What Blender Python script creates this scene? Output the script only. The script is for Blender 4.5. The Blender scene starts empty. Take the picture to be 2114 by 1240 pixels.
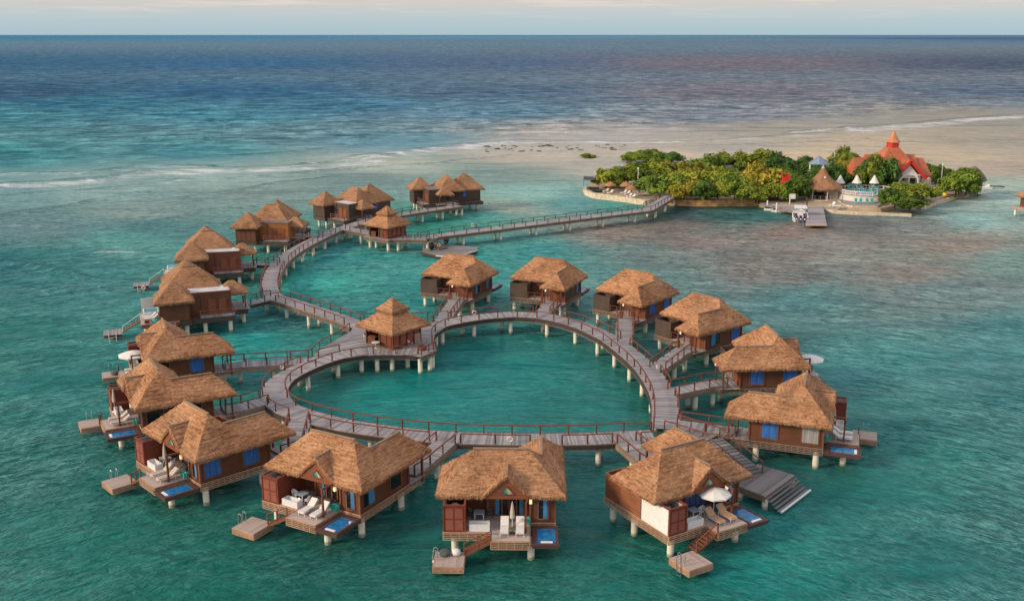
import bpy, math, random
import numpy as np
from mathutils import Vector, Matrix
rnd = random.Random(7)
PI = math.pi; R = math.radians
sc = bpy.context.scene
C = bpy.data.collections.new('place'); sc.collection.children.link(C)

# ------------------------------------------------------------------ camera
FL = 2114.0; CX, CY = 1057.0, 620.0; CAMH = 39.4
PITCH = math.atan(549 / FL); SP, CP = math.sin(PITCH), math.cos(PITCH)
cam = bpy.data.cameras.new('camera'); cam.sensor_width = 36; cam.lens = 36 * FL / 2114
cam.clip_start = 1; cam.clip_end = 90000
camo = bpy.data.objects.new('camera', cam); C.objects.link(camo)
camo.location = (0, 0, CAMH); camo.rotation_euler = (PI / 2 - PITCH, 0, 0); sc.camera = camo


def G(px, py, z=2.4):
    """survey: the point of height z seen at photo pixel (px, py)"""
    dx = (px - CX) / FL; dy = (CY - py) / FL
    d = (dx, CP + dy * SP, -SP + dy * CP); t = (z - CAMH) / d[2]
    return (d[0] * t, d[1] * t)


def GY(px, py, y):
    """survey: x and z of the point seen at the pixel, standing at distance y"""
    dx = (px - CX) / FL; dy = (CY - py) / FL
    t = y / (CP + dy * SP)
    return (dx * t, CAMH + (-SP + dy * CP) * t)


# ------------------------------------------------------------------ materials
def nt(name):
    m = bpy.data.materials.new(name); m.use_nodes = True
    t = m.node_tree; t.nodes.clear()
    o = t.nodes.new('ShaderNodeOutputMaterial'); b = t.nodes.new('ShaderNodeBsdfPrincipled')
    t.links.new(b.outputs[0], o.inputs[0])
    return m, t, b


def nd(t, typ, **kw):
    n = t.nodes.new(typ)
    for k, v in kw.items():
        if k.startswith('i_'):
            n.inputs[k[2:].replace('_', ' ')].default_value = v
        else:
            setattr(n, k, v)
    return n


def ramp(t, fac, stops):
    n = t.nodes.new('ShaderNodeValToRGB'); e = n.color_ramp.elements
    while len(e) < len(stops): e.new(0.5)
    for i, (p, c) in enumerate(stops):
        e[i].position = p; e[i].color = (c[0], c[1], c[2], 1)
    t.links.new(fac, n.inputs[0]); return n.outputs[0]


def mixc(t, fac, a, b, mode='MIX'):
    n = t.nodes.new('ShaderNodeMix'); n.data_type = 'RGBA'; n.blend_type = mode
    for s, v in ((n.inputs[0], fac), (n.inputs[6], a), (n.inputs[7], b)):
        if isinstance(v, (int, float)): s.default_value = v
        elif isinstance(v, tuple): s.default_value = (*v[:3], 1)
        else: t.links.new(v, s)
    return n.outputs[2]


def math_(t, op, a, b=None, clamp=False):
    n = t.nodes.new('ShaderNodeMath'); n.operation = op; n.use_clamp = clamp
    for s, v in ((n.inputs[0], a), (n.inputs[1], b)):
        if v is None: continue
        if isinstance(v, (int, float)): s.default_value = v
        else: t.links.new(v, s)
    return n.outputs[0]


def mapped(t, src, scale, rot=(0, 0, 0), loc=(0, 0, 0)):
    m = t.nodes.new('ShaderNodeMapping'); m.inputs[3].default_value = scale; m.inputs[2].default_value = rot
    m.inputs[1].default_value = loc
    t.links.new(src, m.inputs[0]); return m.outputs[0]


def noise(t, vec, scale, detail=3, rough=.55, dist=0):
    n = nd(t, 'ShaderNodeTexNoise', i_Scale=scale, i_Detail=detail, i_Roughness=rough, i_Distortion=dist)
    t.links.new(vec, n.inputs[0]); return n.outputs[0]


def bump(t, b, h, strength=.4, dist=.05):
    n = nd(t, 'ShaderNodeBump', i_Strength=strength, i_Distance=dist)
    t.links.new(h, n.inputs['Height']); t.links.new(n.outputs[0], b.inputs['Normal']); return n


def simple(name, col, rough=.6, var=.12, scale=2.0, metal=0, stretch=(1, 1, 1), emit=None, bmp=0.0, spec=.5, trans=0):
    """colour with a mottled variation in object space"""
    m, t, b = nt(name)
    tc = t.nodes.new('ShaderNodeTexCoord')
    v = mapped(t, tc.outputs['Object'], stretch)
    n = noise(t, v, scale, 4, .6)
    lo = tuple(max(0, c * (1 - var * 1.6)) for c in col); hi = tuple(min(1, c * (1 + var * 1.6)) for c in col)
    t.links.new(ramp(t, n, [(.3, lo), (.7, hi)]), b.inputs['Base Color'])
    b.inputs['Roughness'].default_value = rough; b.inputs['Metallic'].default_value = metal
    b.inputs['Specular IOR Level'].default_value = spec
    if emit:
        b.inputs['Emission Color'].default_value = (*emit[:3], 1); b.inputs['Emission Strength'].default_value = emit[3]
    if bmp: bump(t, b, n, bmp, .03)
    return m


def wood(name, a, b_, rough=.7, sx=(1.2, 1.2, 14), plank=None):
    """boards: streaks along one axis, tone changing from board to board"""
    m, t, b = nt(name)
    tc = t.nodes.new('ShaderNodeTexCoord'); v = tc.outputs['Object']
    n1 = noise(t, mapped(t, v, sx), 1.0, 4, .6)
    n2 = noise(t, mapped(t, v, (.6, .6, .6)), 1.0, 3, .6)
    c = ramp(t, n1, [(.25, a), (.75, b_)])
    c = mixc(t, .35, c, ramp(t, n2, [(.3, tuple(x * .7 for x in a)), (.7, tuple(min(1, x * 1.25) for x in b_))]))
    h = n1
    if plank:
        sep = t.nodes.new('ShaderNodeSeparateXYZ'); t.links.new(v, sep.inputs[0])
        q = math_(t, 'FRACT', math_(t, 'MULTIPLY', sep.outputs[plank[0]], plank[1]))
        g = math_(t, 'GREATER_THAN', q, .9)
        c = mixc(t, math_(t, 'MULTIPLY', g, .55), c, tuple(x * .35 for x in a))
        h = math_(t, 'SUBTRACT', n1, math_(t, 'MULTIPLY', g, .8))
    t.links.new(c, b.inputs['Base Color']); b.inputs['Roughness'].default_value = rough
    b.inputs['Specular IOR Level'].default_value = .3
    bump(t, b, h, .35, .02)
    return m


def toned(name, a, b_, rough=.75, streak=(6, 6, 6)):
    """planks carrying a per-board tone in the attribute 'tone'"""
    m, t, b = nt(name)
    at = t.nodes.new('ShaderNodeAttribute'); at.attribute_name = 'tone'
    tc = t.nodes.new('ShaderNodeTexCoord')
    n = noise(t, mapped(t, tc.outputs['Object'], streak), 1, 4, .65)
    n2 = noise(t, mapped(t, tc.outputs['Object'], (.35, .35, .35)), 1, 4, .6)
    f = math_(t, 'ADD', math_(t, 'MULTIPLY', at.outputs['Fac'], .5), math_(t, 'MULTIPLY', n, .25))
    f = math_(t, 'ADD', f, math_(t, 'MULTIPLY', n2, .3))
    t.links.new(ramp(t, f, [(.2, a), (.85, b_)]), b.inputs['Base Color'])
    b.inputs['Roughness'].default_value = rough; b.inputs['Specular IOR Level'].default_value = .3
    bump(t, b, n, .25, .01)
    return m


def thatch_mat(name, lo, mid, hi):
    m, t, b = nt(name)
    uv = t.nodes.new('ShaderNodeUVMap'); uv.uv_map = 'uv'; v = uv.outputs[0]
    oi = t.nodes.new('ShaderNodeObjectInfo')
    off = t.nodes.new('ShaderNodeCombineXYZ')
    t.links.new(math_(t, 'MULTIPLY', oi.outputs['Random'], 57.0), off.inputs[0])
    t.links.new(math_(t, 'MULTIPLY', oi.outputs['Random'], 31.0), off.inputs[1])
    va = t.nodes.new('ShaderNodeVectorMath'); va.operation = 'ADD'
    t.links.new(v, va.inputs[0]); t.links.new(off.outputs[0], va.inputs[1]); v = va.outputs[0]
    straw = noise(t, mapped(t, v, (11, 2.4, 1)), 1, 4, .72)          # strands down the slope
    course = noise(t, mapped(t, v, (1.0, 5.2, 1)), 1, 6, .68, .2)      # bundles laid along the eave
    patch = noise(t, mapped(t, v, (.28, .35, 1)), 1, 4, .6)
    f = math_(t, 'ADD', math_(t, 'MULTIPLY', course, .75), math_(t, 'MULTIPLY', patch, .45))
    f = math_(t, 'ADD', f, math_(t, 'MULTIPLY', math_(t, 'SUBTRACT', straw, .5), .35))
    c = ramp(t, f, [(.44, lo), (.58, mid), (.74, hi)])
    wth = noise(t, mapped(t, v, (.16, .22, 1), loc=(5, 2, 0)), 1, 4, .65)
    c = mixc(t, math_(t, 'MULTIPLY', ramp(t, wth, [(.5, (0, 0, 0)), (.72, (1, 1, 1))]), .5), c, (.25, .155, .10))
    c = mixc(t, math_(t, 'MULTIPLY', oi.outputs['Random'], .28), c, mixc(t, 1.0, c, (.74, .78, .84), 'MULTIPLY'))
    dark = noise(t, mapped(t, v, (2.4, 8.5, 1)), 1, 4, .65)
    g = ramp(t, dark, [(.56, (0, 0, 0)), (.68, (1, 1, 1))])
    c = mixc(t, math_(t, 'MULTIPLY', g, .6), c, tuple(x * .45 for x in lo))
    t.links.new(c, b.inputs['Base Color'])
    b.inputs['Roughness'].default_value = .95; b.inputs['Specular IOR Level'].default_value = .12
    h = math_(t, 'ADD', math_(t, 'MULTIPLY', course, 1.0), math_(t, 'MULTIPLY', straw, .7))
    bump(t, b, h, .8, .09)
    return m


M = {}
M['thatch'] = thatch_mat('thatch', (.17, .08, .04), (.40, .20, .10), (.60, .34, .185))
M['thatch_old'] = thatch_mat('thatch_old', (.15, .078, .042), (.34, .18, .095), (.48, .265, .145))
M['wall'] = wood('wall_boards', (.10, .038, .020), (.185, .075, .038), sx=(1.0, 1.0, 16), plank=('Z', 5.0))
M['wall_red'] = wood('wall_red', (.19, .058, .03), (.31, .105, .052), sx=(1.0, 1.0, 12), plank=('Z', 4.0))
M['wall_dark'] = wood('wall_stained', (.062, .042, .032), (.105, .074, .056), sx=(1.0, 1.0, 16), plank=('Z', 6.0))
M['wall_redb'] = wood('wall_redbrown', (.14, .05, .032), (.21, .078, .05), sx=(1, 1, 10), plank=('Z', 5.0))
M['wall_sunlit'] = wood('wall_sunlit', (.26, .10, .035), (.36, .15, .055), sx=(1, 1, 10), plank=('Z', 5.0))  # low warm sunlight on the boards is put into this colour
M['panel'] = wood('panel_red', (.15, .032, .018), (.23, .058, .032), sx=(8, 8, 1))
M['panel_in'] = wood('panel_inset', (.23, .07, .048), (.32, .105, .072), sx=(1, 1, 12))
M['trim'] = wood('trim', (.15, .055, .03), (.25, .10, .055), sx=(5, 5, 5))
M['rail'] = wood('rail_wood', (.11, .036, .022), (.2, .065, .035), sx=(5, 5, 5))
M['rail_far'] = wood('rail_grey', (.065, .042, .034), (.12, .076, .06), sx=(5, 5, 5))
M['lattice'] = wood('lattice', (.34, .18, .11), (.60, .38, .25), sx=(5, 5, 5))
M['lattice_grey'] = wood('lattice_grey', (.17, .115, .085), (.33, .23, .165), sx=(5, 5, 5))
M['deck'] = toned('boardwalk_planks', (.16, .15, .155), (.42, .395, .405))
M['deck_old'] = toned('weathered_planks', (.10, .095, .098), (.29, .27, .265))
M['sundeck'] = toned('sundeck', (.35, .27, .235), (.50, .40, .35))
M['under'] = simple('joists', (.05, .035, .03), .8)
M['white'] = simple('white_paint', (.78, .76, .74), .5, .04)
M['plastic'] = simple('white_plastic', (.74, .73, .72), .4, .03)
M['fabric'] = simple('white_cloth', (.72, .69, .65), .9, .05, 6)
M['tanfab'] = simple('tan_cloth', (.55, .33, .20), .9, .06, 6)
M['beige'] = simple('beige_cloth', (.52, .43, .35), .9, .06, 6)
M['greyfab'] = simple('grey_cloth', (.085, .1, .1), .9, .1, 6)
M['teal'] = simple('teal_box', (.03, .42, .33), .5, .08)
M['tealfab'] = simple('teal_cloth', (.03, .33, .30), .8, .08)
M['blue'] = simple('blue_curtain', (.035, .145, .43), .8, .3, 1.0, stretch=(7, 7, .3))
M['bluelite'] = simple('pale_blue_curtain', (.06, .25, .48), .8, .25, 1.0, stretch=(7, 7, .3))
M['drape'] = simple('cream_curtain', (.36, .34, .33), .8, .3, 1.0, stretch=(7, 7, .3))
M['metal'] = simple('steel', (.6, .6, .6), .3, .05, metal=1)
M['black'] = simple('black', (.012, .012, .014), .4, .1)
M['greyroof'] = simple('membrane', (.55, .55, .56), .6, .12, .8)
M['darkroof'] = simple('dark_membrane', (.16, .15, .15), .7, .15, .8)
M['poolblue'] = simple('pool_lining', (.02, .13, .42), .5, .08, 1.0)
M['poolframe'] = wood('pool_frame', (.07, .034, .028), (.12, .06, .05), sx=(4, 4, 4))
M['orange'] = simple('orange', (.62, .2, .07), .6, .1)
M['yellow'] = simple('yellow', (.8, .6, .05), .6, .05)
M['lamp'] = simple('lamp_glass', (.9, .7, .4), .4, .02, emit=(1, .72, .35, .5))
M['lampwhite'] = simple('lamp_shade_white', (.85, .8, .68), .4, .02, emit=(1, .9, .7, .35))
M['navy'] = simple('navy', (.02, .03, .10), .3, .1)
M['red'] = simple('red_cloth', (.62, .015, .02), .8, .1)
M['roof_red'] = simple('red_metal_roof', (.42, .115, .045), .5, .16, .6)
M['fascia_red'] = simple('red_fascia', (.55, .03, .015), .5, .1)
M['roof_top'] = simple('spire_metal', (.52, .2, .08), .45, .15, .8)
M['roof_blue'] = simple('blue_grey_roof', (.19, .27, .38), .5, .12, .8)
M['roof_grey'] = simple('grey_roof', (.2, .2, .23), .6, .2, .8)
M['wallwhite'] = simple('white_wall', (.66, .62, .57), .8, .08, .8)
M['stone'] = simple('stone', (.60, .51, .37), .9, .2, 1.5, bmp=.5)
M['stone_orange'] = simple('rust_stained_stone', (.50, .29, .13), .9, .3, .7, bmp=.5)
M['bark'] = simple('bark', (.10, .07, .045), .9, .25, 3, bmp=.5)
M['skin'] = simple('skin', (.30, .16, .10), .6, .05)
M['shirt'] = simple('blue_shirt', (.12, .32, .55), .9, .1)
M['trouser'] = simple('white_trousers', (.68, .64, .6), .9, .05)
M['hair'] = simple('hair', (.02, .014, .01), .8, .1)


def glass_mat():
    m, t, b = nt('dark_glass')
    b.inputs['Base Color'].default_value = (.012, .014, .018, 1); b.inputs['Roughness'].default_value = .06
    b.inputs['Specular IOR Level'].default_value = .6
    return m


def pile_mat():
    m, t, b = nt('concrete_pile')
    tc = t.nodes.new('ShaderNodeTexCoord')
    g = t.nodes.new('ShaderNodeNewGeometry'); sep = t.nodes.new('ShaderNodeSeparateXYZ')
    t.links.new(g.outputs['Position'], sep.inputs[0])
    n = noise(t, mapped(t, tc.outputs['Object'], (3, 3, .8)), 1, 4, .6)
    c = ramp(t, n, [(.3, (.72, .65, .51)), (.7, (.88, .82, .68))])
    wet = math_(t, 'SUBTRACT', 1.0, math_(t, 'MULTIPLY', math_(t, 'ADD', sep.outputs[2], math_(t, 'MULTIPLY', n, -.35)), 5.0), True)
    c = mixc(t, math_(t, 'MULTIPLY', wet, .75), c, (.13, .14, .08))
    t.links.new(c, b.inputs['Base Color']); b.inputs['Roughness'].default_value = .75
    bump(t, b, n, .3, .02)
    return m


def pool_water():
    m, t, b = nt('pool_water')
    tc = t.nodes.new('ShaderNodeTexCoord')
    n = noise(t, mapped(t, tc.outputs['Object'], (1, 1, 1)), 3.0, 3, .5)
    t.links.new(ramp(t, n, [(.35, (.015, .13, .34)), (.7, (.035, .22, .44))]), b.inputs['Base Color'])
    b.inputs['Roughness'].default_value = .08; b.inputs['IOR'].default_value = 1.33
    bump(t, b, n, .15, .03); return m


def island_pool_water():
    m, t, b = nt('island_pool_water')
    tc = t.nodes.new('ShaderNodeTexCoord')
    n = noise(t, tc.outputs['Object'], 1.2, 3, .5)
    t.links.new(ramp(t, n, [(.35, (.03, .30, .42)), (.7, (.06, .42, .50))]), b.inputs['Base Color'])
    b.inputs['Roughness'].default_value = .08; bump(t, b, n, .15, .03); return m


def sand_mat():
    m, t, b = nt('sand')
    tc = t.nodes.new('ShaderNodeTexCoord')
    n = noise(t, tc.outputs['Object'], .25, 6, .65); n2 = noise(t, tc.outputs['Object'], 2.5, 4, .6)
    c = ramp(t, n, [(.35, (.30, .22, .14)), (.6, (.50, .41, .29))])
    c = mixc(t, .3, c, ramp(t, n2, [(.3, (.2, .14, .08)), (.7, (.48, .38, .26))]))
    t.links.new(c, b.inputs['Base Color']); b.inputs['Roughness'].default_value = .95
    bump(t, b, n2, .4, .1); return m


def leaf_mat(name, a, b_, c_):
    m, t, b = nt(name)
    tc = t.nodes.new('ShaderNodeTexCoord'); oi = t.nodes.new('ShaderNodeObjectInfo')
    n = noise(t, tc.outputs['Object'], .55, 4, .7)
    n2 = noise(t, tc.outputs['Object'], 3.5, 2, .6)
    f = math_(t, 'ADD', math_(t, 'MULTIPLY', n, .8), math_(t, 'MULTIPLY', n2, .4))
    f = math_(t, 'ADD', f, math_(t, 'MULTIPLY', math_(t, 'SUBTRACT', oi.outputs['Random'], .5), .16))
    t.links.new(ramp(t, f, [(.44, a), (.6, b_), (.76, c_)]), b.inputs['Base Color'])
    b.inputs['Roughness'].default_value = .7; b.inputs['Specular IOR Level'].default_value = .25
    b.inputs['Subsurface Weight'].default_value = 0
    return m


M['glass'] = glass_mat(); M['pile'] = pile_mat(); M['pool'] = pool_water(); M['ipool'] = island_pool_water(); M['sand'] = sand_mat()
M['greenw'] = simple('green_water', (.02, .16, .12), .1, .1)
M['deckplain'] = simple('grey_boards', (.25, .23, .23), .7, .15, 4)
M['bluechair'] = simple('blue_chair', (.03, .18, .35), .6, .1)
M['darkrock'] = simple('dark_rock', (.05, .045, .04), .9, .3, 2, bmp=.5)
M['thatch_grey'] = thatch_mat('thatch_grey', (.10, .08, .06), (.2, .165, .13), (.30, .26, .21))
M['leaf_green'] = leaf_mat('leaves_green', (.05, .10, .012), (.125, .20, .02), (.25, .33, .035))
M['leaf_olive'] = leaf_mat('leaves_olive', (.08, .12, .012), (.20, .25, .022), (.38, .38, .04))
M['leaf_gold'] = leaf_mat('leaves_gold', (.10, .12, .014), (.26, .235, .022), (.50, .37, .035))
M['leaf_dark'] = leaf_mat('leaves_dark', (.03, .07, .014), (.065, .14, .022), (.13, .22, .03))
M['leaf_red'] = leaf_mat('leaves_red', (.06, .03, .02), (.14, .05, .03), (.2, .09, .04))


# ------------------------------------------------------------------ mesh builder
class MB:
    def __init__(s): s.v = []; s.f = []; s.m = []; s.uv = None; s.tone = None

    def add(s, vs, fs, mi=0):
        o = len(s.v); s.v += [tuple(p) for p in vs]
        s.f += [tuple(i + o for i in f) for f in fs]; s.m += [mi] * len(fs); return s

    def box(s, x0, y0, z0, x1, y1, z1, mi=0):
        if x0 > x1: x0, x1 = x1, x0
        if y0 > y1: y0, y1 = y1, y0
        return s.add([(x0, y0, z0), (x1, y0, z0), (x1, y1, z0), (x0, y1, z0), (x0, y0, z1), (x1, y0, z1), (x1, y1, z1), (x0, y1, z1)],
                     [(3, 2, 1, 0), (4, 5, 6, 7), (0, 1, 5, 4), (1, 2, 6, 5), (2, 3, 7, 6), (3, 0, 4, 7)], mi)

    def cb(s, x, y, z, sx, sy, sz, mi=0): return s.box(x - sx / 2, y - sy / 2, z, x + sx / 2, y + sy / 2, z + sz, mi)

    def bar(s, p, q, w, h=None, mi=0):
        """rectangular bar from p to q, width w (horizontal), height h"""
        h = h or w; p = Vector(p); q = Vector(q); d = q - p
        if d.length < 1e-6: return s
        d.normalize(); up = Vector((0, 0, 1))
        if abs(d.z) > .95: up = Vector((0, 1, 0))
        a = d.cross(up).normalized() * w / 2; b = a.cross(d).normalized() * h / 2
        vs = [p - a - b, p + a - b, p + a + b, p - a + b, q - a - b, q + a - b, q + a + b, q - a + b]
        return s.add(vs, [(3, 2, 1, 0), (4, 5, 6, 7), (0, 1, 5, 4), (1, 2, 6, 5), (2, 3, 7, 6), (3, 0, 4, 7)], mi)

    def tube(s, p, q, r0, r1=None, n=10, mi=0, caps=True):
        r1 = r0 if r1 is None else r1; p = Vector(p); q = Vector(q); d = (q - p).normalized()
        up = Vector((0, 0, 1)) if abs(d.z) < .9 else Vector((1, 0, 0))
        a = d.cross(up).normalized(); b = d.cross(a)
        vs = []
        for c, r in ((p, r0), (q, r1)):
            for i in range(n):
                t = 2 * PI * i / n; vs.append(c + a * math.cos(t) * r + b * math.sin(t) * r)
        fs = [(i, (i + 1) % n, n + (i + 1) % n, n + i) for i in range(n)]
        if caps: fs += [tuple(range(n - 1, -1, -1)), tuple(range(n, 2 * n))]
        return s.add(vs, fs, mi)

    def path(s, pts, r, n=6, mi=0):
        for a, b in zip(pts, pts[1:]): s.tube(a, b, r, r, n, mi)
        return s

    def lathe(s, prof, n=16, x=0, y=0, z=0, mi=0, sx=1, sy=1, cap=True, ph=0):
        vs = []
        for r, h in prof:
            for i in range(n):
                t = 2 * PI * i / n + ph; vs.append((x + r * sx * math.cos(t), y + r * sy * math.sin(t), z + h))
        fs = []
        for k in range(len(prof) - 1):
            for i in range(n):
                j = (i + 1) % n; fs.append((k * n + i, k * n + j, (k + 1) * n + j, (k + 1) * n + i))
        if cap:
            fs.append(tuple(range(n - 1, -1, -1))); fs.append(tuple((len(prof) - 1) * n + i for i in range(n)))
        return s.add(vs, fs, mi)

    def prism(s, poly, z0, z1, mi=0):
        n = len(poly)
        area = sum(poly[i][0] * poly[(i + 1) % n][1] - poly[(i + 1) % n][0] * poly[i][1] for i in range(n))
        if area < 0: poly = poly[::-1]
        vs = [(x, y, z0) for x, y in poly] + [(x, y, z1) for x, y in poly]
        fs = [tuple(range(n - 1, -1, -1)), tuple(range(n, 2 * n))] + [(i, (i + 1) % n, n + (i + 1) % n, n + i) for i in range(n)]
        return s.add(vs, fs, mi)

    def mesh(s, name, mats, mirror=False, smooth=False):
        me = bpy.data.meshes.new(name)
        v = [(-x, y, z) for x, y, z in s.v] if mirror else s.v
        f = [tuple(reversed(q)) for q in s.f] if mirror else s.f
        me.from_pydata(v, [], f)
        for m in (mats if isinstance(mats, (list, tuple)) else [mats]): me.materials.append(M[m] if isinstance(m, str) else m)
        me.polygons.foreach_set('material_index', s.m)
        if s.uv is not None:
            l = me.uv_layers.new(name='uv'); flat = []
            for q, uvs in zip(f, s.uv):
                uvs = list(reversed(uvs)) if mirror else uvs
                for u in uvs: flat += [u[0], u[1]]
            l.data.foreach_set('uv', flat)
        if s.tone is not None:
            a = me.attributes.new('tone', 'FLOAT', 'FACE'); a.data.foreach_set('value', s.tone)
        if smooth: me.polygons.foreach_set('use_smooth', [True] * len(me.polygons))
        me.update(); return me


CACHE = {}


def link(name, me, parent=None, loc=None, rz=0):
    o = bpy.data.objects.new(name, me); C.objects.link(o)
    if parent: o.parent = parent
    if loc is not None: o.location = loc
    if rz: o.rotation_euler = (0, 0, rz)
    return o


def part(parent, name, key, fn, mats, mirror=False, smooth=False, loc=None, rz=0):
    """a mesh child; meshes with the same key are shared"""
    k = (name, key, mirror, str(mats))
    if k not in CACHE:
        b = MB(); r = fn(b); b = r if isinstance(r, MB) else b
        CACHE[k] = b.mesh(name, mats, mirror, smooth)
    return link(name, CACHE[k], parent, loc, rz)


def tag(o, label=None, cat=None, group=None, kind=None):
    if label: o['label'] = label
    if cat: o['category'] = cat
    if group: o['group'] = group
    if kind: o['kind'] = kind
    return o


def thing(name, label, cat, loc, rz=0, group=None):
    o = bpy.data.objects.new(name, None); C.objects.link(o); o.location = loc; o.rotation_euler = (0, 0, rz)
    o.empty_display_size = .5
    return tag(o, label, cat, group)


# ------------------------------------------------------------------ planked decks, lattice skirts, railings
def clip(poly, nx, ny, d):
    """keep the part of poly with nx*x+ny*y >= d"""
    out = []
    for i in range(len(poly)):
        a = poly[i]; b = poly[(i + 1) % len(poly)]
        da = nx * a[0] + ny * a[1] - d; db = nx * b[0] + ny * b[1] - d
        if da >= 0: out.append(a)
        if (da >= 0) != (db >= 0):
            t = da / (da - db); out.append((a[0] + t * (b[0] - a[0]), a[1] + t * (b[1] - a[1])))
    return out


def plank_poly(b, poly, ang, z, w=.16, th=.05, gap=.012):
    """planks running along direction ang, filling the polygon"""
    nx, ny = -math.sin(ang), math.cos(ang)
    ds = [nx * x + ny * y for x, y in poly]; d = min(ds)
    if b.tone is None: b.tone = []
    while d < max(ds):
        p = clip(clip(poly, nx, ny, d), -nx, -ny, -(d + w - gap))
        if len(p) >= 3:
            n0 = len(b.f); b.prism(p, z - th, z + rnd.uniform(-.0015, .0015))
            b.tone += [rnd.random()] * (len(b.f) - n0)
        d += w
    return b


def lattice(b, a, c, z1, h=.6, mi=0, ns=5, vs=.42):
    """open slatted skirt hanging from z1 between plan points a and c"""
    a = Vector((a[0], a[1], 0)); c = Vector((c[0], c[1], 0)); d = c - a; L = d.length
    if L < .05: return b
    for k in range(ns):
        z = z1 - .03 - k * (h - .05) / (ns - 1)
        b.bar(a + Vector((0, 0, z)), c + Vector((0, 0, z)), .035, .062 if k else .1, mi)
    n = max(1, int(L / vs))
    nrm = Vector((d.y, -d.x, 0)).normalized() * .03
    for k in range(n + 1):
        p = a + d * k / n - nrm
        b.bar(p + Vector((0, 0, z1 - h)), p + Vector((0, 0, z1)), .05, .05, mi)
    return b


def offset(pts, d):
    out = []
    for i, p in enumerate(pts):
        a = pts[max(0, i - 1)]; c = pts[min(len(pts) - 1, i + 1)]
        t = Vector((c[0] - a[0], c[1] - a[1])).normalized(); out.append((p[0] - t.y * d, p[1] + t.x * d))
    return out


def resample(pts, step):
    seg = [math.dist(a, b) for a, b in zip(pts, pts[1:])]; L = sum(seg); n = max(1, round(L / step)); out = []
    for k in range(n + 1):
        s = L * k / n; i = 0
        while i < len(seg) - 1 and s > seg[i]: s -= seg[i]; i += 1
        t = min(1, s / seg[i]) if seg[i] else 0
        out.append((pts[i][0] + t * (pts[i + 1][0] - pts[i][0]), pts[i][1] + t * (pts[i + 1][1] - pts[i][1])))
    return out


def smooth(pts, it=2):
    for _ in range(it):
        q = [pts[0]]
        for a, b in zip(pts, pts[1:]):
            q += [(a[0] * .75 + b[0] * .25, a[1] * .75 + b[1] * .25), (a[0] * .25 + b[0] * .75, a[1] * .25 + b[1] * .75)]
        q.append(pts[-1]); pts = q
    return pts


DZ = 2.4           # deck height of the boardwalks
RH = .92           # rail height


def handrail(parent, pts, z, post_step=2.6, mat='rail', flare=.0):
    """posts as parts of their own and one rail along the tops"""
    rp = resample(pts, post_step)

    def f(b):
        for p, q in zip(pts, pts[1:]):
            b.bar((p[0], p[1], z + RH), (q[0], q[1], z + RH), .13, .075)
        b.bar((pts[0][0], pts[0][1], z + RH - .002), (pts[0][0], pts[0][1], z + RH + .03), .14, .14)
    part(parent, 'handrail', ('hr', pts[0], pts[-1], z), f, mat)
    for p in rp: part(parent, 'rail_post', ('rp', mat), lambda b: b.box(-.06, -.06, -.45, .06, .06, RH - .03), mat, loc=(p[0], p[1], z), rz=rnd.random())
    if post_step:
        # corners keep a post of their own
        pass


def pile(parent, x, y, top=DZ - .5, r=.27, depth=3.0):
    part(parent, 'pile', ('pile', round(top, 2), r), lambda b: b.lathe([(r, -depth), (r * 1.0, top)], 14), 'pile', smooth=False, loc=(x, y, 0))


def strip_deck(b, left, right, z, step=.17, gap=.014):
    """cross planks between two edges given as matching polylines"""
    if b.tone is None: b.tone = []
    for i in range(len(left) - 1):
        a0, a1, c0, c1 = left[i], left[i + 1], right[i], right[i + 1]
        L = (math.dist(a0, a1) + math.dist(c0, c1)) / 2; n = max(1, round(L / step)); g = gap * n / max(L, .01)
        for k in range(n):
            t0 = k / n; t1 = (k + 1 - min(.3, g)) / n
            l = lambda p, q, t: (p[0] + t * (q[0] - p[0]), p[1] + t * (q[1] - p[1]))
            poly = [l(a0, a1, t0), l(a0, a1, t1), l(c0, c1, t1), l(c0, c1, t0)]
            n0 = len(b.f); b.prism(poly, z - .05, z + rnd.uniform(-.0015, .0015)); b.tone += [rnd.random()] * (len(b.f) - n0)


def beams(b, line, z):
    for p, q in zip(line, line[1:]): b.bar((p[0], p[1], z - .3), (q[0], q[1], z - .3), .2, .38)


exec_order = []
from mathutils import noise as mnoise


# ------------------------------------------------------------------ thatched roofs as displaced height fields
def comp_hip(x0, y0, x1, y1, ze, sx, sy=None, curve=0.0):
    sy = sy or sx

    def f(x, y):
        if x < x0 - 1e-6 or x > x1 + 1e-6 or y < y0 - 1e-6 or y > y1 + 1e-6: return None
        c = [((y - y0) * sy, 0, x, y - y0), ((x1 - x) * sx, 1, y, x1 - x), ((y1 - y) * sy, 2, -x, y1 - y), ((x - x0) * sx, 3, -y, x - x0)]
        h, pid, u, v = min(c)
        if curve: h = h + curve * h * h / 6
        return (ze + h, pid, u + pid * 17.3, v * 1.35)
    return f


def comp_gable(xc, half, yf, yb, ze, s):
    def f(x, y):
        if abs(x - xc) > half + 1e-6 or y < yf - 1e-6 or y > yb: return None
        return (ze + (half - abs(x - xc)) * s, 5 if x > xc else 6, y + 90 + (13 if x > xc else 0), (half - abs(x - xc)) * 1.35)
    return f


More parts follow.
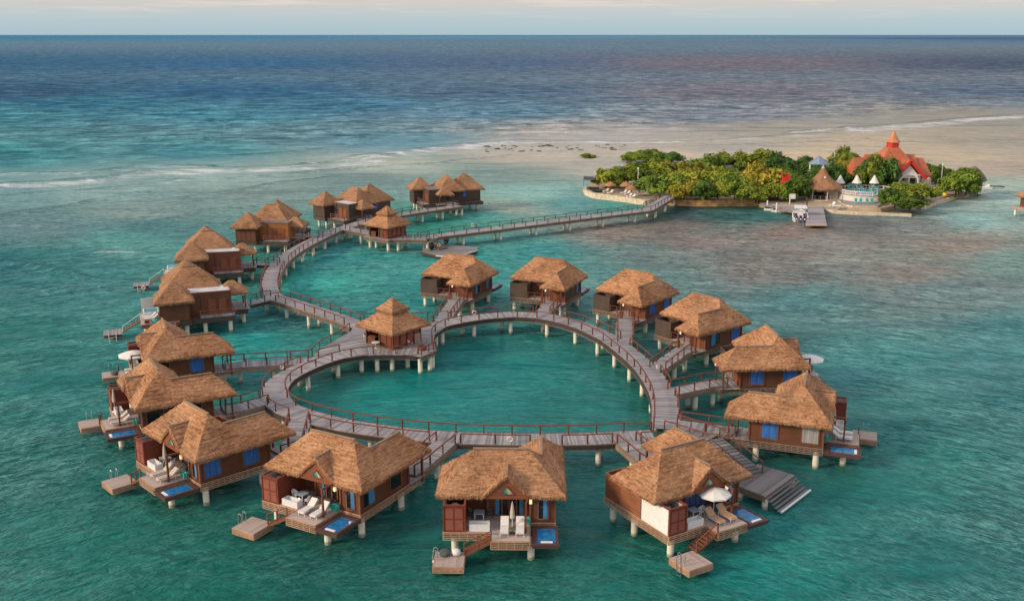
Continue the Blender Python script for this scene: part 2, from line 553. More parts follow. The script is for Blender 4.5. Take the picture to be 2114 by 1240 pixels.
def thatch(b, comps, rects, step=.1, drop=.26, seed=0, jag=.05):
    """one closed-looking thatch coat: top surface, ragged thick edge, soffit"""
    if b.uv is None: b.uv = []
    x0 = min(r[0] for r in rects); y0 = min(r[1] for r in rects); x1 = max(r[2] for r in rects); y1 = max(r[3] for r in rects)
    nx = round((x1 - x0) / step); ny = round((y1 - y0) / step)
    inside = lambda x, y: any(r[0] - 1e-6 <= x <= r[2] + 1e-6 and r[1] - 1e-6 <= y <= r[3] + 1e-6 for r in rects)

    def H(x, y):
        best = None
        for c in comps:
            q = c(x, y)
            if q and (best is None or q[0] > best[0]): best = q
        return best
    cells = {(i, j) for i in range(nx) for j in range(ny) if inside(x0 + (i + .5) * step, y0 + (j + .5) * step)}
    idx = {}; off = len(b.v); vs = []

    def vid(i, j):
        if (i, j) in idx: return idx[(i, j)]
        x = x0 + i * step; y = y0 + j * step
        q = H(x, y) or (rects[0][4] if len(rects[0]) > 4 else 0, 0, 0, 0)
        v = q[3]
        edge = not all((i + a, j + c) in cells for a in (-1, 0) for c in (-1, 0))
        fr = (v / .42) % 1.0
        z = q[0] + .06 * (1 - fr) + .05 * mnoise.noise((x * .9 + seed, y * .9, 3)) + .045 * mnoise.noise((x * 3.5, y * 3.5, seed))
        jx = jy = 0
        if edge:
            z -= .07 + .05 * mnoise.noise((x * 4, y * 4, 9))
            jx = jag * mnoise.noise((x * 5, y * 5, 1)); jy = jag * mnoise.noise((x * 5, y * 5, 6))
        idx[(i, j)] = len(vs); vs.append((x + jx, y + jy, z)); return idx[(i, j)]
    fs = []; uvs = []
    for (i, j) in sorted(cells):
        q = H(x0 + (i + .5) * step, y0 + (j + .5) * step); pid = q[1]
        ids = [vid(i, j), vid(i + 1, j), vid(i + 1, j + 1), vid(i, j + 1)]
        cs = [(0, 0), (1, 0), (1, 1), (0, 1)]
        U = []
        for a, c in cs:
            dx = (a - .5) * step; dy = (c - .5) * step
            du, dv = {0: (dx, dy), 1: (dy, -dx), 2: (-dx, -dy), 3: (-dy, dx), 5: (dy, -dx), 6: (dy, dx)}[pid]
            U.append((q[2] + du, q[3] + dv * 1.35))
        fs.append(ids); uvs.append(U)
    b.add(vs, fs, 0); b.uv += uvs
    # ragged edge
    cx = (x0 + x1) / 2; cy = (y0 + y1) / 2
    for (i, j) in sorted(cells):
        for (di, dj, a, c) in ((0, -1, (0, 0), (1, 0)), (1, 0, (1, 0), (1, 1)), (0, 1, (1, 1), (0, 1)), (-1, 0, (0, 1), (0, 0))):
            if (i + di, j + dj) in cells: continue
            p = Vector(vs[idx[(i + a[0], j + a[1])]]); q = Vector(vs[idx[(i + c[0], j + c[1])]])
            n = Vector((di, dj, 0))
            s1 = drop * (1 + .35 * mnoise.noise((p.x * 6, p.y * 6, 4))); s2 = drop * (1 + .35 * mnoise.noise((q.x * 6, q.y * 6, 4)))
            p1 = p - n * .05 + Vector((0, 0, -s1)); q1 = q - n * .05 + Vector((0, 0, -s2))
            p2 = p - n * .7 + Vector((0, 0, .1)); q2 = q - n * .7 + Vector((0, 0, .1))
            u = (p.x + p.y) * 1.0
            b.add([p, q, q1, p1, q2, p2], [(0, 3, 2, 1), (3, 5, 4, 2)], 0)
            b.uv += [[(u, 0), (u, -.3), (u + step, -.3), (u + step, 0)], [(u, -.3), (u, -.9), (u + step, -.9), (u + step, -.3)]]
            # loose straw ends
            for k in range(3):
                t = rnd.random(); m = p.lerp(q, t) + n * .02; w = rnd.uniform(.012, .03); L = rnd.uniform(.15, .42)
                d = (q - p).normalized() * w; e = m + n * rnd.uniform(0, .09) + Vector((rnd.uniform(-.04, .04), rnd.uniform(-.04, .04), -L))
                b.add([m - d, m + d, e], [(0, 1, 2)], 0); b.uv += [[(u, 0), (u + .05, 0), (u, -.4)]]
    # straw lifting from the slope
    cl = sorted(cells)
    for k in range(int(len(cl) * .22)):
        i, j = cl[rnd.randrange(len(cl))]
        x = x0 + (i + rnd.random()) * step; y = y0 + (j + rnd.random()) * step
        q = H(x, y)
        if not q: continue
        dn = {0: (0, -1), 1: (1, 0), 2: (0, 1), 3: (-1, 0), 5: (1, 0), 6: (-1, 0)}[q[1]]
        m = Vector((x, y, q[0] + .05)); L = rnd.uniform(.12, .3); w = rnd.uniform(.015, .035)
        s = Vector((dn[1], -dn[0], 0)) * w
        e = m + Vector((dn[0] * L + rnd.uniform(-.06, .06), dn[1] * L + rnd.uniform(-.06, .06), -L * .62 + .03))
        b.add([m - s, m + s, e], [(0, 1, 2)], 0); b.uv += [[(q[2], q[3]), (q[2] + .05, q[3]), (q[2], q[3] - .3)]]
    return b


SL = .93


def window(parent, key, x, y, z, w, h, face, look, mirror, frame='trim'):
    """face: 'f' front (-y), 'b' back (+y), 'r' right (+x), 'l' left (-x); built where it stands"""
    P = {'f': lambda a, d, c: (x + a, y - d, c), 'b': lambda a, d, c: (x - a, y + d, c),
         'r': lambda a, d, c: (x + d, y + a, c), 'l': lambda a, d, c: (x - d, y - a, c)}[face]

    def bx(b, a0, a1, d0, d1, z0, z1):
        p = P(a0, d0, z0); q = P(a1, d1, z1); b.box(p[0], p[1], p[2], q[0], q[1], q[2])
    def fr(b):
        t = .1
        bx(b, -w / 2 - t, -w / 2, -.02, .07, z - t, z + h + t); bx(b, w / 2, w / 2 + t, -.02, .07, z - t, z + h + t)
        bx(b, -w / 2, w / 2, -.02, .07, z + h, z + h + t); bx(b, -w / 2, w / 2, -.02, .1, z - t, z)
    k = (key, x, y, z, w, h, face)
    f = part(parent, 'window', k, fr, frame, mirror)
    part(f, 'pane', k, lambda b: bx(b, -w / 2, w / 2, -.01, .012, z, z + h), 'glass', mirror)
    def cur(a0, a1, d=.02):
        def g(b):
            n = max(2, int((a1 - a0) / .09))
            for i in range(n):
                u0 = a0 + (a1 - a0) * i / n; u1 = a0 + (a1 - a0) * (i + 1) / n
                bx(b, u0, u1, d - .004, d + .012 + .014 * (i % 2), z + .02, z + h - .02)
        return g
    if look == 'blind': part(f, 'blind', k, lambda b: bx(b, -w / 2 + .03, w / 2 - .03, .016, .03, z + .02, z + h), 'blue', mirror)
    if look == 'blue': part(f, 'curtain', k, cur(-w / 2 + .02, w / 2 - .02), 'blue', mirror)
    if look == 'half': part(f, 'curtain', k, cur(0, w / 2 - .02), 'bluelite', mirror)
    if look == 'drape': part(f, 'curtain', k, cur(-w / 2 + .02, w / 2 - .02), 'drape', mirror)
    return f


# ------------------------------------------------------------------ the twelve bungalows round the heart
FZ = 2.2     # floor
EZ = 4.72    # eave


def bungalow(label, group, pos, rot, s, w1='blue', w2='blue', wf='half', doors='curtains', white_side=False, stair=True, front=True, parasol=None, screen='panel'):
    t = thing('bungalow', label, 'bungalow', (pos[0], pos[1], 0), R(rot), group)
    mir = s < 0
    P = lambda n, k, f, m, sm=False: part(t, n, ('A', k), f, m, mir, sm)
    # roof
    def roof(b):
        comps = [comp_hip(-5.1, -2.9, 5.1, 2.9, EZ, SL), comp_hip(1.2, -1.0, 5.1, 6.9, EZ - .02, SL), comp_gable(.45, 1.9, -2.9, .6, EZ + .02, SL)]
        thatch(b, comps, [(-5.1, -2.9, 5.1, 2.9), (1.2, 2.9, 5.1, 6.9)], .1)
    r = P('roof', 'roof', roof, 'thatch')
    for i_, (p, q, w_) in enumerate((((-2.3, 0, EZ + 2.78), (2.3, 0, EZ + 2.78), .2), ((3.15, .9, EZ + 1.9), (3.15, 5.0, EZ + 1.9), .18), ((.45, -2.85, EZ + 1.86), (.45, -.9, EZ + 1.86), .16))):
        part(r, 'ridge_cap', ('A', 'rc', i_), lambda b: b.bar(p, q, w_, .1), 'thatch_old2', mir)
    # walls
    def walls(b):
        top = EZ + .1
        b.box(-4.4, -.6, FZ, -1.1, -.45, top)          # recess wall
        b.box(-1.1, -1.1, FZ, 2.3, -.95, top)           # door wall
        b.box(-1.1, -.95, FZ, -.95, -.45, top)
        b.box(2.3, -2.1, FZ, 4.2, -1.95, top)           # bay front
        b.box(2.3, -1.95, FZ, 2.45, -1.1, top)
        b.box(4.05, -1.95, FZ, 4.2, 4.6, top)           # long side
        b.box(-4.4, -.45, FZ, -4.25, 2.3, top)          # shower side
        b.box(-4.25, 2.15, FZ, 1.9, 2.3, top)            # back
        b.box(1.9, 2.15, FZ, 2.05, 4.6, top)
        b.box(2.05, 4.45, FZ, 4.05, 4.6, top)           # entry wall
    P('wall', 'walls', walls, 'wall')
    for x, y in ((4.22, -2.12), (2.28, -2.12), (4.22, 4.62), (-4.42, -.47), (-1.12, -1.12)):
        P('corner_post', ('ct', x, y), lambda b: b.box(x - .07, y - .07, FZ, x + .07, y + .07, EZ + .05), 'trim')
    # gable
    def gable(b):
        y = -2.72; z0 = EZ - .12
        b.add([(-1.4, y, z0), (2.3, y, z0), (.45, y, z0 + 1.72), (-1.4, y + .1, z0), (2.3, y + .1, z0), (.45, y + .1, z0 + 1.72)], [(0, 1, 2), (5, 4, 3), (0, 3, 4, 1), (1, 4, 5, 2), (2, 5, 3, 0)])
        b.box(-1.55, y - .06, z0 - .16, 2.45, y + .14, z0)
        b.bar((-1.5, y - .03, z0 + .02), (.45, y - .03, z0 + 1.8), .1, .16); b.bar((2.4, y - .03, z0 + .02), (.45, y - .03, z0 + 1.8), .1, .16)
    g = P('gable', 'gable', gable, 'wall_red')
    part(g, 'gable_window', ('A', 'gw'), lambda b: b.add([(-.1, -2.745, EZ + .12), (1.0, -2.745, EZ + .12), (.45, -2.745, EZ + .68)], [(0, 1, 2)]), 'gablepic', mir)
    part(g, 'gable_trim', ('A', 'gt'), lambda b: [b.bar((-.16, -2.76, EZ + .1), (.45, -2.76, EZ + .74), .05, .06), b.bar((1.06, -2.76, EZ + .1), (.45, -2.76, EZ + .74), .05, .06), b.bar((-.16, -2.76, EZ + .1), (1.06, -2.76, EZ + .1), .05, .06)] and None, 'trim', mir)
    # side windows
    window(t, 'A', 4.2, -.95, FZ + .35, 1.5, 1.75, 'r', w1, mir)
    window(t, 'A', 4.2, 2.75, FZ + .35, 1.5, 1.75, 'r', w2, mir)
    window(t, 'A', 3.3, -2.1, FZ + .3, .7, 1.85, 'f', wf, mir)
    # terrace doors
    def dfr(b):
        for x in (-.55, .02, .6, 1.18, 1.75): b.box(x - .06, -1.19, FZ, x + .06, -1.1, FZ + 2.3)
        b.box(-.6, -1.19, FZ + 2.3, 1.8, -1.1, FZ + 2.42); b.box(-.6, -1.2, FZ, 1.8, -1.1, FZ + .1)
    d = P('terrace_door', 'dfr', dfr, 'trim')
    part(d, 'pane', ('A', 'dp'), lambda b: b.box(-.49, -1.125, FZ + .1, 1.69, -1.105, FZ + 2.3), 'glass', mir)
    for x0, x1 in (((-.48, -.2), (1.42, 1.68)) if doors == 'curtains' else ((-.48, -.06), (.08, .54), (.66, 1.12), (1.24, 1.68))):
        part(d, 'curtain', ('A', 'dc', x0), lambda b: [b.box(x0 + (x1 - x0) * i / 4, -1.14 - .012 * (i % 2), FZ + .12, x0 + (x1 - x0) * (i + 1) / 4, -1.128, FZ + 2.28) for i in range(4)] and None, 'blue' if doors == 'blue' else 'bluelite', mir)
    # entry door and lamp
    dd = P('entry_door', 'ed', lambda b: [b.box(2.5, 4.6, FZ, 3.5, 4.66, FZ + 2.15), b.box(2.6, 4.66, FZ + .2, 3.4, 4.69, FZ + 1.0), b.box(2.6, 4.66, FZ + 1.15, 3.4, 4.69, FZ + 2.0)] and None, 'wall_red')
    part(dd, 'handle', ('A', 'hd'), lambda b: b.box(3.36, 4.66, FZ + 1.0, 3.42, 4.73, FZ + 1.15), 'metal', mir)
    P('wall_lamp', 'wl', lambda b: b.box(2.2, -2.9, EZ - .62, 2.42, -2.74, EZ - .28), 'lamp')
    P('porch_lamp', 'pl', lambda b: b.box(2.05, 6.72, EZ - .55, 2.2, 6.86, EZ - .12), 'lampwhite')
    for x in (1.55, 4.35): part(t, 'porch_post', ('A', 'pp', x), lambda b: b.box(x - .08, 6.42, FZ - .5, x + .08, 6.58, EZ + .1), 'rail', mir)
    # front shower enclosure
    def shower(b):
        x0, x1, y0, y1, t_ = -4.4, -2.75, -3.9, -.6, .07; z0, z1 = FZ, FZ + 2.15
        b.box(x0, y0 + t_, z0, x0 + t_, y1, z1); b.box(x1 - t_, y0 + t_, z0, x1, y1, z1); b.box(x0, y0, z0, x1, y0 + t_, z1)
        b.box(x0 - .06, y0 - .06, z1, x1 + .06, y0 + .1, z1 + .1); b.box(x0 - .06, y0 + .1, z1, x0 + .1, y1, z1 + .1); b.box(x1 - .1, y0 + .1, z1, x1 + .06, y1, z1 + .1)
        for x in (x0, x1): b.box(x - .05, y0 - .05, z0, x + .05, y0 + .07, z1)
    e = P('shower_enclosure', 'sh', shower, 'panel')
    def insets(b):
        for x in (-4.25, -3.53):
            for z in (FZ + .15, FZ + 1.12): b.box(x, -3.93, z, x + .62, -3.9, z + .82)
    part(e, 'door_panel', ('A', 'ins'), insets, 'panel_in', mir)
    def inner(b):
        b.box(-4.33, -3.83, FZ + .01, -2.82, -.62, FZ + .06); b.box(-4.325, -3.82, FZ + .06, -4.30, -.62, FZ + 2.1)
        b.box(-2.85, -3.82, FZ + .06, -2.825, -.62, FZ + 2.1); b.box(-4.3, -3.825, FZ + .06, -2.85, -3.80, FZ + 2.1)
    part(e, 'tiled_lining', ('A', 'lin'), inner, 'wallwhite2', mir)
    P('washbasin', 'wb', lambda b: [b.lathe([(.12, 0), (.26, .16), (.28, .2)], 12, -3.6, -2.6, FZ + 1.5), b.box(-3.65, -2.65, FZ, -3.55, -2.55, FZ + 1.5)] and None, 'plastic')
    if white_side: part(t, 'white_screen', ('A', 'ws'), lambda b: b.box(-4.47, -3.8, FZ + .02, -4.405, -.5, FZ + 2.12), 'white', mir)
    # back enclosure
    def backbox(b):
        x0, x1, y0, y1, t_ = -4.4, -1.7, 2.3, 4.4, .08; z0, z1 = FZ - .02, FZ + 2.05
        b.box(x0, y0, z0, x0 + t_, y1 - t_, z1); b.box(x1 - t_, y0, z0, x1, y1 - t_, z1); b.box(x0, y1 - t_, z0, x1, y1, z1)
        b.box(x0 - .05, y1 - .1, z1, x1 + .05, y1 + .05, z1 + .07); b.box(x0 - .05, y0, z1, x0 + .1, y1 - .1, z1 + .07); b.box(x1 - .1, y0, z1, x1 + .05, y1 - .1, z1 + .07)
        b.box(x0 + t_, y0, FZ + .02, x1 - t_, y1 - t_, FZ + .06)
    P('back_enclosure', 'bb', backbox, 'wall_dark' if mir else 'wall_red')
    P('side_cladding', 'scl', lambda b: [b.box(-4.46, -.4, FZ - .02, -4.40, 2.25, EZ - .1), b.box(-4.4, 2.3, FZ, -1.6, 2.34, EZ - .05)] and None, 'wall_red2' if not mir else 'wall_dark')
    def brail(b):
        for x, y in ((-1.6, 4.3), (-.55, 4.3), (.5, 4.3), (1.5, 4.3)): b.box(x - .05, y - .05, FZ, x + .05, y + .05, FZ + .95)
        b.bar((-1.65, 4.3, FZ + .92), (1.6, 4.3, FZ + .92), .09, .06); b.bar((-1.65, 4.3, FZ + .5), (1.6, 4.3, FZ + .5), .03, .03)
    P('back_railing', 'br', brail, 'rail')
    # floors
    def floor(b):
        plank_poly(b, [(-2.75, -3.9), (2.25, -3.9), (2.25, -.6), (-2.75, -.6)], 0, FZ, .15)
        plank_poly(b, [(-.65, -5.3), (2.25, -5.3), (2.25, -3.9), (-.65, -3.9)], 0, FZ, .15)
    P('terrace_deck', 'fl', floor, 'sundeck')
    P('back_deck', 'fl2', lambda b: plank_poly(b, [(-1.7, 2.3), (1.9, 2.3), (1.9, 4.4), (-1.7, 4.4)], 0, FZ, .15), 'sundeck')
    P('porch_deck', 'pd', lambda b: plank_poly(b, [(1.3, 4.6), (4.5, 4.6), (4.5, 6.75), (1.3, 6.75)], 0, FZ + .02, .16), 'deck')
    def slab(b):
        b.box(-4.38, -3.85, FZ - .5, 2.2, 2.25, FZ - .06); b.box(-.6, -5.25, FZ - .5, 2.2, -3.85, FZ - .06)
        b.box(2.2, -2.05, FZ - .5, 4.15, 6.7, FZ - .06); b.box(-4.35, 2.25, FZ - .5, 2.2, 4.35, FZ - .06); b.box(1.35, 4.35, FZ - .5, 2.2, 6.7, FZ - .06)
    P('floor_frame', 'slab', slab, 'under')
    def skirts(b):
        loop = [(-4.46, -3.96), (-.71, -3.96), (-.71, -5.36), (2.3, -5.36), (2.3, -2.2), (4.3, -2.2), (4.3, 6.85), (1.25, 6.85), (1.25, 4.46), (-4.46, 4.46), (-4.46, -3.96)]
        for a, c in zip(loop, loop[1:]): lattice(b, a, c, FZ - .03, .68, ns=5, vs=.55)
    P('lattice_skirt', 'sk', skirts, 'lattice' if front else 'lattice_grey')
    for x, y in ((-3.6, -3.2), (2.35, -4.0), (3.9, -1.6), (3.9, 3.9), (-3.9, 1.0), (-3.9, 3.9), (1.7, 5.9)):
        pile(t, x * s, y, FZ - .45, .28)
    # plunge pool
    def pf(b):
        x0, x1, y0, y1, z = 2.42, 4.45, -5.45, -2.35, FZ - .2
        b.box(x0, y0, z - .35, x1, y0 + .22, z); b.box(x0, y1 - .5, z - .35, x1, y1, z); b.box(x0, y0 + .22, z - .35, x0 + .4, y1 - .5, z); b.box(x1 - .22, y0 + .22, z - .35, x1, y1 - .5, z)
        b.box(x0, y0 + .22, z - .37, x1 - .02, y1 - .5, z - .3); b.box(x0 - .1, y0 - .08, z - .12, x1 + .1, y0, z + .02)
    pp = P('plunge_pool', 'pf', pf, 'poolframe')
    part(pp, 'water', ('A', 'pw'), lambda b: b.box(2.82, -5.23, FZ - .3, 4.23, -2.85, FZ - .24), 'pool', mir)
    part(pp, 'ledge', ('A', 'pl'), lambda b: b.box(3.1, -5.18, FZ - .24, 4.0, -4.95, FZ - .17), 'white', mir)
    # post with arm
    def post(b):
        b.box(1.87, -4.0, FZ, 2.02, -3.85, FZ + 2.45); b.bar((1.945, -3.9, FZ + 2.4), (2.1, -2.8, EZ - .1), .12, .14)
    P('pergola_post', 'post', post, 'rail')
    # stair and landing
    if stair:
        def st(b):
            n = 7; x0, x1, za, zb = -.68, -2.75, FZ - .18, .98
            for k in range(n):
                f_ = (k + .5) / n; x = x0 + (x1 - x0) * f_; z = za + (zb - za) * f_; b.box(x - .14, -5.2, z - .03, x + .14, -4.2, z + .02)
            for y in (-5.24, -4.2): b.bar((x0, y, za), (x1, y, zb - .1), .06, .2)
            for k in range(3):
                f_ = k / 2; x = x0 + (x1 - x0) * f_; z = za + (zb - za) * f_; b.box(x - .05, -5.3, z - .1, x + .05, -5.2, z + .95)
            b.bar((x0, -5.25, za + .95), (x1, -5.25, zb + .95), .09, .06)
        P('stair', 'st', st, 'trim')
        dk = P('swim_dock', 'dk', lambda b: plank_poly(b, [(-4.95, -7.0), (-2.7, -7.0), (-2.7, -4.75), (-4.95, -4.75)], PI / 2, .95, .15), 'sundeck')
        def dsk(b):
            q = [(-4.98, -7.03), (-2.67, -7.03), (-2.67, -4.72), (-4.98, -4.72), (-4.98, -7.03)]
            for a, c in zip(q, q[1:]): lattice(b, a, c, .9, .5, ns=5)
            b.box(-4.9, -6.95, .6, -2.75, -4.8, .88)
        part(dk, 'lattice_skirt', ('A', 'dsk'), dsk, 'lattice', mir)
        def lad(b):
            for y in (-6.2, -5.7):
                b.path([(-4.7, y, .95), (-4.7, y, 1.7), (-4.85, y, 1.82), (-5.02, y, 1.75), (-5.08, y, 1.4), (-5.08, y, -.5)], .028, 6)
            for z in (.7, .4, .1): b.tube((-5.08, -6.2, z), (-5.08, -5.7, z), .022, n=6)
        part(dk, 'swim_ladder', ('A', 'lad'), lad, 'metal', mir)
    return t


M['thatch_old2'] = simple('ridge_straw', (.27, .19, .13), .9, .15, 4)
M['wallwhite2'] = simple('pale_tiles', (.45, .42, .38), .5, .1, 3)
M['wall_red2'] = wood('gable_end_boards', (.20, .07, .035), (.36, .14, .07), sx=(.5, .5, 9), plank=('Z', 3.3))


def gable_pic():
    m, t, b = nt('gable_picture')
    tc = t.nodes.new('ShaderNodeTexCoord'); n = noise(t, tc.outputs['Object'], 2.2, 2, .5)
    t.links.new(ramp(t, n, [(.35, (.03, .12, .2)), (.5, (.12, .3, .2)), (.65, (.55, .45, .2))]), b.inputs['Base Color'])
    b.inputs['Roughness'].default_value = .3; return m


M['gablepic'] = gable_pic()


# ------------------------------------------------------------------ furniture
def lounger(label, group, base, rz, mat='fabric', frame='plastic', back=38):
    t = thing('sun_lounger', label, 'sun lounger', base, rz, group)
    a = R(back); hx = math.cos(a) * .78; hz = math.sin(a) * .78
    def fr(b):
        for x in (-.3, .3):
            b.bar((x, -.95, .3), (x, .25, .3), .05, .07); b.bar((x, .25, .3), (x, .25 + hx, .3 + hz), .05, .06)
        for y in (-.95, .25): b.bar((-.3, y, .3), (.3, y, .3), .05, .05)
    part(t, 'frame', ('lf', back), fr, frame)
    for x in (-.3, .3):
        for y in (-.88, .55): part(t, 'leg', ('ll', y > 0), lambda b: b.tube((0, 0, 0), (0, -.06 if y > 0 else .06, .3), .03, .028, 6), frame, loc=(x, y, 0))
    part(t, 'cushion', ('lc', back), lambda b: [b.bar((0, -.97, .38), (0, .24, .38), .62, .09), b.bar((0, .25, .38), (0, .25 + hx, .38 + hz), .62, .09)] and None, mat)
    return t


def parasol(label, base, rz=0, opened=True, mat='fabric', r=1.35, group=None, h=2.35):
    t = thing('parasol', label, 'parasol', base, rz, group)
    part(t, 'pole', ('pp', h), lambda b: b.tube((0, 0, 0), (0, 0, h + .1), .028, .024, 8), 'plastic')
    part(t, 'base', 'pb', lambda b: b.lathe([(.28, 0), (.28, .06), (.06, .12)], 12), 'plastic')
    if opened:
        def can(b):
            n = 8; prof = [(0.02, h + .08), (r * .5, h - .1), (r, h - .38)]
            b.lathe(prof, n, cap=False); b.lathe([(r, h - .38), (r, h - .5)], n, cap=False)
            b.lathe([(0.02, h + .03), (r * .5, h - .14), (r * .99, h - .41)], n, cap=False)
        part(t, 'canopy', ('pc', r, h), can, mat)
        def ribs(b):
            for k in range(8):
                a = 2 * PI * k / 8; b.tube((0, 0, h - .02), (math.cos(a) * r * .97, math.sin(a) * r * .97, h - .42), .015, n=4)
        part(t, 'ribs', ('pr', r, h), ribs, 'trim')
    else:
        part(t, 'canopy', ('pcc', h), lambda b: b.lathe([(.13, h - 1.35), (.2, h - 1.25), (.17, h - .8), (.1, h - .25), (.03, h + .05)], 10), mat)
    return t


def tub(label, base, rz):
    t = thing('bathtub', label, 'bathtub', base, rz)
    def f(b):
        b.box(-.8, -.36, 0, .8, .36, .1); b.box(-.8, -.36, .1, -.7, .36, .56); b.box(.7, -.36, .1, .8, .36, .56)
        b.box(-.7, -.36, .1, .7, -.28, .56); b.box(-.7, .28, .1, .7, .36, .56); b.box(-.7, -.28, .1, .7, .28, .3)
    part(t, 'basin', 'tub', f, 'plastic')
    part(t, 'tap', 'tap', lambda b: b.path([(.75, .1, .56), (.75, .1, .72), (.6, .1, .72)], .02, 6), 'metal')
    return t


def table(label, base, rz=0):
    t = thing('dining_table', label, 'table', base, rz)
    part(t, 'table_top', 'tt', lambda b: b.box(-.42, -.42, .7, .42, .42, .74), 'tabletop')
    for x in (-.34, .34):
        for y in (-.34, .34): part(t, 'leg', 'tl', lambda b: b.box(-.025, -.025, 0, .025, .025, .7), 'plastic', loc=(x, y, 0))
    return t


M['tabletop'] = simple('table_top', (.36, .42, .48), .25, .05)


def side_table(label, base):
    t = thing('side_table', label, 'side table', base)
    part(t, 'table_top', 'st', lambda b: b.lathe([(.26, .4), (.27, .42), (.26, .44)], 14), 'greyfab')
    part(t, 'stem', 'ss', lambda b: b.lathe([(.2, 0), (.18, .03), (.04, .06), (.04, .4)], 10), 'trim')
    return t


def armchair(label, base, rz, mat='plastic', group=None):
    t = thing('armchair', label, 'chair', base, rz, group)
    part(t, 'seat', 'cs', lambda b: b.lathe([(.2, .4), (.25, .43), (.24, .47)], 12), mat)
    def shell(b):
        n = 10; vs = []
        for i in range(n + 1):
            a = R(-10 + 200 * i / n); h = .62 + .26 * math.sin(max(0, a)) ** 2
            for r, z in ((.24, .45), (.3, h), (.26, h), (.21, .47)): vs.append((r * math.cos(a), r * math.sin(a), z))
        fs = []
        for i in range(n):
            for k in range(4):
                fs.append((i * 4 + k, (i + 1) * 4 + k, (i + 1) * 4 + (k + 1) % 4, i * 4 + (k + 1) % 4))
        fs += [(0, 1, 2, 3), (n * 4 + 3, n * 4 + 2, n * 4 + 1, n * 4)]
        b.add(vs, fs)
    part(t, 'backrest', 'cb', shell, mat)
    for x in (-.17, .17):
        for y in (-.17, .17): part(t, 'leg', ('cl', x, y), lambda b: b.tube((x * 1.25, y * 1.25, 0), (x, y, .42), .016, .02, 6), mat)
    return t


def cooler(label, base, rz=0, mat='teal'):
    t = thing('cooler_box', label, 'cooler', base, rz)
    part(t, 'box', ('cbx', mat), lambda b: [b.box(-.3, -.22, 0, .3, .22, .38)] and None, mat)
    part(t, 'lid', ('clid', mat), lambda b: [b.box(-.32, -.24, .38, .32, .24, .46), b.box(-.08, -.27, .3, .08, -.24, .42)] and None, mat)
    part(t, 'handle', 'chd', lambda b: b.path([(-.34, 0, .2), (-.36, 0, .4), (-.2, 0, .5), (.2, 0, .5), (.36, 0, .4), (.34, 0, .2)], .015, 5), 'white')
    return t


def pouf(label, base, mat='greyfab', r=.42):
    o = part(None, 'pouf', ('pf', mat, r), lambda b: b.lathe([(r * .75, 0), (r, .1), (r * 1.02, .25), (r * .85, .4), (r * .4, .46), (.02, .47)], 16), mat, smooth=True, loc=base)
    return tag(o, label, 'pouf')


def ring_buoy(label, base, rz, tilt=80):
    t = thing('life_ring', label, 'life ring', base, rz, 'life rings on the boardwalk rails')
    def f(b):
        n, m = 18, 6; vs = []
        for i in range(n):
            a = 2 * PI * i / n
            for k in range(m):
                c = 2 * PI * k / m; r = .25 + .07 * math.cos(c); vs.append((r * math.cos(a), .07 * math.sin(c), r * math.sin(a)))
        fs = [(i * m + k, i * m + (k + 1) % m, ((i + 1) % n) * m + (k + 1) % m, ((i + 1) % n) * m + k) for i in range(n) for k in range(m)]
        b.add(vs, fs)
    part(t, 'ring', 'lr', f, 'white', smooth=True)
    part(t, 'rope', 'lrr', lambda b: [b.path([(.33 * math.cos(a), 0, .33 * math.sin(a)), (.36 * math.cos(a + .78), 0, .36 * math.sin(a + .78)), (.33 * math.cos(a + 1.57), 0, .33 * math.sin(a + 1.57))], .012, 4) for a in (0, PI / 2, PI, 1.5 * PI)] and None, 'orange')
    return t


exec_order.append('furniture')


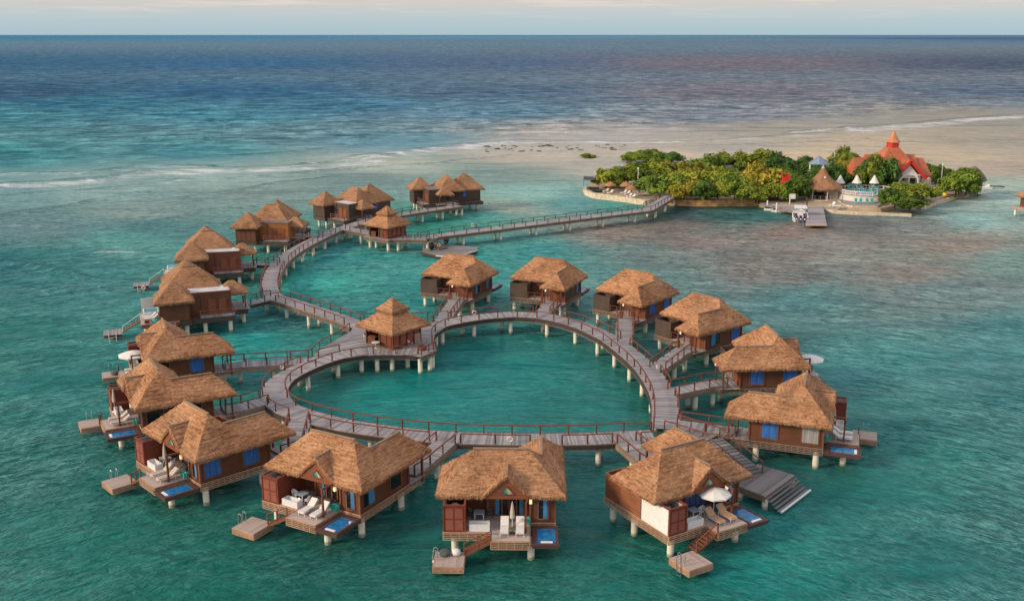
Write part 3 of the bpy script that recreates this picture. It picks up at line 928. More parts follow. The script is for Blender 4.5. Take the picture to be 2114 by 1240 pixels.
# ------------------------------------------------------------------ the larger villas along the western walk
def villa(label, group, pyr, rot, wall='wall_dark', flat='greyroof', stage=True, blue=True, k1=False):
    """origin at the middle roof; the entry faces local -y; pyr = plan position of the corner hut"""
    a = R(rot); ca, sa = math.cos(a), math.sin(a)
    ox = pyr[0] - (-5.8 * ca - 2.5 * sa); oy = pyr[1] - (-5.8 * sa + 2.5 * ca)
    t = thing('villa', label, 'villa', (ox, oy, 0), a, group)
    P = lambda n, k, f, m: part(t, n, ('B', k), f, m)
    EB = 5.0; FB = 2.4
    P('main_roof', 'r1', lambda b: thatch(b, [comp_hip(-3.2, -4.2, 3.2, 4.2, EB, .95), comp_hip(.2, -3.2, 8.2, 3.8, EB - .05, .92)], [(-3.2, -4.2, 3.2, 4.2), (.2, -3.2, 8.2, 3.8)], .2, .3), 'thatch_old')
    P('hut_roof', 'r2', lambda b: thatch(b, [comp_hip(-8.4, 0, -3.2, 5.2, EB + .1, .98)], [(-8.4, 0, -3.2, 5.2)], .2, .3), 'thatch_old')
    P('porch_roof', 'r3', lambda b: thatch(b, [comp_hip(-4.2, -7.4, -.4, -3.2, EB - .3, .8)], [(-4.2, -7.4, -.4, -3.2)], .2, .28), 'thatch_old')
    P('ridge_cap', 'rc', lambda b: b.bar((0, -1.0, EB + 3.12), (0, 1.0, EB + 3.12), .2, .1), 'thatch_old2'); P('ridge_cap', 'rc2', lambda b: b.bar((3.7, .3, EB + 3.26), (4.7, .3, EB + 3.26), .2, .1), 'thatch_old2')
    def walls(b):
        top = EB + .15
        b.box(-1.6, -3.0, FB, 7.1, -2.85, top); b.box(6.95, -2.85, FB, 7.1, 3.4, top); b.box(-2.7, 3.25, FB, 6.95, 3.4, top)
        b.box(-1.75, -2.85, FB, -1.6, -.2, top)
    P('wall', 'w', walls, wall)
    P('hut_wall', 'hw', lambda b: [b.box(-7.7, .7, FB, -7.58, 4.5, EB + .1), b.box(-7.58, .7, FB, -4.0, .82, EB + .1), b.box(-7.58, 4.38, FB, -4.0, 4.5, EB + .1)] + [b.box(-7.74, y, FB, -7.68, y + .08, EB) for y in (.7, 1.65, 2.6, 3.5, 4.4)] and None, wall if wall == 'wall_dark' else 'wall')
    def blk(b):
        b.box(-5.7, -4.9, FB, -1.7, .68, EB + .45)
    fb = P('bathroom_block', 'fb', blk, wall)
    def ftop(b):
        b.box(-5.6, -4.8, EB + .45, -1.8, .6, EB + .5)
    part(fb, 'flat_roof', ('B', 'ft', flat), ftop, flat)
    part(fb, 'parapet', ('B', 'pp'), lambda b: [b.box(-5.75, -4.95, EB + .4, -5.6, .7, EB + .6), b.box(-5.6, -4.95, EB + .4, -1.7, -4.8, EB + .6)] and None, 'trim')
    part(fb, 'downpipe', ('B', 'dpi'), lambda b: [b.tube((-5.78, -.9, FB), (-5.78, -.9, EB + .2), .06), b.box(-5.85, -1.02, EB, -5.7, -.78, EB + .3)] and None, 'rail_far')
    for y in (-3.7, -2.3):
        d = part(t, 'service_door', ('B', 'sd', y), lambda b: [b.box(-5.76, y - .5, FB + .02, -5.7, y + .5, FB + 2.15), b.box(-5.79, y - .4, FB + .2, -5.76, y + .4, FB + 1.0), b.box(-5.79, y - .4, FB + 1.15, -5.76, y + .4, FB + 2.0)] and None, 'wall_red')
        part(d, 'handle', ('B', 'sdh', y), lambda b: b.box(-5.84, y + .3, FB + 1, -5.79, y + .4, FB + 1.12), 'metal')
    # service balcony
    P('balcony', 'bal', lambda b: plank_poly(b, [(-7.2, -5.2), (-5.7, -5.2), (-5.7, -.6), (-7.2, -.6)], 0, FB, .2), 'deck')
    def br(b):
        for y in (-5.15, -2.9, -.65): b.box(-7.2, y - .06, FB, -7.08, y + .06, FB + 1.0)
        for z in (.55, .95): b.bar((-7.14, -5.15, FB + z), (-7.14, -.65, FB + z), .06, .06)
        b.bar((-7.14, -5.15, FB + .95), (-5.8, -5.15, FB + .95), .06, .06)
    P('balcony_railing', 'br', br, 'panel_in')
    def base(b):
        b.box(-7.2, -5.2, FB - .75, 7.1, 3.4, FB - .06); b.box(-7.72, .6, FB - .75, -2.7, 4.55, FB - .07); b.box(-4.2, -7.2, FB - .75, -.4, -5.2, FB - .06)
    P('floor_frame', 'base', base, 'wall_dark')
    P('porch_deck', 'pdk', lambda b: plank_poly(b, [(-4.2, -7.3), (-.4, -7.3), (-.4, -3.0), (-4.2, -3.0)] if False else [(-4.3, -7.4), (.6, -7.4), (.6, -3.0), (-1.7, -3.0), (-1.7, -4.95), (-4.3, -4.95)], 0, FB + .01, .2), 'deck')
    for x in (-3.8, -.8): part(t, 'porch_post', ('B', 'po', x), lambda b: b.box(x - .08, -7.0, FB, x + .08, -6.84, EB - .2), 'rail')
    d = P('entry_door', 'ed', lambda b: b.box(-1.4, -3.06, FB + .02, -.4, -3.0, FB + 2.15), 'black')
    for x in (-3.5, -1.1): part(t, 'porch_lamp', ('B', 'pl', x), lambda b: b.box(x - .1, -6.8, EB - .75, x + .1, -6.6, EB - .4), 'lamp')
    if blue:
        window(t, 'B1', .3, -3.0, FB + .9, .6, 1.2, 'f', 'blind', False, 'rail_far'); window(t, 'B2', 3.3, -3.0, FB + .9, .8, 1.5, 'f', 'blind', False, 'rail_far')
    for x, y in ((-6.6, -4.5), (-6.6, -1.2), (-6.9, 3.7), (-3.0, -6.6), (-1.2, -6.4), (2.8, -2.5), (6.4, -2.4), (6.4, 2.8), (2.8, 2.8), (-6.9, 1.2)): pile(t, x, y, FB - .7, .28)
    if stage:      # the sea side: terrace, hot tub, pool, stair and swim dock
        P = lambda n, k, f, m: part(t, n, ('B', k), f, m, loc=(0, -2.4, 0))
        P('sea_terrace', 'sea', lambda b: plank_poly(b, [(-7.9, 4.5), (-1.6, 4.5), (-1.6, 9.4), (-7.9, 9.4)], 0, FB - .02, .17), 'sundeck')
        P('terrace_frame', 'sf', lambda b: b.box(-7.85, 4.55, FB - .6, -1.65, 9.35, FB - .08), 'wall_red')
        if k1: P('screen_wall', 'scr', lambda b: b.box(-1.74, 5.6, FB, -1.62, 9.2, FB + 2.0), 'wallwhite')
        h = P('hot_tub', 'ht', lambda b: [b.box(-4.6, 7.0, FB, -2.0, 7.15, FB + .7), b.box(-4.6, 8.85, FB, -2.0, 9.0, FB + .7), b.box(-4.6, 7.15, FB, -4.45, 8.85, FB + .7), b.box(-2.15, 7.15, FB, -2.0, 8.85, FB + .7)] and None, 'white')
        part(h, 'water', ('B', 'htw'), lambda b: b.box(-4.45, 7.15, FB, -2.15, 8.85, FB + .6), 'ipool')
        p = P('plunge_pool', 'pf', lambda b: [b.box(-10.2, 5.0, 1.7, -7.95, 5.25, FB - .1), b.box(-10.2, 8.05, 1.7, -7.95, 8.3, FB - .1), b.box(-10.2, 5.25, 1.7, -9.95, 8.05, FB - .1), b.box(-9.95, 5.25, 1.72, -7.95, 8.05, 1.85)] and None, 'wall_red')
        part(p, 'water', ('B', 'pw'), lambda b: b.box(-9.95, 5.25, 1.85, -7.95, 8.05, FB - .18), 'pool')
        def st(b):
            for k in range(7):
                f_ = (k + .5) / 7; y = 9.4 + 2.4 * f_; z = FB - .15 - 1.35 * f_; b.box(-5.6, y - .18, z - .03, -4.4, y + .18, z + .03)
            for x in (-5.62, -4.38): b.bar((x, 9.4, FB - .1), (x, 11.8, .95), .07, .2)
        P('stair', 'st', st, 'lattice_grey')
        def strl(b):
            for x in (-5.62,): b.path([(x, 9.4, FB), (x, 9.4, FB + .9), (x, 11.7, 1.8), (x, 11.8, .9)], .035, 5)
        P('stair_rail', 'srl', strl, 'white')
        dk = P('swim_dock', 'dk', lambda b: plank_poly(b, [(-6.4, 11.8), (-3.6, 11.8), (-3.6, 14.2), (-6.4, 14.2)], 0, .95, .17), 'deck')
        part(dk, 'dock_frame', ('B', 'dkf'), lambda b: b.box(-6.3, 11.9, .55, -3.7, 14.1, .89), 'rail')
        part(dk, 'swim_ladder', ('B', 'lad'), lambda b: [b.path([(-6.3, y, 1), (-6.5, y, 1), (-6.5, y, -.6)], .04, 5) for y in (12.6, 13.5)] + [b.tube((-6.5, 12.6, z), (-6.5, 13.5, z), .03, n=5) for z in (.6, .2)] and None, 'white')
        for x, y in ((-7.2, 8.8), (-2.2, 8.8), (-7.2, 5.4), (-5.0, 13), (-9.6, 5.6)): pile(t, x, y - 2.4, FB - .6 if y < 10 else .6, .26)
    return t


def gazebo(label, pos, rot, open_side=True):
    t = thing('gazebo', label, 'gazebo', (pos[0], pos[1], 0), R(rot), 'two-tiered thatched gazebos')
    P = lambda n, k, f, m: part(t, n, ('G', k), f, m)
    P('main_roof', 'r', lambda b: thatch(b, [comp_hip(-3.35, -3.35, 3.35, 3.35, 4.75, .72, None, .12)], [(-3.35, -3.35, 3.35, 3.35)], .1, .28), 'thatch')
    P('cap_roof', 'cap', lambda b: thatch(b, [comp_hip(-1.5, -1.5, 1.5, 1.5, 6.75, .95)], [(-1.5, -1.5, 1.5, 1.5)], .1, .25), 'thatch')
    P('collar', 'col', lambda b: b.box(-.95, -.95, 6.2, .95, .95, 6.8), 'thatch_old2')
    def w(b):
        h = 2.35
        for x, y in ((-h, -h), (h, -h), (h, h), (-h, h), (0, -h), (-h, 0), (-h, -1.2), (h, 0), (0, h), (1.2, -h), (-1.2, -h)): b.box(x - .08, y - .08, DZ, x + .08, y + .08, 4.95)
        b.box(-h, -h - .04, 4.2, h, -h + .04, 4.9); b.box(-h - .04, -h, 4.2, -h + .04, h, 4.9)
        b.box(h - .04, -h, DZ, h + .04, h, 4.9); b.box(-h, h - .04, DZ, h, h + .04, 4.9)
    P('frame', 'w', w, 'wall')
    P('wall', 'wl', lambda b: [b.box(-2.28, -2.3, DZ, 2.28, -2.26, 4.3), b.box(-2.3, -2.26, DZ, -2.26, 0, 4.3), b.box(-2.3, .9, DZ, -2.26, 2.3, 3.3)] and None, 'wall')
    def pan(b):
        for x in (-1.75, -.6, .6, 1.75): b.box(x - .42, -2.37, DZ + .3, x + .42, -2.34, 4.15)
    P('shutter', 'pan', pan, 'panel_in')
    P('counter', 'ct', lambda b: [b.box(-2.2, .95, 3.3, -1.8, 2.2, 3.38)] and None, 'trim')
    P('door', 'dr', lambda b: b.box(-2.36, -2.1, DZ + .02, -2.32, -1.3, 4.2), 'panel')
    return t


# ------------------------------------------------------------------ boardwalks
def boardwalk(label, group=None):
    return thing('boardwalk', label, 'boardwalk', (0, 0, 0), 0, group)


inner_px = [(900, 722), (897, 706), (896, 692), (904, 682), (918, 675), (940, 669), (966, 664), (1008, 658), (1066, 654), (1112, 657), (1154, 666), (1196, 680),
            (1238, 701), (1259, 717), (1288, 741), (1311, 764), (1327, 788), (1340, 813), (1345, 837), (1345, 860), (1343, 882)]
bottom_px = [(1343, 887), (1280, 889), (1212, 893), (1132, 894), (1082, 894), (1010, 893), (950, 891), (903, 888), (866, 885), (821, 880), (776, 874), (734, 868), (698, 860),
             (669, 853), (645, 846), (621, 838), (607, 829), (598, 818), (594, 806), (597, 795), (608, 783), (629, 770), (653, 759), (680, 748), (714, 738), (750, 732), (798, 731), (840, 731), (862, 732)]
Wd = 2.85
in_r = resample([G(*p) for p in inner_px], 1.5); in_b = resample([G(*p) for p in bottom_px], 1.5)
out_r = offset(in_r, Wd); out_b = offset(in_b, Wd)
ring_in = in_r + in_b
# (both run clockwise seen from above, so the outer edge lies to the left)
cenr = (sum(p[0] for p in ring_in) / len(ring_in), sum(p[1] for p in ring_in) / len(ring_in))
if math.dist(out_r[8], cenr) < math.dist(in_r[8], cenr): out_r = offset(in_r, -Wd)
if math.dist(out_b[20], cenr) < math.dist(in_b[20], cenr): out_b = offset(in_b, -Wd)

BP = {}   # bungalow placements from the survey: position, rotation, side
for k, s, x, y, r in (('S2', 1, -.8, 76.0, -1.2), ('S3', 1, -14.8, 79.0, -29.3), ('W1', 1, -28.0, 85.4, -46.5), ('W2', 1, -36.0, 97.8, -60.5), ('W3', 1, -39.8, 112.7, -66),
                      ('S1', 1, 13.8, 77.0, 30.9), ('N1', -1, -7.8, 150.3, 156.1), ('N2', -1, 5.5, 147.8, 156.5), ('N3', -1, 17.6, 139.3, 140.5), ('N4', -1, 24.5, 125.3, 128.2),
                      ('E1', -1, 29.0, 109.9, 94.5), ('E2', -1, 28.2, 93.3, 71)):
    BP[k] = ((x, y), r, s)


def loc(k, x, y, z=None):
    (px, py), r, s = BP[k]; c, q = math.cos(R(r)), math.sin(R(r)); x *= s
    p = (px + x * c - y * q, py + x * q + y * c)
    return p if z is None else (p[0], p[1], z)


spur_px = {'S2': (1108, 903), 'S3': (918, 903), 'W1': (622, 870), 'W2': (556, 830), 'W3': (648, 742), 'S1': (1300, 906), 'N1': (936, 668), 'N2': (1115, 653),
           'N3': (1262, 706), 'N4': (1335, 762), 'E1': (1372, 806), 'E2': (1384, 868)}
spurs = {}
for k, p in spur_px.items():
    e = G(*p); a = loc(k, 3.0, 5.9); m = loc(k, 3.0, 7.6 if k != 'S2' else 7.0)
    # aim at the ring's nearest outer-edge point to the surveyed joint
    best = min(out_r + out_b, key=lambda q: math.dist(q, e) + .0 * math.dist(q, m))
    spurs[k] = (a, m, best, min(ring_in, key=lambda q: math.dist(q, best)))
SW = 2.1


def runs(line, gaps):
    """split a polyline where it passes a gap"""
    out = []; cur = []
    for p in resample(line, .25):
        if any(math.dist(p, g) < w for g, w in gaps):
            if len(cur) > 3: out.append(cur)
            cur = []
        else: cur.append(p)
    if len(cur) > 3: out.append(cur)
    return [resample(c, 1.25) for c in out]


pathA_px = [(742, 672), (700, 655), (650, 639), (600, 622), (562, 612), (556, 590), (563, 562), (578, 540), (606, 518), (640, 499), (672, 484), (697, 472), (716, 468)]
pA = [G(*p) for p in pathA_px]; pA = smooth(pA[:5], 1) + smooth(pA[5:], 1)
pB = [G(*p) for p in ((716, 468), (757, 455), (834, 441), (948, 424))]
pC = [G(*p) for p in ((712, 471), (762, 479), (800, 491), (848, 491), (884, 492))]
pD = [G(*p) for p in ((882, 492), (893, 487), (1025, 471), (1184, 451), (1335, 433), (1384, 404))]

bw = boardwalk('curved grey plank boardwalk forming the heart-shaped ring in the centre')
def f(b): strip_deck(b, in_r, out_r, DZ); strip_deck(b, in_b, out_b, DZ)
part(bw, 'deck', 'ringdeck', f, 'deck')
for i_, l in enumerate((in_r, out_r, in_b, out_b)): part(bw, 'beam', ('ringbeam', i_), lambda b: beams(b, l, DZ), 'under')
for i_, l in enumerate((in_r, in_b, out_r[3:], out_b[:-14])):
    part(bw, 'lattice_skirt', ('ringskirt', i_), lambda b: [lattice(b, p, q, DZ - .06, .62, vs=.5, ns=5) for p, q in zip(l, l[1:])] and None, 'lattice_grey')
def edging(b):
    for l in (offset(in_r, -.02), offset(in_b, -.02)):
        for p, q in zip(l, l[1:]): b.bar((p[0], p[1], DZ - .04), (q[0], q[1], DZ - .04), .08, .1)
part(bw, 'edge_board', 'ringedge', edging, 'rail_far')
sgn_r = 1 if math.dist(offset(in_r, .3)[8], out_r[8]) < math.dist(offset(in_r, -.3)[8], out_r[8]) else -1
sgn_b = 1 if math.dist(offset(in_b, .3)[20], out_b[20]) < math.dist(offset(in_b, -.3)[20], out_b[20]) else -1
for l in (offset(in_r, .3 * sgn_r), offset(in_b, .3 * sgn_b)): handrail(bw, l, DZ, 2.7)
Gz = (-14.7, 121.9)
gaps = [(spurs[k][2], 1.35) for k in spurs] + [(Gz, 7.2)]
ramp0 = G(1398, 893)
gaps.append((ramp0, 1.6))
for l in (offset(out_r, -.15 * sgn_r), offset(out_b, -.15 * sgn_b)):
    for r_ in runs(l, gaps): handrail(bw, r_, DZ, 2.7)
for l, s_ in ((in_r, sgn_r), (in_b, sgn_b)):
    rr = resample(offset(l, .45 * s_), 5.2); ro = resample(offset(l, (Wd - .5) * s_), 5.6)
    for p in rr[:-1]: pile(bw, p[0], p[1])
    for p in ro[1:-1]: pile(bw, p[0], p[1])

# platform round the near gazebo
plat = thing('gazebo_platform', 'grey plank platform under the near gazebo at the notch of the heart', 'platform', (0, 0, 0))
pl = [G(*p) for p in ((902, 722), (896, 706), (898, 690), (918, 676), (935, 668), (880, 664), (800, 660), (738, 660), (724, 684), (700, 697), (660, 722), (640, 741), (700, 741), (750, 733), (800, 732), (845, 732), (868, 736))]
part(plat, 'deck', 'platdeck', lambda b: plank_poly(b, pl, R(35), DZ - .006, .18), 'deck')
part(plat, 'lattice_skirt', 'platskirt', lambda b: [lattice(b, p, q, DZ - .06, .62, vs=.5) for p, q in zip(pl[5:11], pl[6:12])] + [lattice(b, pl[-1], pl[0], DZ - .06, .62)] and None, 'lattice_grey')
handrail(plat, [G(*p) for p in ((870, 733), (900, 720))], DZ, 1.4)
handrail(plat, [G(*p) for p in ((722, 681), (712, 690), (697, 699), (664, 716), (642, 736), (600, 741))], DZ, 2.6)
handrail(plat, [G(*p) for p in ((752, 662), (850, 660), (925, 655))], DZ, 2.8)
for p in ((747, 769), (810, 766), (842, 761), (868, 771), (888, 765), (760, 730), (700, 735), (720, 722), (850, 730), (900, 715)):
    q = G(*p, 0); pile(plat, q[0], q[1])


def walk(label, line, width, z, rails=(1, 1), gaps=(), piles=5.5, mat='rail', post=2.6, skirt='lattice_grey', group=None, trim=0, closed_skirt=True, pile_off=.5, skip_pile_near=None):
    w = boardwalk(label, group)
    L = resample(line, 1.5); a = offset(L, width / 2); c = offset(L, -width / 2)
    part(w, 'deck', ('wd', label), lambda b: strip_deck(b, a, c, z), 'deck')
    for l in (a, c): part(w, 'beam', ('wb', label, l is a), lambda b: beams(b, l, z), 'under')
    for sd_ in (1, -1):
        l = offset(L, sd_ * (width / 2 + .1))
        part(w, 'lattice_skirt', ('ws', label, sd_), lambda b: [lattice(b, p, q, z - .06, .6, vs=.5) for p, q in zip(l, l[1:])] and None, skirt)
    for on, o in zip(rails, (width / 2 - .1, -width / 2 + .1)):
        if not on: continue
        for r_ in runs(offset(L, o), list(gaps)): handrail(w, r_, z, post, mat)
    P_ = resample(line, piles)
    for i, p in enumerate(P_):
        q = P_[min(i + 1, len(P_) - 1)]; o_ = P_[max(i - 1, 0)]; tt = Vector((q[0] - o_[0], q[1] - o_[1])).normalized()
        for s_ in (-1, 1):
            x, y = p[0] - tt.y * s_ * (width / 2 - pile_off), p[1] + tt.x * s_ * (width / 2 - pile_off)
            if skip_pile_near and any(math.dist((x, y), g) < w_ for g, w_ in skip_pile_near): continue
            pile(w, x, y, z - .5)
    return w


VB = {'B1': ((-45.4, 133.3), 110), 'B2': ((-51.0, 159.9), 106), 'B3': ((-48.9, 187.9), 84), 'B4': ((-39.1, 213.7), 47), 'B5': ((-21.3, 235.8), 20)}


def vloc(k, x, y):
    (px, py), r = VB[k]; c, q = math.cos(R(r)), math.sin(R(r)); ox = px - (-5.8 * c - 2.5 * q); oy = py - (-5.8 * q + 2.5 * c)
    return (ox + x * c - y * q, oy + x * q + y * c)


G2 = (-23.6, 191.5)
vgap = {}
for k in VB:
    e = vloc(k, -1.6, -7.3); lineall = resample(pA, .5) + resample(pB, .5)
    vgap[k] = (e, min(lineall, key=lambda q: math.dist(q, e)))
ga = [(v[1], 2.2) for v in vgap.values()]
walk('long boardwalk running from the near gazebo up to the upper-left villas', pA, 2.7, DZ - .004, gaps=[(g, 2.3) for g, _ in ga] + [(pA[0], 2.0), (pA[-1], 2.0)], post=2.4, mat='rail')
walk('straight boardwalk branch passing the farthest villa behind the rear gazebo', pB, 2.7, DZ, rails=(1, 1), gaps=[(g, 2.0) for g, _ in ga] + [(pB[0], 2.5)], mat='rail_far', post=2.6)
walk('short boardwalk branch carrying the rear gazebo', pC, 2.7, DZ - .008, gaps=[(pC[0], 3), (G2, 3.6)], mat='rail_far', post=2.4)
walk('long footbridge from the rear gazebo to the wooded island', pD, 2.9, DZ - .004, gaps=[(pD[0], 1.0)], mat='rail_far', post=2.8, piles=9.0)
names = {'S2': 'short boardwalk spur behind the bottom-centre bungalow', 'S3': 'boardwalk spur leading down to the bungalow with two white armchairs', 'W1': 'boardwalk spur to the lowest of the left-hand bungalows',
         'W2': 'boardwalk spur to the middle left-hand bungalow', 'W3': 'bent boardwalk spur to the uppermost left-hand bungalow of the heart', 'S1': 'boardwalk spur to the bungalow beside the weathered landing',
         'N1': 'bent boardwalk spur to the leftmost bungalow above the heart', 'N2': 'boardwalk spur near the walking person', 'N3': 'boardwalk spur to the third bungalow above the heart', 'N4': 'boardwalk spur starting beside the life ring at the upper right of the heart',
         'E1': 'level boardwalk spur to the upper right-hand bungalow', 'E2': 'slanting boardwalk spur to the lower right-hand bungalow'}
for k, (a, m, e, i_) in spurs.items():
    d = Vector((i_[0] - e[0], i_[1] - e[1])).normalized() * .4; e2 = (e[0] + d.x, e[1] + d.y)
    line = [a, m, e2]
    w = boardwalk(names[k], 'boardwalk spurs to the bungalows')
    def sides(s_):
        def off1(p, q):
            t_ = Vector((q[0] - p[0], q[1] - p[1])).normalized(); return -t_.y * s_, t_.x * s_
        n1 = off1(a, m); n2 = off1(m, e2); nm = Vector((n1[0] + n2[0], n1[1] + n2[1])); nm = nm / nm.length * (abs(s_)) / max(.5, (nm.length / 2 / abs(s_)))
        return [(a[0] + n1[0], a[1] + n1[1]), (m[0] + nm.x, m[1] + nm.y), (e2[0] + n2[0], e2[1] + n2[1])]
    A_, C_ = sides(SW / 2), sides(-SW / 2)
    part(w, 'deck', ('sd', k), lambda b: strip_deck(b, A_, C_, DZ + .004 - .012), 'deck')
    for l in (sides(SW / 2 + .05), sides(-SW / 2 - .05)):
        part(w, 'lattice_skirt', ('ss', k, l[0]), lambda b: [lattice(b, p, q, DZ - .08, .6) for p, q in zip(l, l[1:])] + [beams(b, l, DZ - .05)] and None, 'lattice_grey')
    if k != 'S2':
        for l in (sides(SW / 2 - .08), sides(-SW / 2 + .08)):
            l2 = [l[0], l[1], (l[2][0] - d.x * .7, l[2][1] - d.y * .7)]
            L2 = resample(l2, .3)
            L2 = L2[3:] if k in 'N1N2N3N4' else L2
            cor = [L2[0], l[1], L2[-1]]
            handrail(w, cor, DZ, 2.3)
    mid = ((m[0] + e[0]) / 2, (m[1] + e[1]) / 2)
    ang = Vector((-(e[1] - m[1]), e[0] - m[0])).normalized() * .6
    if math.dist(m, e) > 3:
        for q in ((mid, 1), (mid, -1)): pile(w, q[0][0] + ang.x * q[1], q[0][1] + ang.y * q[1])
    pile(w, m[0] + ang.x, m[1] + ang.y)
for k, (e, g) in vgap.items():
    nm = {'B1': 'plank gangway to the nearest of the flat-topped villas', 'B2': 'plank gangway to the second flat-topped villa', 'B3': 'plank gangway to the villa with the orange-lit wall', 'B4': 'plank gangway to the villa behind the rear gazebo', 'B5': 'plank gangway to the farthest villa'}[k]
    if math.dist(e, g) < .8: continue
    w = boardwalk(nm, 'gangways to the flat-topped villas')
    A_ = offset([e, g], .9); C_ = offset([e, g], -.9)
    part(w, 'deck', ('vg', k), lambda b: strip_deck(b, A_, C_, DZ - .012), 'deck')
    part(w, 'beam', ('vgb', k), lambda b: beams(b, A_, DZ), 'under'); part(w, 'beam', ('vgc', k), lambda b: beams(b, C_, DZ), 'under')
    for l in (A_, C_): handrail(w, l, DZ, 2.0, 'rail_far')

gazebo('near two-tiered thatched gazebo at the notch of the heart, armchair outside', Gz, 50)
gazebo('rear two-tiered thatched gazebo at the start of the island bridge', G2, 52)
w = thing('gazebo_platform', 'small plank platform under the rear gazebo', 'platform', (G2[0], G2[1], 0), R(52))
part(w, 'deck', 'g2deck', lambda b: plank_poly(b, [(-3.2, -3.2), (3.2, -3.2), (3.2, 3.2), (-3.2, 3.2)], 0, DZ - .02, .18), 'deck')
part(w, 'lattice_skirt', 'g2sk', lambda b: [lattice(b, p, q, DZ - .07, .6) for p, q in zip([(-3.2, -3.2), (3.2, -3.2), (3.2, 3.2), (-3.2, 3.2)], [(3.2, -3.2), (3.2, 3.2), (-3.2, 3.2), (-3.2, -3.2)])] and None, 'lattice_grey')
for x in (-2.4, 2.4):
    for y in (-2.4, 2.4): pile(w, x, y)
exec_order.append('walks')

# ------------------------------------------------------------------ the bungalows
GRP = 'thatched overwater bungalows round the heart'
D_ = {'S2': ('front-facing thatched bungalow at the bottom centre, closed parasol on its terrace', dict(w1='glass', w2='glass')),
      'S3': ('thatched bungalow with two white armchairs on its terrace, left of the bottom-centre one', dict(w1='half', w2='glass')),
      'W1': ('lowest thatched bungalow of the left-hand row, two blue windows on its long wall', dict(w1='blue', w2='blue')),
      'W2': ('thatched bungalow with orange terrace chairs, middle of the three at the left of the heart', dict(w1='glass', w2='glass')),
      'W3': ('thatched bungalow with an open white parasol, uppermost of the three left of the heart', dict(w1='glass', w2='blue')),
      'S1': ('thatched bungalow with a white shower screen and open parasol beside the weathered landing', dict(white_side=True, w1='drape', w2='blue', doors='blue')),
      'N1': ('leftmost thatched bungalow of the row above the heart, reached by a bent spur', dict(w1='half', w2='half', front=False)),
      'N2': ('second thatched bungalow from the left above the heart, near the walking person', dict(w1='half', w2='glass', front=False)),
      'N3': ('third thatched bungalow above the heart, two bright blue windows on its right wall', dict(w1='blue', w2='blue', front=False)),
      'N4': ('fourth thatched bungalow above the heart, one dark and one blue window on its right side', dict(w1='blue', w2='half', front=False)),
      'E1': ('upper thatched bungalow at the right of the heart, open white parasol behind its roof', dict(w1='blue', w2='blind', front=False)),
      'E2': ('lower thatched bungalow at the right of the heart, one blue blind and one grey curtain', dict(w1='drape', w2='blind', front=False))}
for k in BP:
    (x, y), r, s = BP[k]
    bungalow(D_[k][0], GRP, (x, y), r, s, **D_[k][1])


def rot_of(k, a=0): return R(BP[k][1] + a * BP[k][2])


nick = {'S2': 'bottom-centre bungalow', 'S3': 'bungalow with two white armchairs', 'W1': 'lowest left-hand bungalow', 'W2': 'middle left-hand bungalow', 'W3': 'uppermost left-hand bungalow', 'S1': 'bungalow beside the weathered landing', 'E1': 'upper right-hand bungalow', 'E2': 'lower right-hand bungalow'}
LG = 'sun loungers on the bungalow terraces'
for k in ('S2', 'S3', 'W1', 'W2', 'S1', 'E2', 'W3'):
    m_ = {'S1': 'tanfab', 'W1': 'beige', 'W2': 'beige'}.get(k, 'fabric'); c_ = {'S1': 'tan', 'W1': 'beige', 'W2': 'beige'}.get(k, 'white')
    for i, x in enumerate((.3, 1.5)):
        lounger(f'{c_} lounger of the {nick[k]}, {"farther from" if i == 0 else "nearer"} its plunge pool', LG, loc(k, x, -3.75, FZ), rot_of(k), m_, 'plastic' if k != 'E2' else 'yellowwood' if False else 'plastic')
    tub(f'white rectangular bathtub on the terrace of the {nick[k]}', loc(k, -1.65, -3.45, FZ), rot_of(k))
    tx, ty = {'S3': (-1.4, -2.55), 'S1': (-.75, -2.45), 'W1': (-1.6, -2.5)}.get(k, (-1.75, -1.95))
    tbn = table(f'square grey-topped table behind the tub at the {nick[k]}', loc(k, tx, ty, FZ), rot_of(k))
    cooler(f'{"green" if k == "E2" else "teal"} cooler box by the terrace wall of the {nick[k]}', loc(k, 1.95, -2.45, FZ), rot_of(k))
for k, mt, cn, sp in (('S2', 'greyfab', 'dark grey', ((-2.35, -1.6, 60), (-.95, -1.5, -60))), ('S3', 'plastic', 'white', ((-2.15, -2.5, 80), (-.6, -2.8, -90))), ('S1', 'plastic', 'white', ((-.02, -2.5, -80),)),
                      ('W1', 'plastic', 'white', ((-.8, -2.2, -70),)), ('W2', 'orange', 'orange', ((-2.35, -1.5, 60), (-1.0, -1.7, -60))), ('W3', 'black', 'black', ((-1.1, -1.6, -70),))):
    for i, (x, y, a) in enumerate(sp):
        pos_ = ('nearer the shower enclosure' if i == 0 else 'nearer the doors') if len(sp) > 1 else 'beside the table'
        armchair(f'{cn} armchair, {nick[k]}, {pos_}', loc(k, x, y, FZ), rot_of(k, a), mt)
parasol('closed cream parasol between two white loungers on the bottom-centre bungalow', loc('S2', .9, -3.6, FZ), 0, False, 'beige')
side_table('small round table under the closed parasol of the bottom-centre bungalow', loc('S2', .9, -4.1, FZ))
side_table('small round table between the loungers of the bungalow with two white armchairs', loc('S3', .9, -4.0, FZ))
parasol('closed cream parasol beside the white tub of the lowest left-hand bungalow', loc('W1', -.75, -2.9, FZ), 0, False, 'beige')
parasol('closed cream parasol on the terrace edge of the middle left-hand bungalow', loc('W2', -2.55, -3.7, FZ), 0, False, 'beige')
parasol('open white eight-sided parasol over the tan loungers', loc('S1', .85, -3.0, FZ), rot_of('S1'), True, 'fabric', group='open white terrace parasols')
parasol('open white parasol half hidden behind the roof of the upper right-hand bungalow', loc('E1', .6, -4.4, FZ), 0, True, 'fabric', 1.6, group='open white terrace parasols')
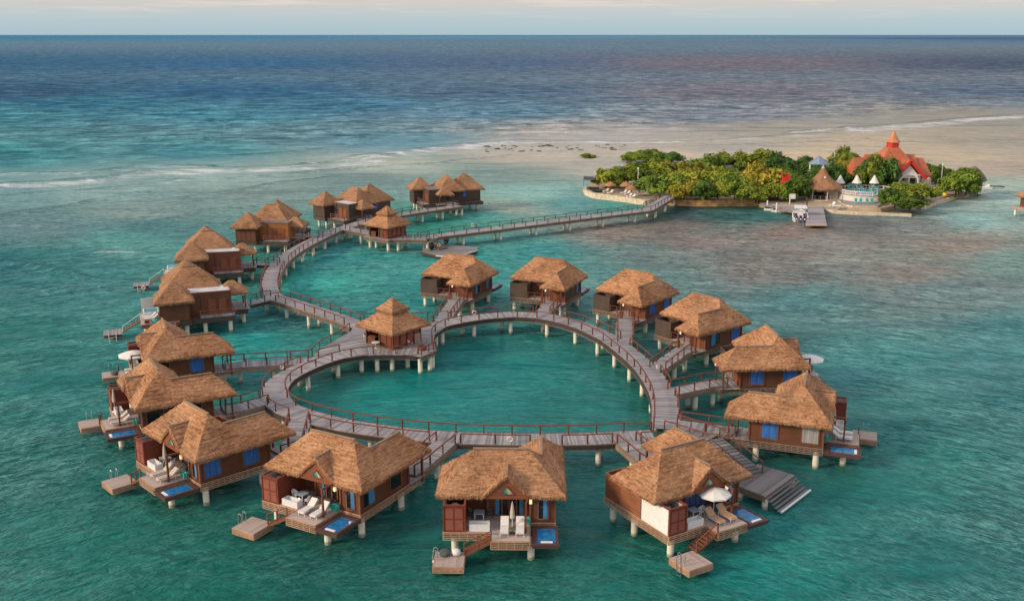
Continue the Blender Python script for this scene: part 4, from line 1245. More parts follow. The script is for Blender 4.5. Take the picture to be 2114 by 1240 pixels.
parasol('open white parasol on the terrace of the uppermost left-hand bungalow', loc('W3', -.5, -3.6, FZ), 0, True, 'fabric', 1.7, group='open white terrace parasols', h=2.2)
parasol('closed cream parasol beside the white tub of the lower right-hand bungalow', loc('E2', -.6, -2.9, FZ), 0, False, 'beige')
lounger('white sun lounger seen past the roof of the upper right-hand bungalow', LG, loc('E1', 1.2, -4.2, FZ), rot_of('E1'))
pouf('dark grey pouf on the swim dock of the bottom-centre bungalow', loc('S2', -4.2, -5.3, .95))
pouf('white pouf on the swim dock of the bottom-centre bungalow', loc('S2', -3.35, -5.2, .95), 'fabric', .34)
pouf('dark pouf on the swim dock of the uppermost left-hand bungalow', loc('W3', -3.6, -5.6, .95), 'greyfab', .5)
pouf('grey pouf beside the teal cooler of the bungalow with two white armchairs', loc('S3', .9, -1.9, FZ))
pouf('dark pouf beside the teal cooler of the lowest left-hand bungalow', loc('W1', .9, -1.95, FZ))
pouf('dark green pouf under the open parasol beside the blue-curtained doors', loc('S1', .2, -1.75, FZ))
# the flat-topped villas
GV = 'larger thatched villas with flat-topped bathroom blocks'
VL = {'B1': 'nearest flat-topped villa, pale membrane roof and cream screen wall on its sea side', 'B2': 'second flat-topped villa from the front, red-brown wall with two doors', 'B3': 'third flat-topped villa, orange-brown wall catching the light',
      'B4': 'dark-walled flat-topped villa standing directly behind the rear gazebo', 'B5': 'farthest flat-topped villa, alone at the end of the branch boardwalk'}
for k, (p, r) in VB.items():
    villa(VL[k], GV, p, r, {'B1': 'wall', 'B2': 'wall_redb', 'B3': 'wall_sunlit'}.get(k, 'wall_dark'), {'B3': 'darkroof', 'B5': 'darkroof'}.get(k, 'greyroof'), k in ('B1', 'B2'), k1=k == 'B1')
for k, txt in (('B1', 'nearest flat-topped villa'), ('B2', 'second flat-topped villa')):
    a_ = VB[k][1]
    for i, (x, y) in enumerate(((-6.1, 5.6), (-5.15, 5.8))):
        q = vloc(k, x, y); lounger(f'white sun lounger on the sea terrace of the {txt}, {"nearer" if i == 0 else "farther from"} its pool', 'sun loungers on the villa terraces', (q[0], q[1], 2.38), R(a_ + 180))
q = vloc('B1', -7.2, 5.1); pouf('round teal pouf on the sea terrace of the nearest flat-topped villa', (q[0], q[1], 2.38), 'tealfab', .55)
q = vloc('B1', -7.4, 6.2); cooler('brown box beside the round teal pouf', (q[0], q[1], 2.38), .4, 'panel')
q = vloc('B2', -7.1, 5.4); pouf('round cream pouf on the sea terrace of the second flat-topped villa', (q[0], q[1], 2.38), 'beige', .55)
q = vloc('B2', -5.5, 9.6); ring_buoy('white life ring on the swim dock of the second flat-topped villa', (vloc('B2', -6.6, 10.2)[0], vloc('B2', -6.6, 10.2)[1], .7), R(15))
# gazebo terrace
def furn(b): pass
g = lambda px, py, z=DZ: (*G(px, py, z), z)
armchair('white armchair outside the shutters of the near gazebo', g(842, 712), R(150), 'plastic')
armchair('small white chair at the left corner of the near gazebo', g(755, 700), R(60), 'plastic')
t = thing('towel_rack', 'pale slatted rack behind the white armchair at the near gazebo', 'rack', g(858, 708), R(40))
part(t, 'frame', 'tr', lambda b: [b.box(-.75 + i * .22, -.03, 0, -.62 + i * .22, .03, 1.15) for i in range(7)] + [b.box(-.75, -.05, 1.1, .75, .05, 1.18)] and None, 'beige')
t = thing('basket', 'round brown basket by the railing corner of the near gazebo', 'basket', g(872, 722))
part(t, 'body', 'bk', lambda b: b.lathe([(.3, 0), (.5, .15), (.55, .5), (.5, .52), (.42, .2)], 14), 'trim')
t = thing('small_table', 'white round table at the front corner of the near gazebo', 'table', g(776, 718))
part(t, 'table_top', 'wt', lambda b: b.lathe([(.5, .7), (.52, .72), (.5, .75)], 16), 'plastic'); part(t, 'stem', 'wts', lambda b: b.lathe([(.2, 0), (.04, .05), (.04, .7)], 8), 'plastic')
# life rings
ring_buoy('white life ring on the rail behind the leftmost bungalow above the heart', g(979, 645, DZ + .6), R(20))
ring_buoy('white life ring on the boardwalk at the upper right of the heart', g(1357, 757, DZ + .5), R(70))
ring_buoy('white life ring on the outer rail at the upper left of the heart', g(582, 757, DZ + .5), R(60))
ring_buoy('white life ring on the rail just behind the bottom-centre bungalow', g(1053, 906, DZ + .5), R(5))
ring_buoy('white life ring on the far rail of the island footbridge', g(975, 465, DZ + .7), R(5))
ring_buoy('white life ring on the stair down to the floating stage', g(906, 506, 1.6), R(5))
# floating stage below the footbridge
sg = [G(*p, .7) for p in ((868, 519), (880, 511), (897, 503), (985, 510), (985, 516), (940, 530), (900, 527))]
t = thing('floating_stage', 'low grey floating stage with a white edge below the footbridge', 'platform', (0, 0, 0))
part(t, 'deck', 'fsd', lambda b: plank_poly(b, sg, .1, .72, .25), 'deck_old')
part(t, 'float', 'fsf', lambda b: b.prism(sg, .2, .66), 'under')
part(t, 'edge_rail', 'fse', lambda b: [b.bar((*sg[4], .62), (*sg[5], .62), .2, .2), b.bar((*sg[5], .62), (*sg[6], .62), .2, .2)] and None, 'wallwhite')
t = thing('stairway', 'wooden stairway with railings from the footbridge to the floating stage', 'stairs', (0, 0, 0))
s0 = G(887, 492, 2.3); s1 = G(915, 514, .8)
def f(b):
    n = 9; d = Vector((s1[0] - s0[0], s1[1] - s0[1])).normalized(); nrm = Vector((-d.y, d.x)) * 1.0
    for k in range(n):
        u = (k + .5) / n; x = s0[0] + (s1[0] - s0[0]) * u; y = s0[1] + (s1[1] - s0[1]) * u; z = 2.25 + (.8 - 2.25) * u
        b.bar((x - nrm.x, y - nrm.y, z), (x + nrm.x, y + nrm.y, z), .32, .05)
    for s_ in (-1, 1): b.bar((s0[0] + nrm.x * s_, s0[1] + nrm.y * s_, 2.15), (s1[0] + nrm.x * s_, s1[1] + nrm.y * s_, .65), .08, .25)
part(t, 'steps', 'fst', f, 'lattice_grey')
def f(b):
    d = Vector((s1[0] - s0[0], s1[1] - s0[1])).normalized(); nrm = Vector((-d.y, d.x)) * 1.0
    for s_ in (-1, 1):
        b.bar((s0[0] + nrm.x * s_, s0[1] + nrm.y * s_, 3.2), (s1[0] + nrm.x * s_, s1[1] + nrm.y * s_, 1.75), .1, .08)
        for u in (0, .5, 1): x = s0[0] + (s1[0] - s0[0]) * u + nrm.x * s_; y = s0[1] + (s1[1] - s0[1]) * u + nrm.y * s_; b.bar((x, y, 2.2 - 1.45 * u), (x, y, 3.2 - 1.45 * u), .08)
part(t, 'railing', 'fsr', f, 'rail_far')
for px, py, lb in ((891, 516, 'large dark vase at the left foot of the stairway'), (921, 504, 'large dark vase at the right foot of the stairway')):
    o = part(None, 'vase', 'vase', lambda b: b.lathe([(.2, 0), (.5, .5), (.55, .9), (.3, 1.35), (.42, 1.5), (.3, 1.5)], 14), 'black', smooth=True, loc=g(px, py, .72)); tag(o, lb, 'vase')
# weathered landing beside the right-hand bottom bungalow
ld = [G(*p, 1.3) for p in ((1523, 1002), (1564, 957), (1641, 980), (1580, 1024))]
t = thing('landing_stage', 'weathered grey landing with wide steps into the water', 'platform', (0, 0, 0))
ang_l = math.atan2(ld[2][1] - ld[1][1], ld[2][0] - ld[1][0])
ang_s = math.atan2(ld[3][1] - ld[2][1], ld[3][0] - ld[2][0])
part(t, 'deck', 'ldd', lambda b: plank_poly(b, ld, ang_s, 1.3, .3), 'deck_old')
dv = Vector((math.cos(ang_l), math.sin(ang_l)))
def f(b):
    b.tone = []
    for k in range(5):
        o_ = dv * (.28 * k + .02); o2 = dv * (.28 * k + .28); z = 1.12 - .2 * k
        n0 = len(b.f); b.prism([(ld[2][0] + o_.x, ld[2][1] + o_.y), (ld[2][0] + o2.x, ld[2][1] + o2.y), (ld[3][0] + o2.x, ld[3][1] + o2.y), (ld[3][0] + o_.x, ld[3][1] + o_.y)], z - .06, z); b.tone += [rnd.random()] * (len(b.f) - n0)
part(t, 'steps', 'lds', f, 'deck_old')
part(t, 'frame', 'ldf', lambda b: [b.prism([(p[0] * .97 + (ld[0][0] + ld[2][0]) / 2 * .03, p[1] * .97 + (ld[0][1] + ld[2][1]) / 2 * .03) for p in ld], .7, 1.24)] + [lattice(b, ld[3], ld[0], 1.25, .5), lattice(b, ld[0], ld[1], 1.25, .5)] and None, 'lattice_grey')
e2 = dv * 1.55
part(t, 'bumper', 'ldb', lambda b: b.tube((ld[2][0] + e2.x, ld[2][1] + e2.y, .32), (ld[3][0] + e2.x, ld[3][1] + e2.y, .32), .1, n=8), 'white')
for p in ld: pile(t, p[0] * .9 + (ld[0][0] + ld[2][0]) * .05, p[1] * .9 + (ld[0][1] + ld[2][1]) * .05, 1.0)
# stepped ramp from the ring down to the landing
t = thing('stepped_ramp', 'weathered stepped ramp leading from the boardwalk ring down to the landing', 'stairs', (0, 0, 0))
r0, r1, r2 = G(1385, 880, 2.35), G(1468, 906, 2.3), G(1553, 978, 1.35)
def f(b):
    a_ = offset([r0, r1], 1.1); c_ = offset([r0, r1], -1.1); strip_deck(b, a_, c_, 2.36)
part(t, 'deck', 'rmd', f, 'deck_old')
def f(b):
    b.tone = []; n = 12; d = Vector((r2[0] - r1[0], r2[1] - r1[1])).normalized(); q = Vector((-d.y, d.x)) * 1.2; L = math.dist(r1, r2) / n
    for k in range(n):
        z = 2.3 + (1.38 - 2.3) * (k + .5) / n; c = Vector(r1) + d * L * k; e = Vector(r1) + d * L * (k + .96)
        n0 = len(b.f); b.prism([tuple(c + q), tuple(e + q), tuple(e - q), tuple(c - q)], z - .07, z); b.tone += [rnd.random()] * (len(b.f) - n0)
part(t, 'steps', 'rms', f, 'deck_old')
def f(b):
    for s_ in (1.15, -1.15):
        l1 = offset([r0, r1, r2], s_); lattice(b, l1[0], l1[1], 2.28, .5)
        b.bar((*l1[1], 2.15), (*l1[2], 1.2), .08, .22)
part(t, 'lattice_skirt', 'rml', f, 'lattice_grey')
def f(b):
    for s_ in (1.1, -1.1):
        l1 = offset([r0, r1, r2], s_); b.bar((*l1[0], 3.3), (*l1[1], 3.25), .11, .08); b.bar((*l1[1], 3.25), (*l1[2], 2.35), .09, .08)
        for u in (0, .33, .66, 1): x = l1[0][0] + (l1[1][0] - l1[0][0]) * u; y = l1[0][1] + (l1[1][1] - l1[0][1]) * u; b.box(x - .05, y - .05, 2.0, x + .05, y + .05, 3.25)
        for u in (.5, 1): x = l1[1][0] + (l1[2][0] - l1[1][0]) * u; y = l1[1][1] + (l1[2][1] - l1[1][1]) * u; b.box(x - .05, y - .05, 1.2, x + .05, y + .05, 3.2 - .9 * u)
part(t, 'railing', 'rmr', f, 'rail')
for u in (.35, .8): pile(t, r1[0] + (r2[0] - r1[0]) * u, r1[1] + (r2[1] - r1[1]) * u, 1.0)


# ------------------------------------------------------------------ the person on the ring
def skin_mesh(name, verts, edges, radii, mat, root=0):
    me = bpy.data.meshes.new(name); me.from_pydata(verts, edges, []); o = bpy.data.objects.new(name, me); C.objects.link(o)
    md = o.modifiers.new('s', 'SKIN'); md.use_smooth_shade = True
    for i, r_ in enumerate(radii): me.skin_vertices[0].data[i].radius = (r_, r_) if not isinstance(r_, tuple) else r_; me.skin_vertices[0].data[i].use_root = (i == root)
    sb = o.modifiers.new('d', 'SUBSURF'); sb.levels = 2; sb.render_levels = 2
    me.materials.append(M[mat]); return o


pr = thing('person', 'person in a loose blue shirt and white trousers walking along the upper boardwalk', 'person', g(1157, 656), R(100))
V = [(0, 0, .93), (0, .02, 1.12), (0, .05, 1.32), (0, .06, 1.45), (0, .09, 1.53), (0, .11, 1.60), (0, .12, 1.68),
     (-.09, .0, .9), (-.11, .14, .5), (-.11, .2, .1), (-.11, .3, .04), (.09, 0, .9), (.11, -.02, .5), (.11, -.22, .14), (.11, -.14, .05),
     (-.18, .05, 1.4), (-.25, -.02, 1.12), (-.25, .12, .9), (.18, .05, 1.4), (.25, .08, 1.14), (.25, .27, 1.0)]
E_ = [(0, 1), (1, 2), (2, 3), (3, 4), (4, 5), (5, 6), (0, 7), (7, 8), (8, 9), (9, 10), (0, 11), (11, 12), (12, 13), (13, 14), (3, 15), (15, 16), (16, 17), (3, 18), (18, 19), (19, 20)]
Rr = [.14, .12, .15, .09, .05, .085, .07, .09, .06, .042, .035, .09, .06, .042, .035, .055, .042, .03, .055, .042, .03]
for (wx, wy, wz), sd in (((-.25, .12, .9), -1), ((.25, .27, 1.0), 1)):
    base = len(V); V.append((wx, wy + .04, wz - .05)); Rr.append((.035, .02)); E_.append((17 if sd < 0 else 20, base))
    for q_ in range(4):
        n0 = len(V); V += [(wx + (q_ - 1.5) * .02, wy + .06, wz - .09), (wx + (q_ - 1.5) * .022, wy + .08 + .005 * q_, wz - .13)]; Rr += [.009, .008]; E_ += [(base, n0), (n0, n0 + 1)]
    n0 = len(V); V.append((wx - sd * .045, wy + .07, wz - .07)); Rr.append(.01); E_.append((base, n0))
o = skin_mesh('body', V, E_, Rr, 'skin'); o.parent = pr
o = skin_mesh('shirt', [(0, 0, .88), (0, .02, 1.12), (0, .05, 1.3), (0, .06, 1.42), (-.18, .05, 1.4), (-.25, -.01, 1.14), (.18, .05, 1.4), (.25, .07, 1.16)], [(0, 1), (1, 2), (2, 3), (3, 4), (4, 5), (3, 6), (6, 7)], [.17, .155, .175, .11, .075, .062, .075, .062], 'shirt'); o.parent = pr
o = skin_mesh('trousers', [(0, 0, .93), (-.09, 0, .86), (-.11, .14, .5), (-.11, .2, .14), (.09, 0, .86), (.11, -.02, .5), (.11, -.21, .18)], [(0, 1), (1, 2), (2, 3), (0, 4), (4, 5), (5, 6)], [.15, .11, .085, .07, .11, .085, .07], 'trouser'); o.parent = pr
part(pr, 'hair', 'hair', lambda b: b.lathe([(.02, .0), (.09, .02), (.1, .07), (.075, .13), (.01, .155)], 10, 0, .1, 1.62), 'hair', smooth=True)
part(pr, 'face', 'face', lambda b: [b.box(-.045, .19, 1.62, -.025, .205, 1.635), b.box(.025, .19, 1.62, .045, .205, 1.635), b.box(-.01, .19, 1.58, .01, .22, 1.61)] and None, 'hair')
t = thing('flip_flops', 'pair of blue flip-flops at the head of the stair of the bottom-centre bungalow', 'sandals', loc('S2', -.45, -4.15, FZ), .6)
for x in (-.08, .08): part(t, 'sandal', 'ffl', lambda b: b.prism([(-.05, -.14), (.05, -.14), (.055, .1), (0, .15), (-.055, .1)], 0, .03), 'bluelite', loc=(x, 0, 0))
exec_order.append('people')


# ------------------------------------------------------------------ the island
IZ = 1.1
isl_px = [(1205, 394), (1209, 402), (1225, 408), (1260, 412), (1300, 418), (1335, 422), (1350, 420), (1382, 423), (1440, 424), (1500, 423), (1563, 423), (1570, 428), (1600, 432), (1660, 436), (1715, 436), (1760, 438), (1820, 440), (1850, 436), (1890, 432),
          (1920, 424), (1950, 416), (1985, 410), (2018, 404), (2025, 396), (2015, 384), (1960, 368), (1900, 352), (1800, 344), (1700, 342), (1600, 345), (1500, 350), (1400, 352), (1320, 358), (1260, 368), (1222, 380)]
isl = [G(*p, 0) for p in isl_px]
def f(b):
    n = len(isl); c = (sum(p[0] for p in isl) / n, sum(p[1] for p in isl) / n)
    fr = [1.0, .995, .985]; zz = [-1.0, .55, IZ - .1]
    vs = []
    for s_, z in zip(fr, zz): vs += [(c[0] + (p[0] - c[0]) * s_, c[1] + (p[1] - c[1]) * s_, z) for p in isl]
    for k in range(1, 8):
        s_ = .985 * (1 - k / 8); vs += [(c[0] + (p[0] - c[0]) * s_, c[1] + (p[1] - c[1]) * s_, IZ - .06 + .12 * mnoise.noise((p[0] * s_ * .2, p[1] * s_ * .2, k))) for p in isl]
    vs.append((c[0], c[1], IZ)); R_ = 3 + 7
    fs = [(r_ * n + i, r_ * n + (i + 1) % n, (r_ + 1) * n + (i + 1) % n, (r_ + 1) * n + i) for r_ in range(R_ - 1) for i in range(n)] + [((R_ - 1) * n + i, (R_ - 1) * n + (i + 1) % n, R_ * n) for i in range(n)]
    b.add(vs, fs)
o = part(None, 'island_ground', 'isl', f, 'sand'); tag(o, kind='structure')


def seawall(label, pts_px, mat, h=1.25, w=.7, z0=-.8):
    pts = [G(*p, 0) for p in pts_px]
    def f(b):
        L = resample(pts, 1.2); a = offset(L, w / 2); c = offset(L, -w / 2)
        for i in range(len(L) - 1): b.prism([a[i], a[i + 1], c[i + 1], c[i]], z0, h + rnd.uniform(-.04, .04))
    o = part(None, 'seawall', ('sw', label), f, mat); return tag(o, label, 'seawall', 'stone seawalls round the island')


seawall('pale stone seawall round the beach with thatched umbrellas', [(1206, 394), (1209, 402), (1225, 409), (1260, 413), (1300, 419), (1334, 424), (1352, 421)], 'stone')
seawall('rust-stained stone seawall below the trees between footbridge and jet skis', [(1382, 424), (1440, 426), (1500, 425), (1563, 424)], 'stone_orange', 1.5)
seawall('long low stone groyne running right from the sand in front of the pool', [(1700, 436), (1720, 440), (1760, 442), (1820, 444), (1881, 447)], 'stone', .6, .9)
seawall('low stone edge below the trees at the right end of the island', [(1905, 432), (1940, 420), (1968, 412)], 'stone', .8)


def crown_mesh(seed, leaf=.34, n=2600, squash=.8, wig=.35):
    """leaf clusters filling a lumpy crown of unit radius standing on z=0..2*squash, scaled per tree"""
    r_ = random.Random(seed); b = MB(); vs = []; fs = []
    lumps = []
    for k in range(22):
        a = r_.uniform(0, 2 * PI); e = r_.uniform(-.35, 1.1); d = r_.uniform(.35, .80)
        lumps.append((math.cos(a) * math.cos(e) * d, math.sin(a) * math.cos(e) * d, math.sin(e) * d, r_.uniform(.16, .38)))
    for k in range(n):
        L = lumps[r_.randrange(len(lumps))]
        v = Vector((r_.gauss(0, 1), r_.gauss(0, 1), r_.gauss(0, 1))).normalized(); rad = L[3] * (r_.random() ** .35) * (1 + r_.uniform(-.12, .2) + (.45 * r_.random() if r_.random() < .12 else 0))
        p = Vector((L[0], L[1], L[2])) + v * rad
        p.z = (p.z + .62) * squash
        if p.z < 0: p.z = abs(p.z) * .5
        nrm = (v + Vector((r_.uniform(-.7, .7), r_.uniform(-.7, .7), r_.uniform(-.2, .9)))).normalized()
        u = nrm.orthogonal().normalized(); w_ = nrm.cross(u); t_ = r_.uniform(0, 2 * PI); u, w_ = u * math.cos(t_) + w_ * math.sin(t_), w_ * math.cos(t_) - u * math.sin(t_)
        s_ = leaf * r_.uniform(.09, .19); i0 = len(vs)
        vs += [p - u * s_ * 1.5, p - w_ * s_ * .8 + nrm * s_ * .2, p + u * s_ * 1.5, p + w_ * s_ * .8 + nrm * s_ * .2]; fs.append((i0, i0 + 1, i0 + 2, i0 + 3))
    b.add(vs, fs); return b


CR = {}
for s_ in range(5): CR[s_] = crown_mesh(s_ * 11 + 3, leaf=.36, n=6500)


def tree(label, px, py, w, h, kind, group='leafy trees on the island', z=IZ - .1, name='leafy_tree', cat='tree'):
    """px, py: photo position of the foot; w, h: surveyed width and height in photo pixels"""
    x, y = G(px, py, IZ); S = FL / (y * CP + (CAMH - IZ) * SP)
    rad = w / S / 2 * (1.34 if group[0] == 'l' else 1.1); ht = h / S / math.cos(PITCH) * (1.14 if group[0] == 'l' else 1.0); seed = rnd.randrange(5)
    t = thing(name, label, cat, (x, y, z), rnd.uniform(0, 6.28), group)
    key = ('cr', seed, kind)
    if key not in CACHE:
        CACHE[key] = CR[seed].mesh('crown', 'leaf_' + kind)
    o = link('crown', CACHE[key], t, (0, 0, ht * .03)); o.scale = (rad * rnd.uniform(1.0, 1.4), rad * rnd.uniform(.95, 1.2), ht / 1.42)
    def tr(b):
        b.tube((0, 0, -.3), (.1, .05, ht * .35), .2, .14, 7)
        for k in range(5):
            a = k * 1.257 + .4; b.tube((.1, .05, ht * (.18 + .03 * k)), (math.cos(a) * rad * .5, math.sin(a) * rad * .5, ht * .6), .1, .035, 5)
    part(t, 'trunk', ('trk', px, py), tr, 'bark')
    return t


TREES = [  # foot x, foot y, width, height, kind, label
 (1250, 388, 62, 42, 'olive', 'olive-green tree at the left tip of the island above the black shade'),
 (1290, 384, 66, 46, 'olive', 'yellowish-olive tree behind the leftmost thatched umbrella'),
 (1332, 384, 64, 50, 'olive', 'olive tree directly behind the pair of thatched umbrellas'),
 (1368, 378, 62, 46, 'olive', 'yellow-tinged tree at the back of the left wood, below the separate mangrove clump'),
 (1362, 408, 66, 50, 'green', 'dark green tree just left of where the footbridge lands'),
 (1402, 380, 66, 50, 'gold', 'golden tree rising at the top of the left wood'),
 (1408, 400, 56, 50, 'olive', 'olive tree standing behind the landing of the footbridge'),
 (1410, 414, 54, 44, 'gold', 'yellow-green bush overhanging the seawall just right of the footbridge'),
 (1450, 366, 62, 44, 'green', 'dark green tree at the back of the wood left of the grey roofs'),
 (1446, 392, 60, 50, 'gold', 'orange-gold tree in front of the grey roofs'),
 (1444, 414, 56, 46, 'green', 'deep green tree above the rust-stained seawall near the footbridge'),
 (1480, 398, 58, 48, 'olive', 'golden bush in the middle of the seawall wood'),
 (1482, 414, 54, 40, 'olive', 'olive bush drooping over the middle of the rust-stained seawall'),
 (1516, 414, 60, 52, 'green', 'broad green bush above the right part of the rust-stained seawall'),
 (1512, 386, 50, 40, 'olive', 'olive tree below the smaller grey roof'),
 (1572, 404, 80, 68, 'gold', 'tall golden tree left of the red flag'),
 (1560, 416, 52, 36, 'olive', 'olive bush above the end of the rust-stained seawall'),
 (1604, 412, 54, 46, 'olive', 'olive-green tree between the golden tree and the white signpost'),
 (1640, 412, 60, 48, 'green', 'bright green bush left of the thatched beach bar'),
 (1616, 392, 56, 48, 'green', 'green tree partly hiding the foot of the red flag'),
 (1512, 356, 62, 42, 'olive', 'olive tree behind the grey roofs, left end of the rear row'),
 (1548, 354, 58, 42, 'olive', 'yellowish tree in the rear row behind the golden tree'),
 (1580, 354, 60, 44, 'olive', 'tallest tree of the rear row behind the golden tree'),
 (1612, 362, 58, 42, 'dark', 'dark tree in the rear row behind the red flag'),
 (1644, 370, 60, 44, 'dark', 'dark tree behind the thatched beach bar, left of the blue-grey roof'),
 (1640, 388, 58, 48, 'dark', 'dark tree close behind the left eave of the thatched beach bar'),
 (1672, 378, 50, 42, 'dark', 'dark tree right under the blue-grey roof'),
 (1700, 376, 44, 38, 'dark', 'dark tree in front of the blue-grey pavilion roof'),
 (1684, 396, 36, 52, 'dark', 'dark tree rising behind the peak of the thatched beach bar'),
 (1716, 396, 36, 46, 'dark', 'dark tree between the beach bar roof and the left white umbrella'),
 (1680, 352, 44, 22, 'dark', 'low dark tree behind the blue-grey roof'),
 (1722, 384, 50, 44, 'dark', 'dark tree behind the pool deck umbrellas, at their left'),
 (1748, 372, 56, 60, 'olive', 'tall olive tree between the blue-grey roof and the chapel'),
 (1766, 386, 50, 40, 'dark', 'dark shrubby tree behind the middle pool umbrella'),
 (1792, 397, 46, 72, 'olive', 'tall olive tree half hiding the left of the chapel roof'),
 (1808, 398, 62, 78, 'dark', 'tallest dark tree directly in front of the chapel roof'),
 (1878, 416, 76, 38, 'olive', 'large yellow-green tree in front of the chapel'),
 (1906, 414, 48, 34, 'olive', 'yellow-green tree at the right of the large one before the chapel'),
 (1846, 430, 48, 38, 'green', 'rounded green bush at the right corner of the lower pool deck'),
 (1878, 432, 54, 26, 'green', 'low green bush at the waterline right of the pool deck'),
 (1928, 374, 36, 38, 'green', 'small green tree right of the chapel roof'),
 (1948, 380, 34, 30, 'green', 'small green tree behind the white lamp post'),
 (1972, 404, 62, 50, 'green', 'green tree left of the thatched kiosk'),
 (1994, 400, 42, 50, 'green', 'taller green tree hiding the left half of the thatched kiosk'),
]
for px, py, w_, h_, k_, lb in TREES: tree(lb, px, py, w_, h_, k_)
for px, w_, k_, lb in ((1312, 48, 'green', 'left part of the separate mangrove clump behind the island'), (1345, 54, 'green', 'middle of the separate mangrove clump behind the island'), (1378, 48, 'dark', 'right part of the separate mangrove clump behind the island')):
    tree(lb, px, 328, w_, 29, k_, 'mangroves standing on the reef flat', -.3, 'mangrove', 'mangrove')
tree('small round mangrove bush alone on the reef flat left of the island', 1216, 319, 27, 12, 'olive', 'mangroves standing on the reef flat', -.3, 'mangrove', 'mangrove')
tree('small reddish shrub at the left foot of the separate mangrove clump', 1291, 324, 15, 8, 'red', 'mangroves standing on the reef flat', -.3, 'mangrove', 'mangrove')


def palm(label, px, py, h):
    x, y = G(px, py, IZ); S = FL / (y * CP + (CAMH - IZ) * SP); H = h / S
    t = thing('palm_tree', label, 'palm tree', (x, y, IZ - .1), rnd.uniform(0, 6), 'coconut palms by the chapel')
    part(t, 'trunk', ('pt', H), lambda b: [b.tube((.06 * k * k * .3, 0, H * k / 6), (.06 * (k + 1) ** 2 * .3, 0, H * (k + 1) / 6), .2 - .015 * k, .185 - .015 * k, 8) for k in range(6)] and None, 'bark')
    def fr(b):
        for k in range(17):
            a = k * 2.4; up = .9 - .09 * (k % 9); L = 3.4; pts = []
            for i in range(7):
                u = i / 6; pts.append(Vector((.65 + math.cos(a) * L * u * .9, math.sin(a) * L * u * .9, H + up * L * u * .7 - 1.9 * u * u * L * .55)))
            for i in range(6):
                d = pts[i + 1] - pts[i]; s_ = d.cross(Vector((0, 0, 1))).normalized()
                for sd in (-1, 1):
                    for q in range(3):
                        p0 = pts[i].lerp(pts[i + 1], q / 3); p1 = pts[i].lerp(pts[i + 1], q / 3 + .2); e = p0 + s_ * sd * (.75 - .07 * i) + d * .5 + Vector((0, 0, -.32 - .08 * q))
                        b.add([p0, p1, e], [(0, 1, 2)])
    part(t, 'frond', ('pf', H), fr, 'leaf_gold' if 'yellow' in label else 'leaf_olive')


palm('coconut palm with yellow hanging fronds above the middle pool umbrella', 1762, 382, 54)
palm('green coconut palm just left of the yellow one', 1732, 382, 50)
palm('coconut palm leaning beside the tall olive tree', 1746, 378, 62)


# chapel
cx_, cy_ = 96.8, 262.0
ch = thing('chapel', 'white chapel with red-orange gabled roofs and a cupola spire', 'chapel', (cx_, cy_, 0))
P = lambda n, k, f, m: part(ch, n, ('CH', k), f, m)
def f(b):
    e = 5.4
    def pyr(x0, y0, x1, y1, z0, tx, ty, z1):
        b.add([(x0, y0, z0), (x1, y0, z0), (x1, y1, z0), (x0, y1, z0), (-tx, -ty, z1), (tx, -ty, z1), (tx, ty, z1), (-tx, ty, z1)], [(0, 1, 5, 4), (1, 2, 6, 5), (2, 3, 7, 6), (3, 0, 4, 7), (4, 5, 6, 7)])
    pyr(-6.2, -6.4, 6.2, 6.4, e, 1.15, 1.15, 11.9)
def gab(b, x0, x1, yc, hw, ze, zr, hip=0, ax='x', end=True):
    vs = [(x0, yc - hw, ze), (x1, yc - hw, ze), (x1, yc + hw, ze), (x0, yc + hw, ze), (x0, yc, zr), (x1 - hip, yc, zr)]
    if ax == 'y': vs = [(y, x, z) for x, y, z in vs]
    b.add(vs, [(0, 1, 5, 4), (2, 3, 4, 5)] + ([(1, 2, 5), (3, 0, 4)] if end else []))
rf = P('roof', 'main', f, 'roof_red')
part(rf, 'side_roof', ('CH', 1), lambda b: gab(b, 0, 6.2, -.3, 5.2, 5.0, 9.9, .6), 'roof_red')
part(rf, 'side_roof', ('CH', 2), lambda b: gab(b, 2.0, 8.8, -.4, 4.6, 4.9, 9.0, .9), 'roof_red')
part(rf, 'side_roof', ('CH', 3), lambda b: gab(b, 0, -7.5, -.2, 5.0, 5.0, 9.9, -.6), 'roof_red')
part(rf, 'side_roof', ('CH', 4), lambda b: gab(b, -2, -10.5, 0, 4.4, 5.0, 9.0, -.9), 'roof_red')
part(rf, 'porch_roof', ('CH', 5), lambda b: gab(b, 0, -9.6, 1.4, 3.9, 4.9, 9.3, 0, 'y', False), 'roof_red')
part(rf, 'bargeboard', ('CH', 6), lambda b: [b.bar((-2.6, -9.7, 4.8), (1.4, -9.7, 9.2), .18, .75), b.bar((5.4, -9.7, 4.8), (1.4, -9.7, 9.2), .18, .75), b.bar((5.35, -9.6, 4.85), (6.2, -6.4, 5.3), .15, .3)] and None, 'fascia_red')
part(rf, 'eave_board', ('CH', 7), lambda b: [b.bar((5.3, -5.05, 4.85), (8.9, -5.05, 4.85), .1, .28), b.bar((8.85, -5.05, 4.85), (8.85, 4.2, 4.85), .1, .28)] and None, 'fascia_red')
cu = P('cupola', 'cup', lambda b: b.lathe([(1.75, 11.0), (1.45, 11.5), (1.5, 12.0), (1.5, 12.7), (1.8, 12.95)], 8, ph=R(22.5)), 'fascia_red')
part(cu, 'spire', ('CH', 'sp'), lambda b: b.lathe([(2.0, 12.9), (1.3, 13.7), (.75, 14.6), (.28, 15.6), (.02, 15.9)], 8, ph=R(22.5)), 'roof_top')
part(cu, 'finial', ('CH', 'fin'), lambda b: b.lathe([(.05, 15.8), (.12, 15.95), (.03, 16.3)], 6), 'fascia_red')
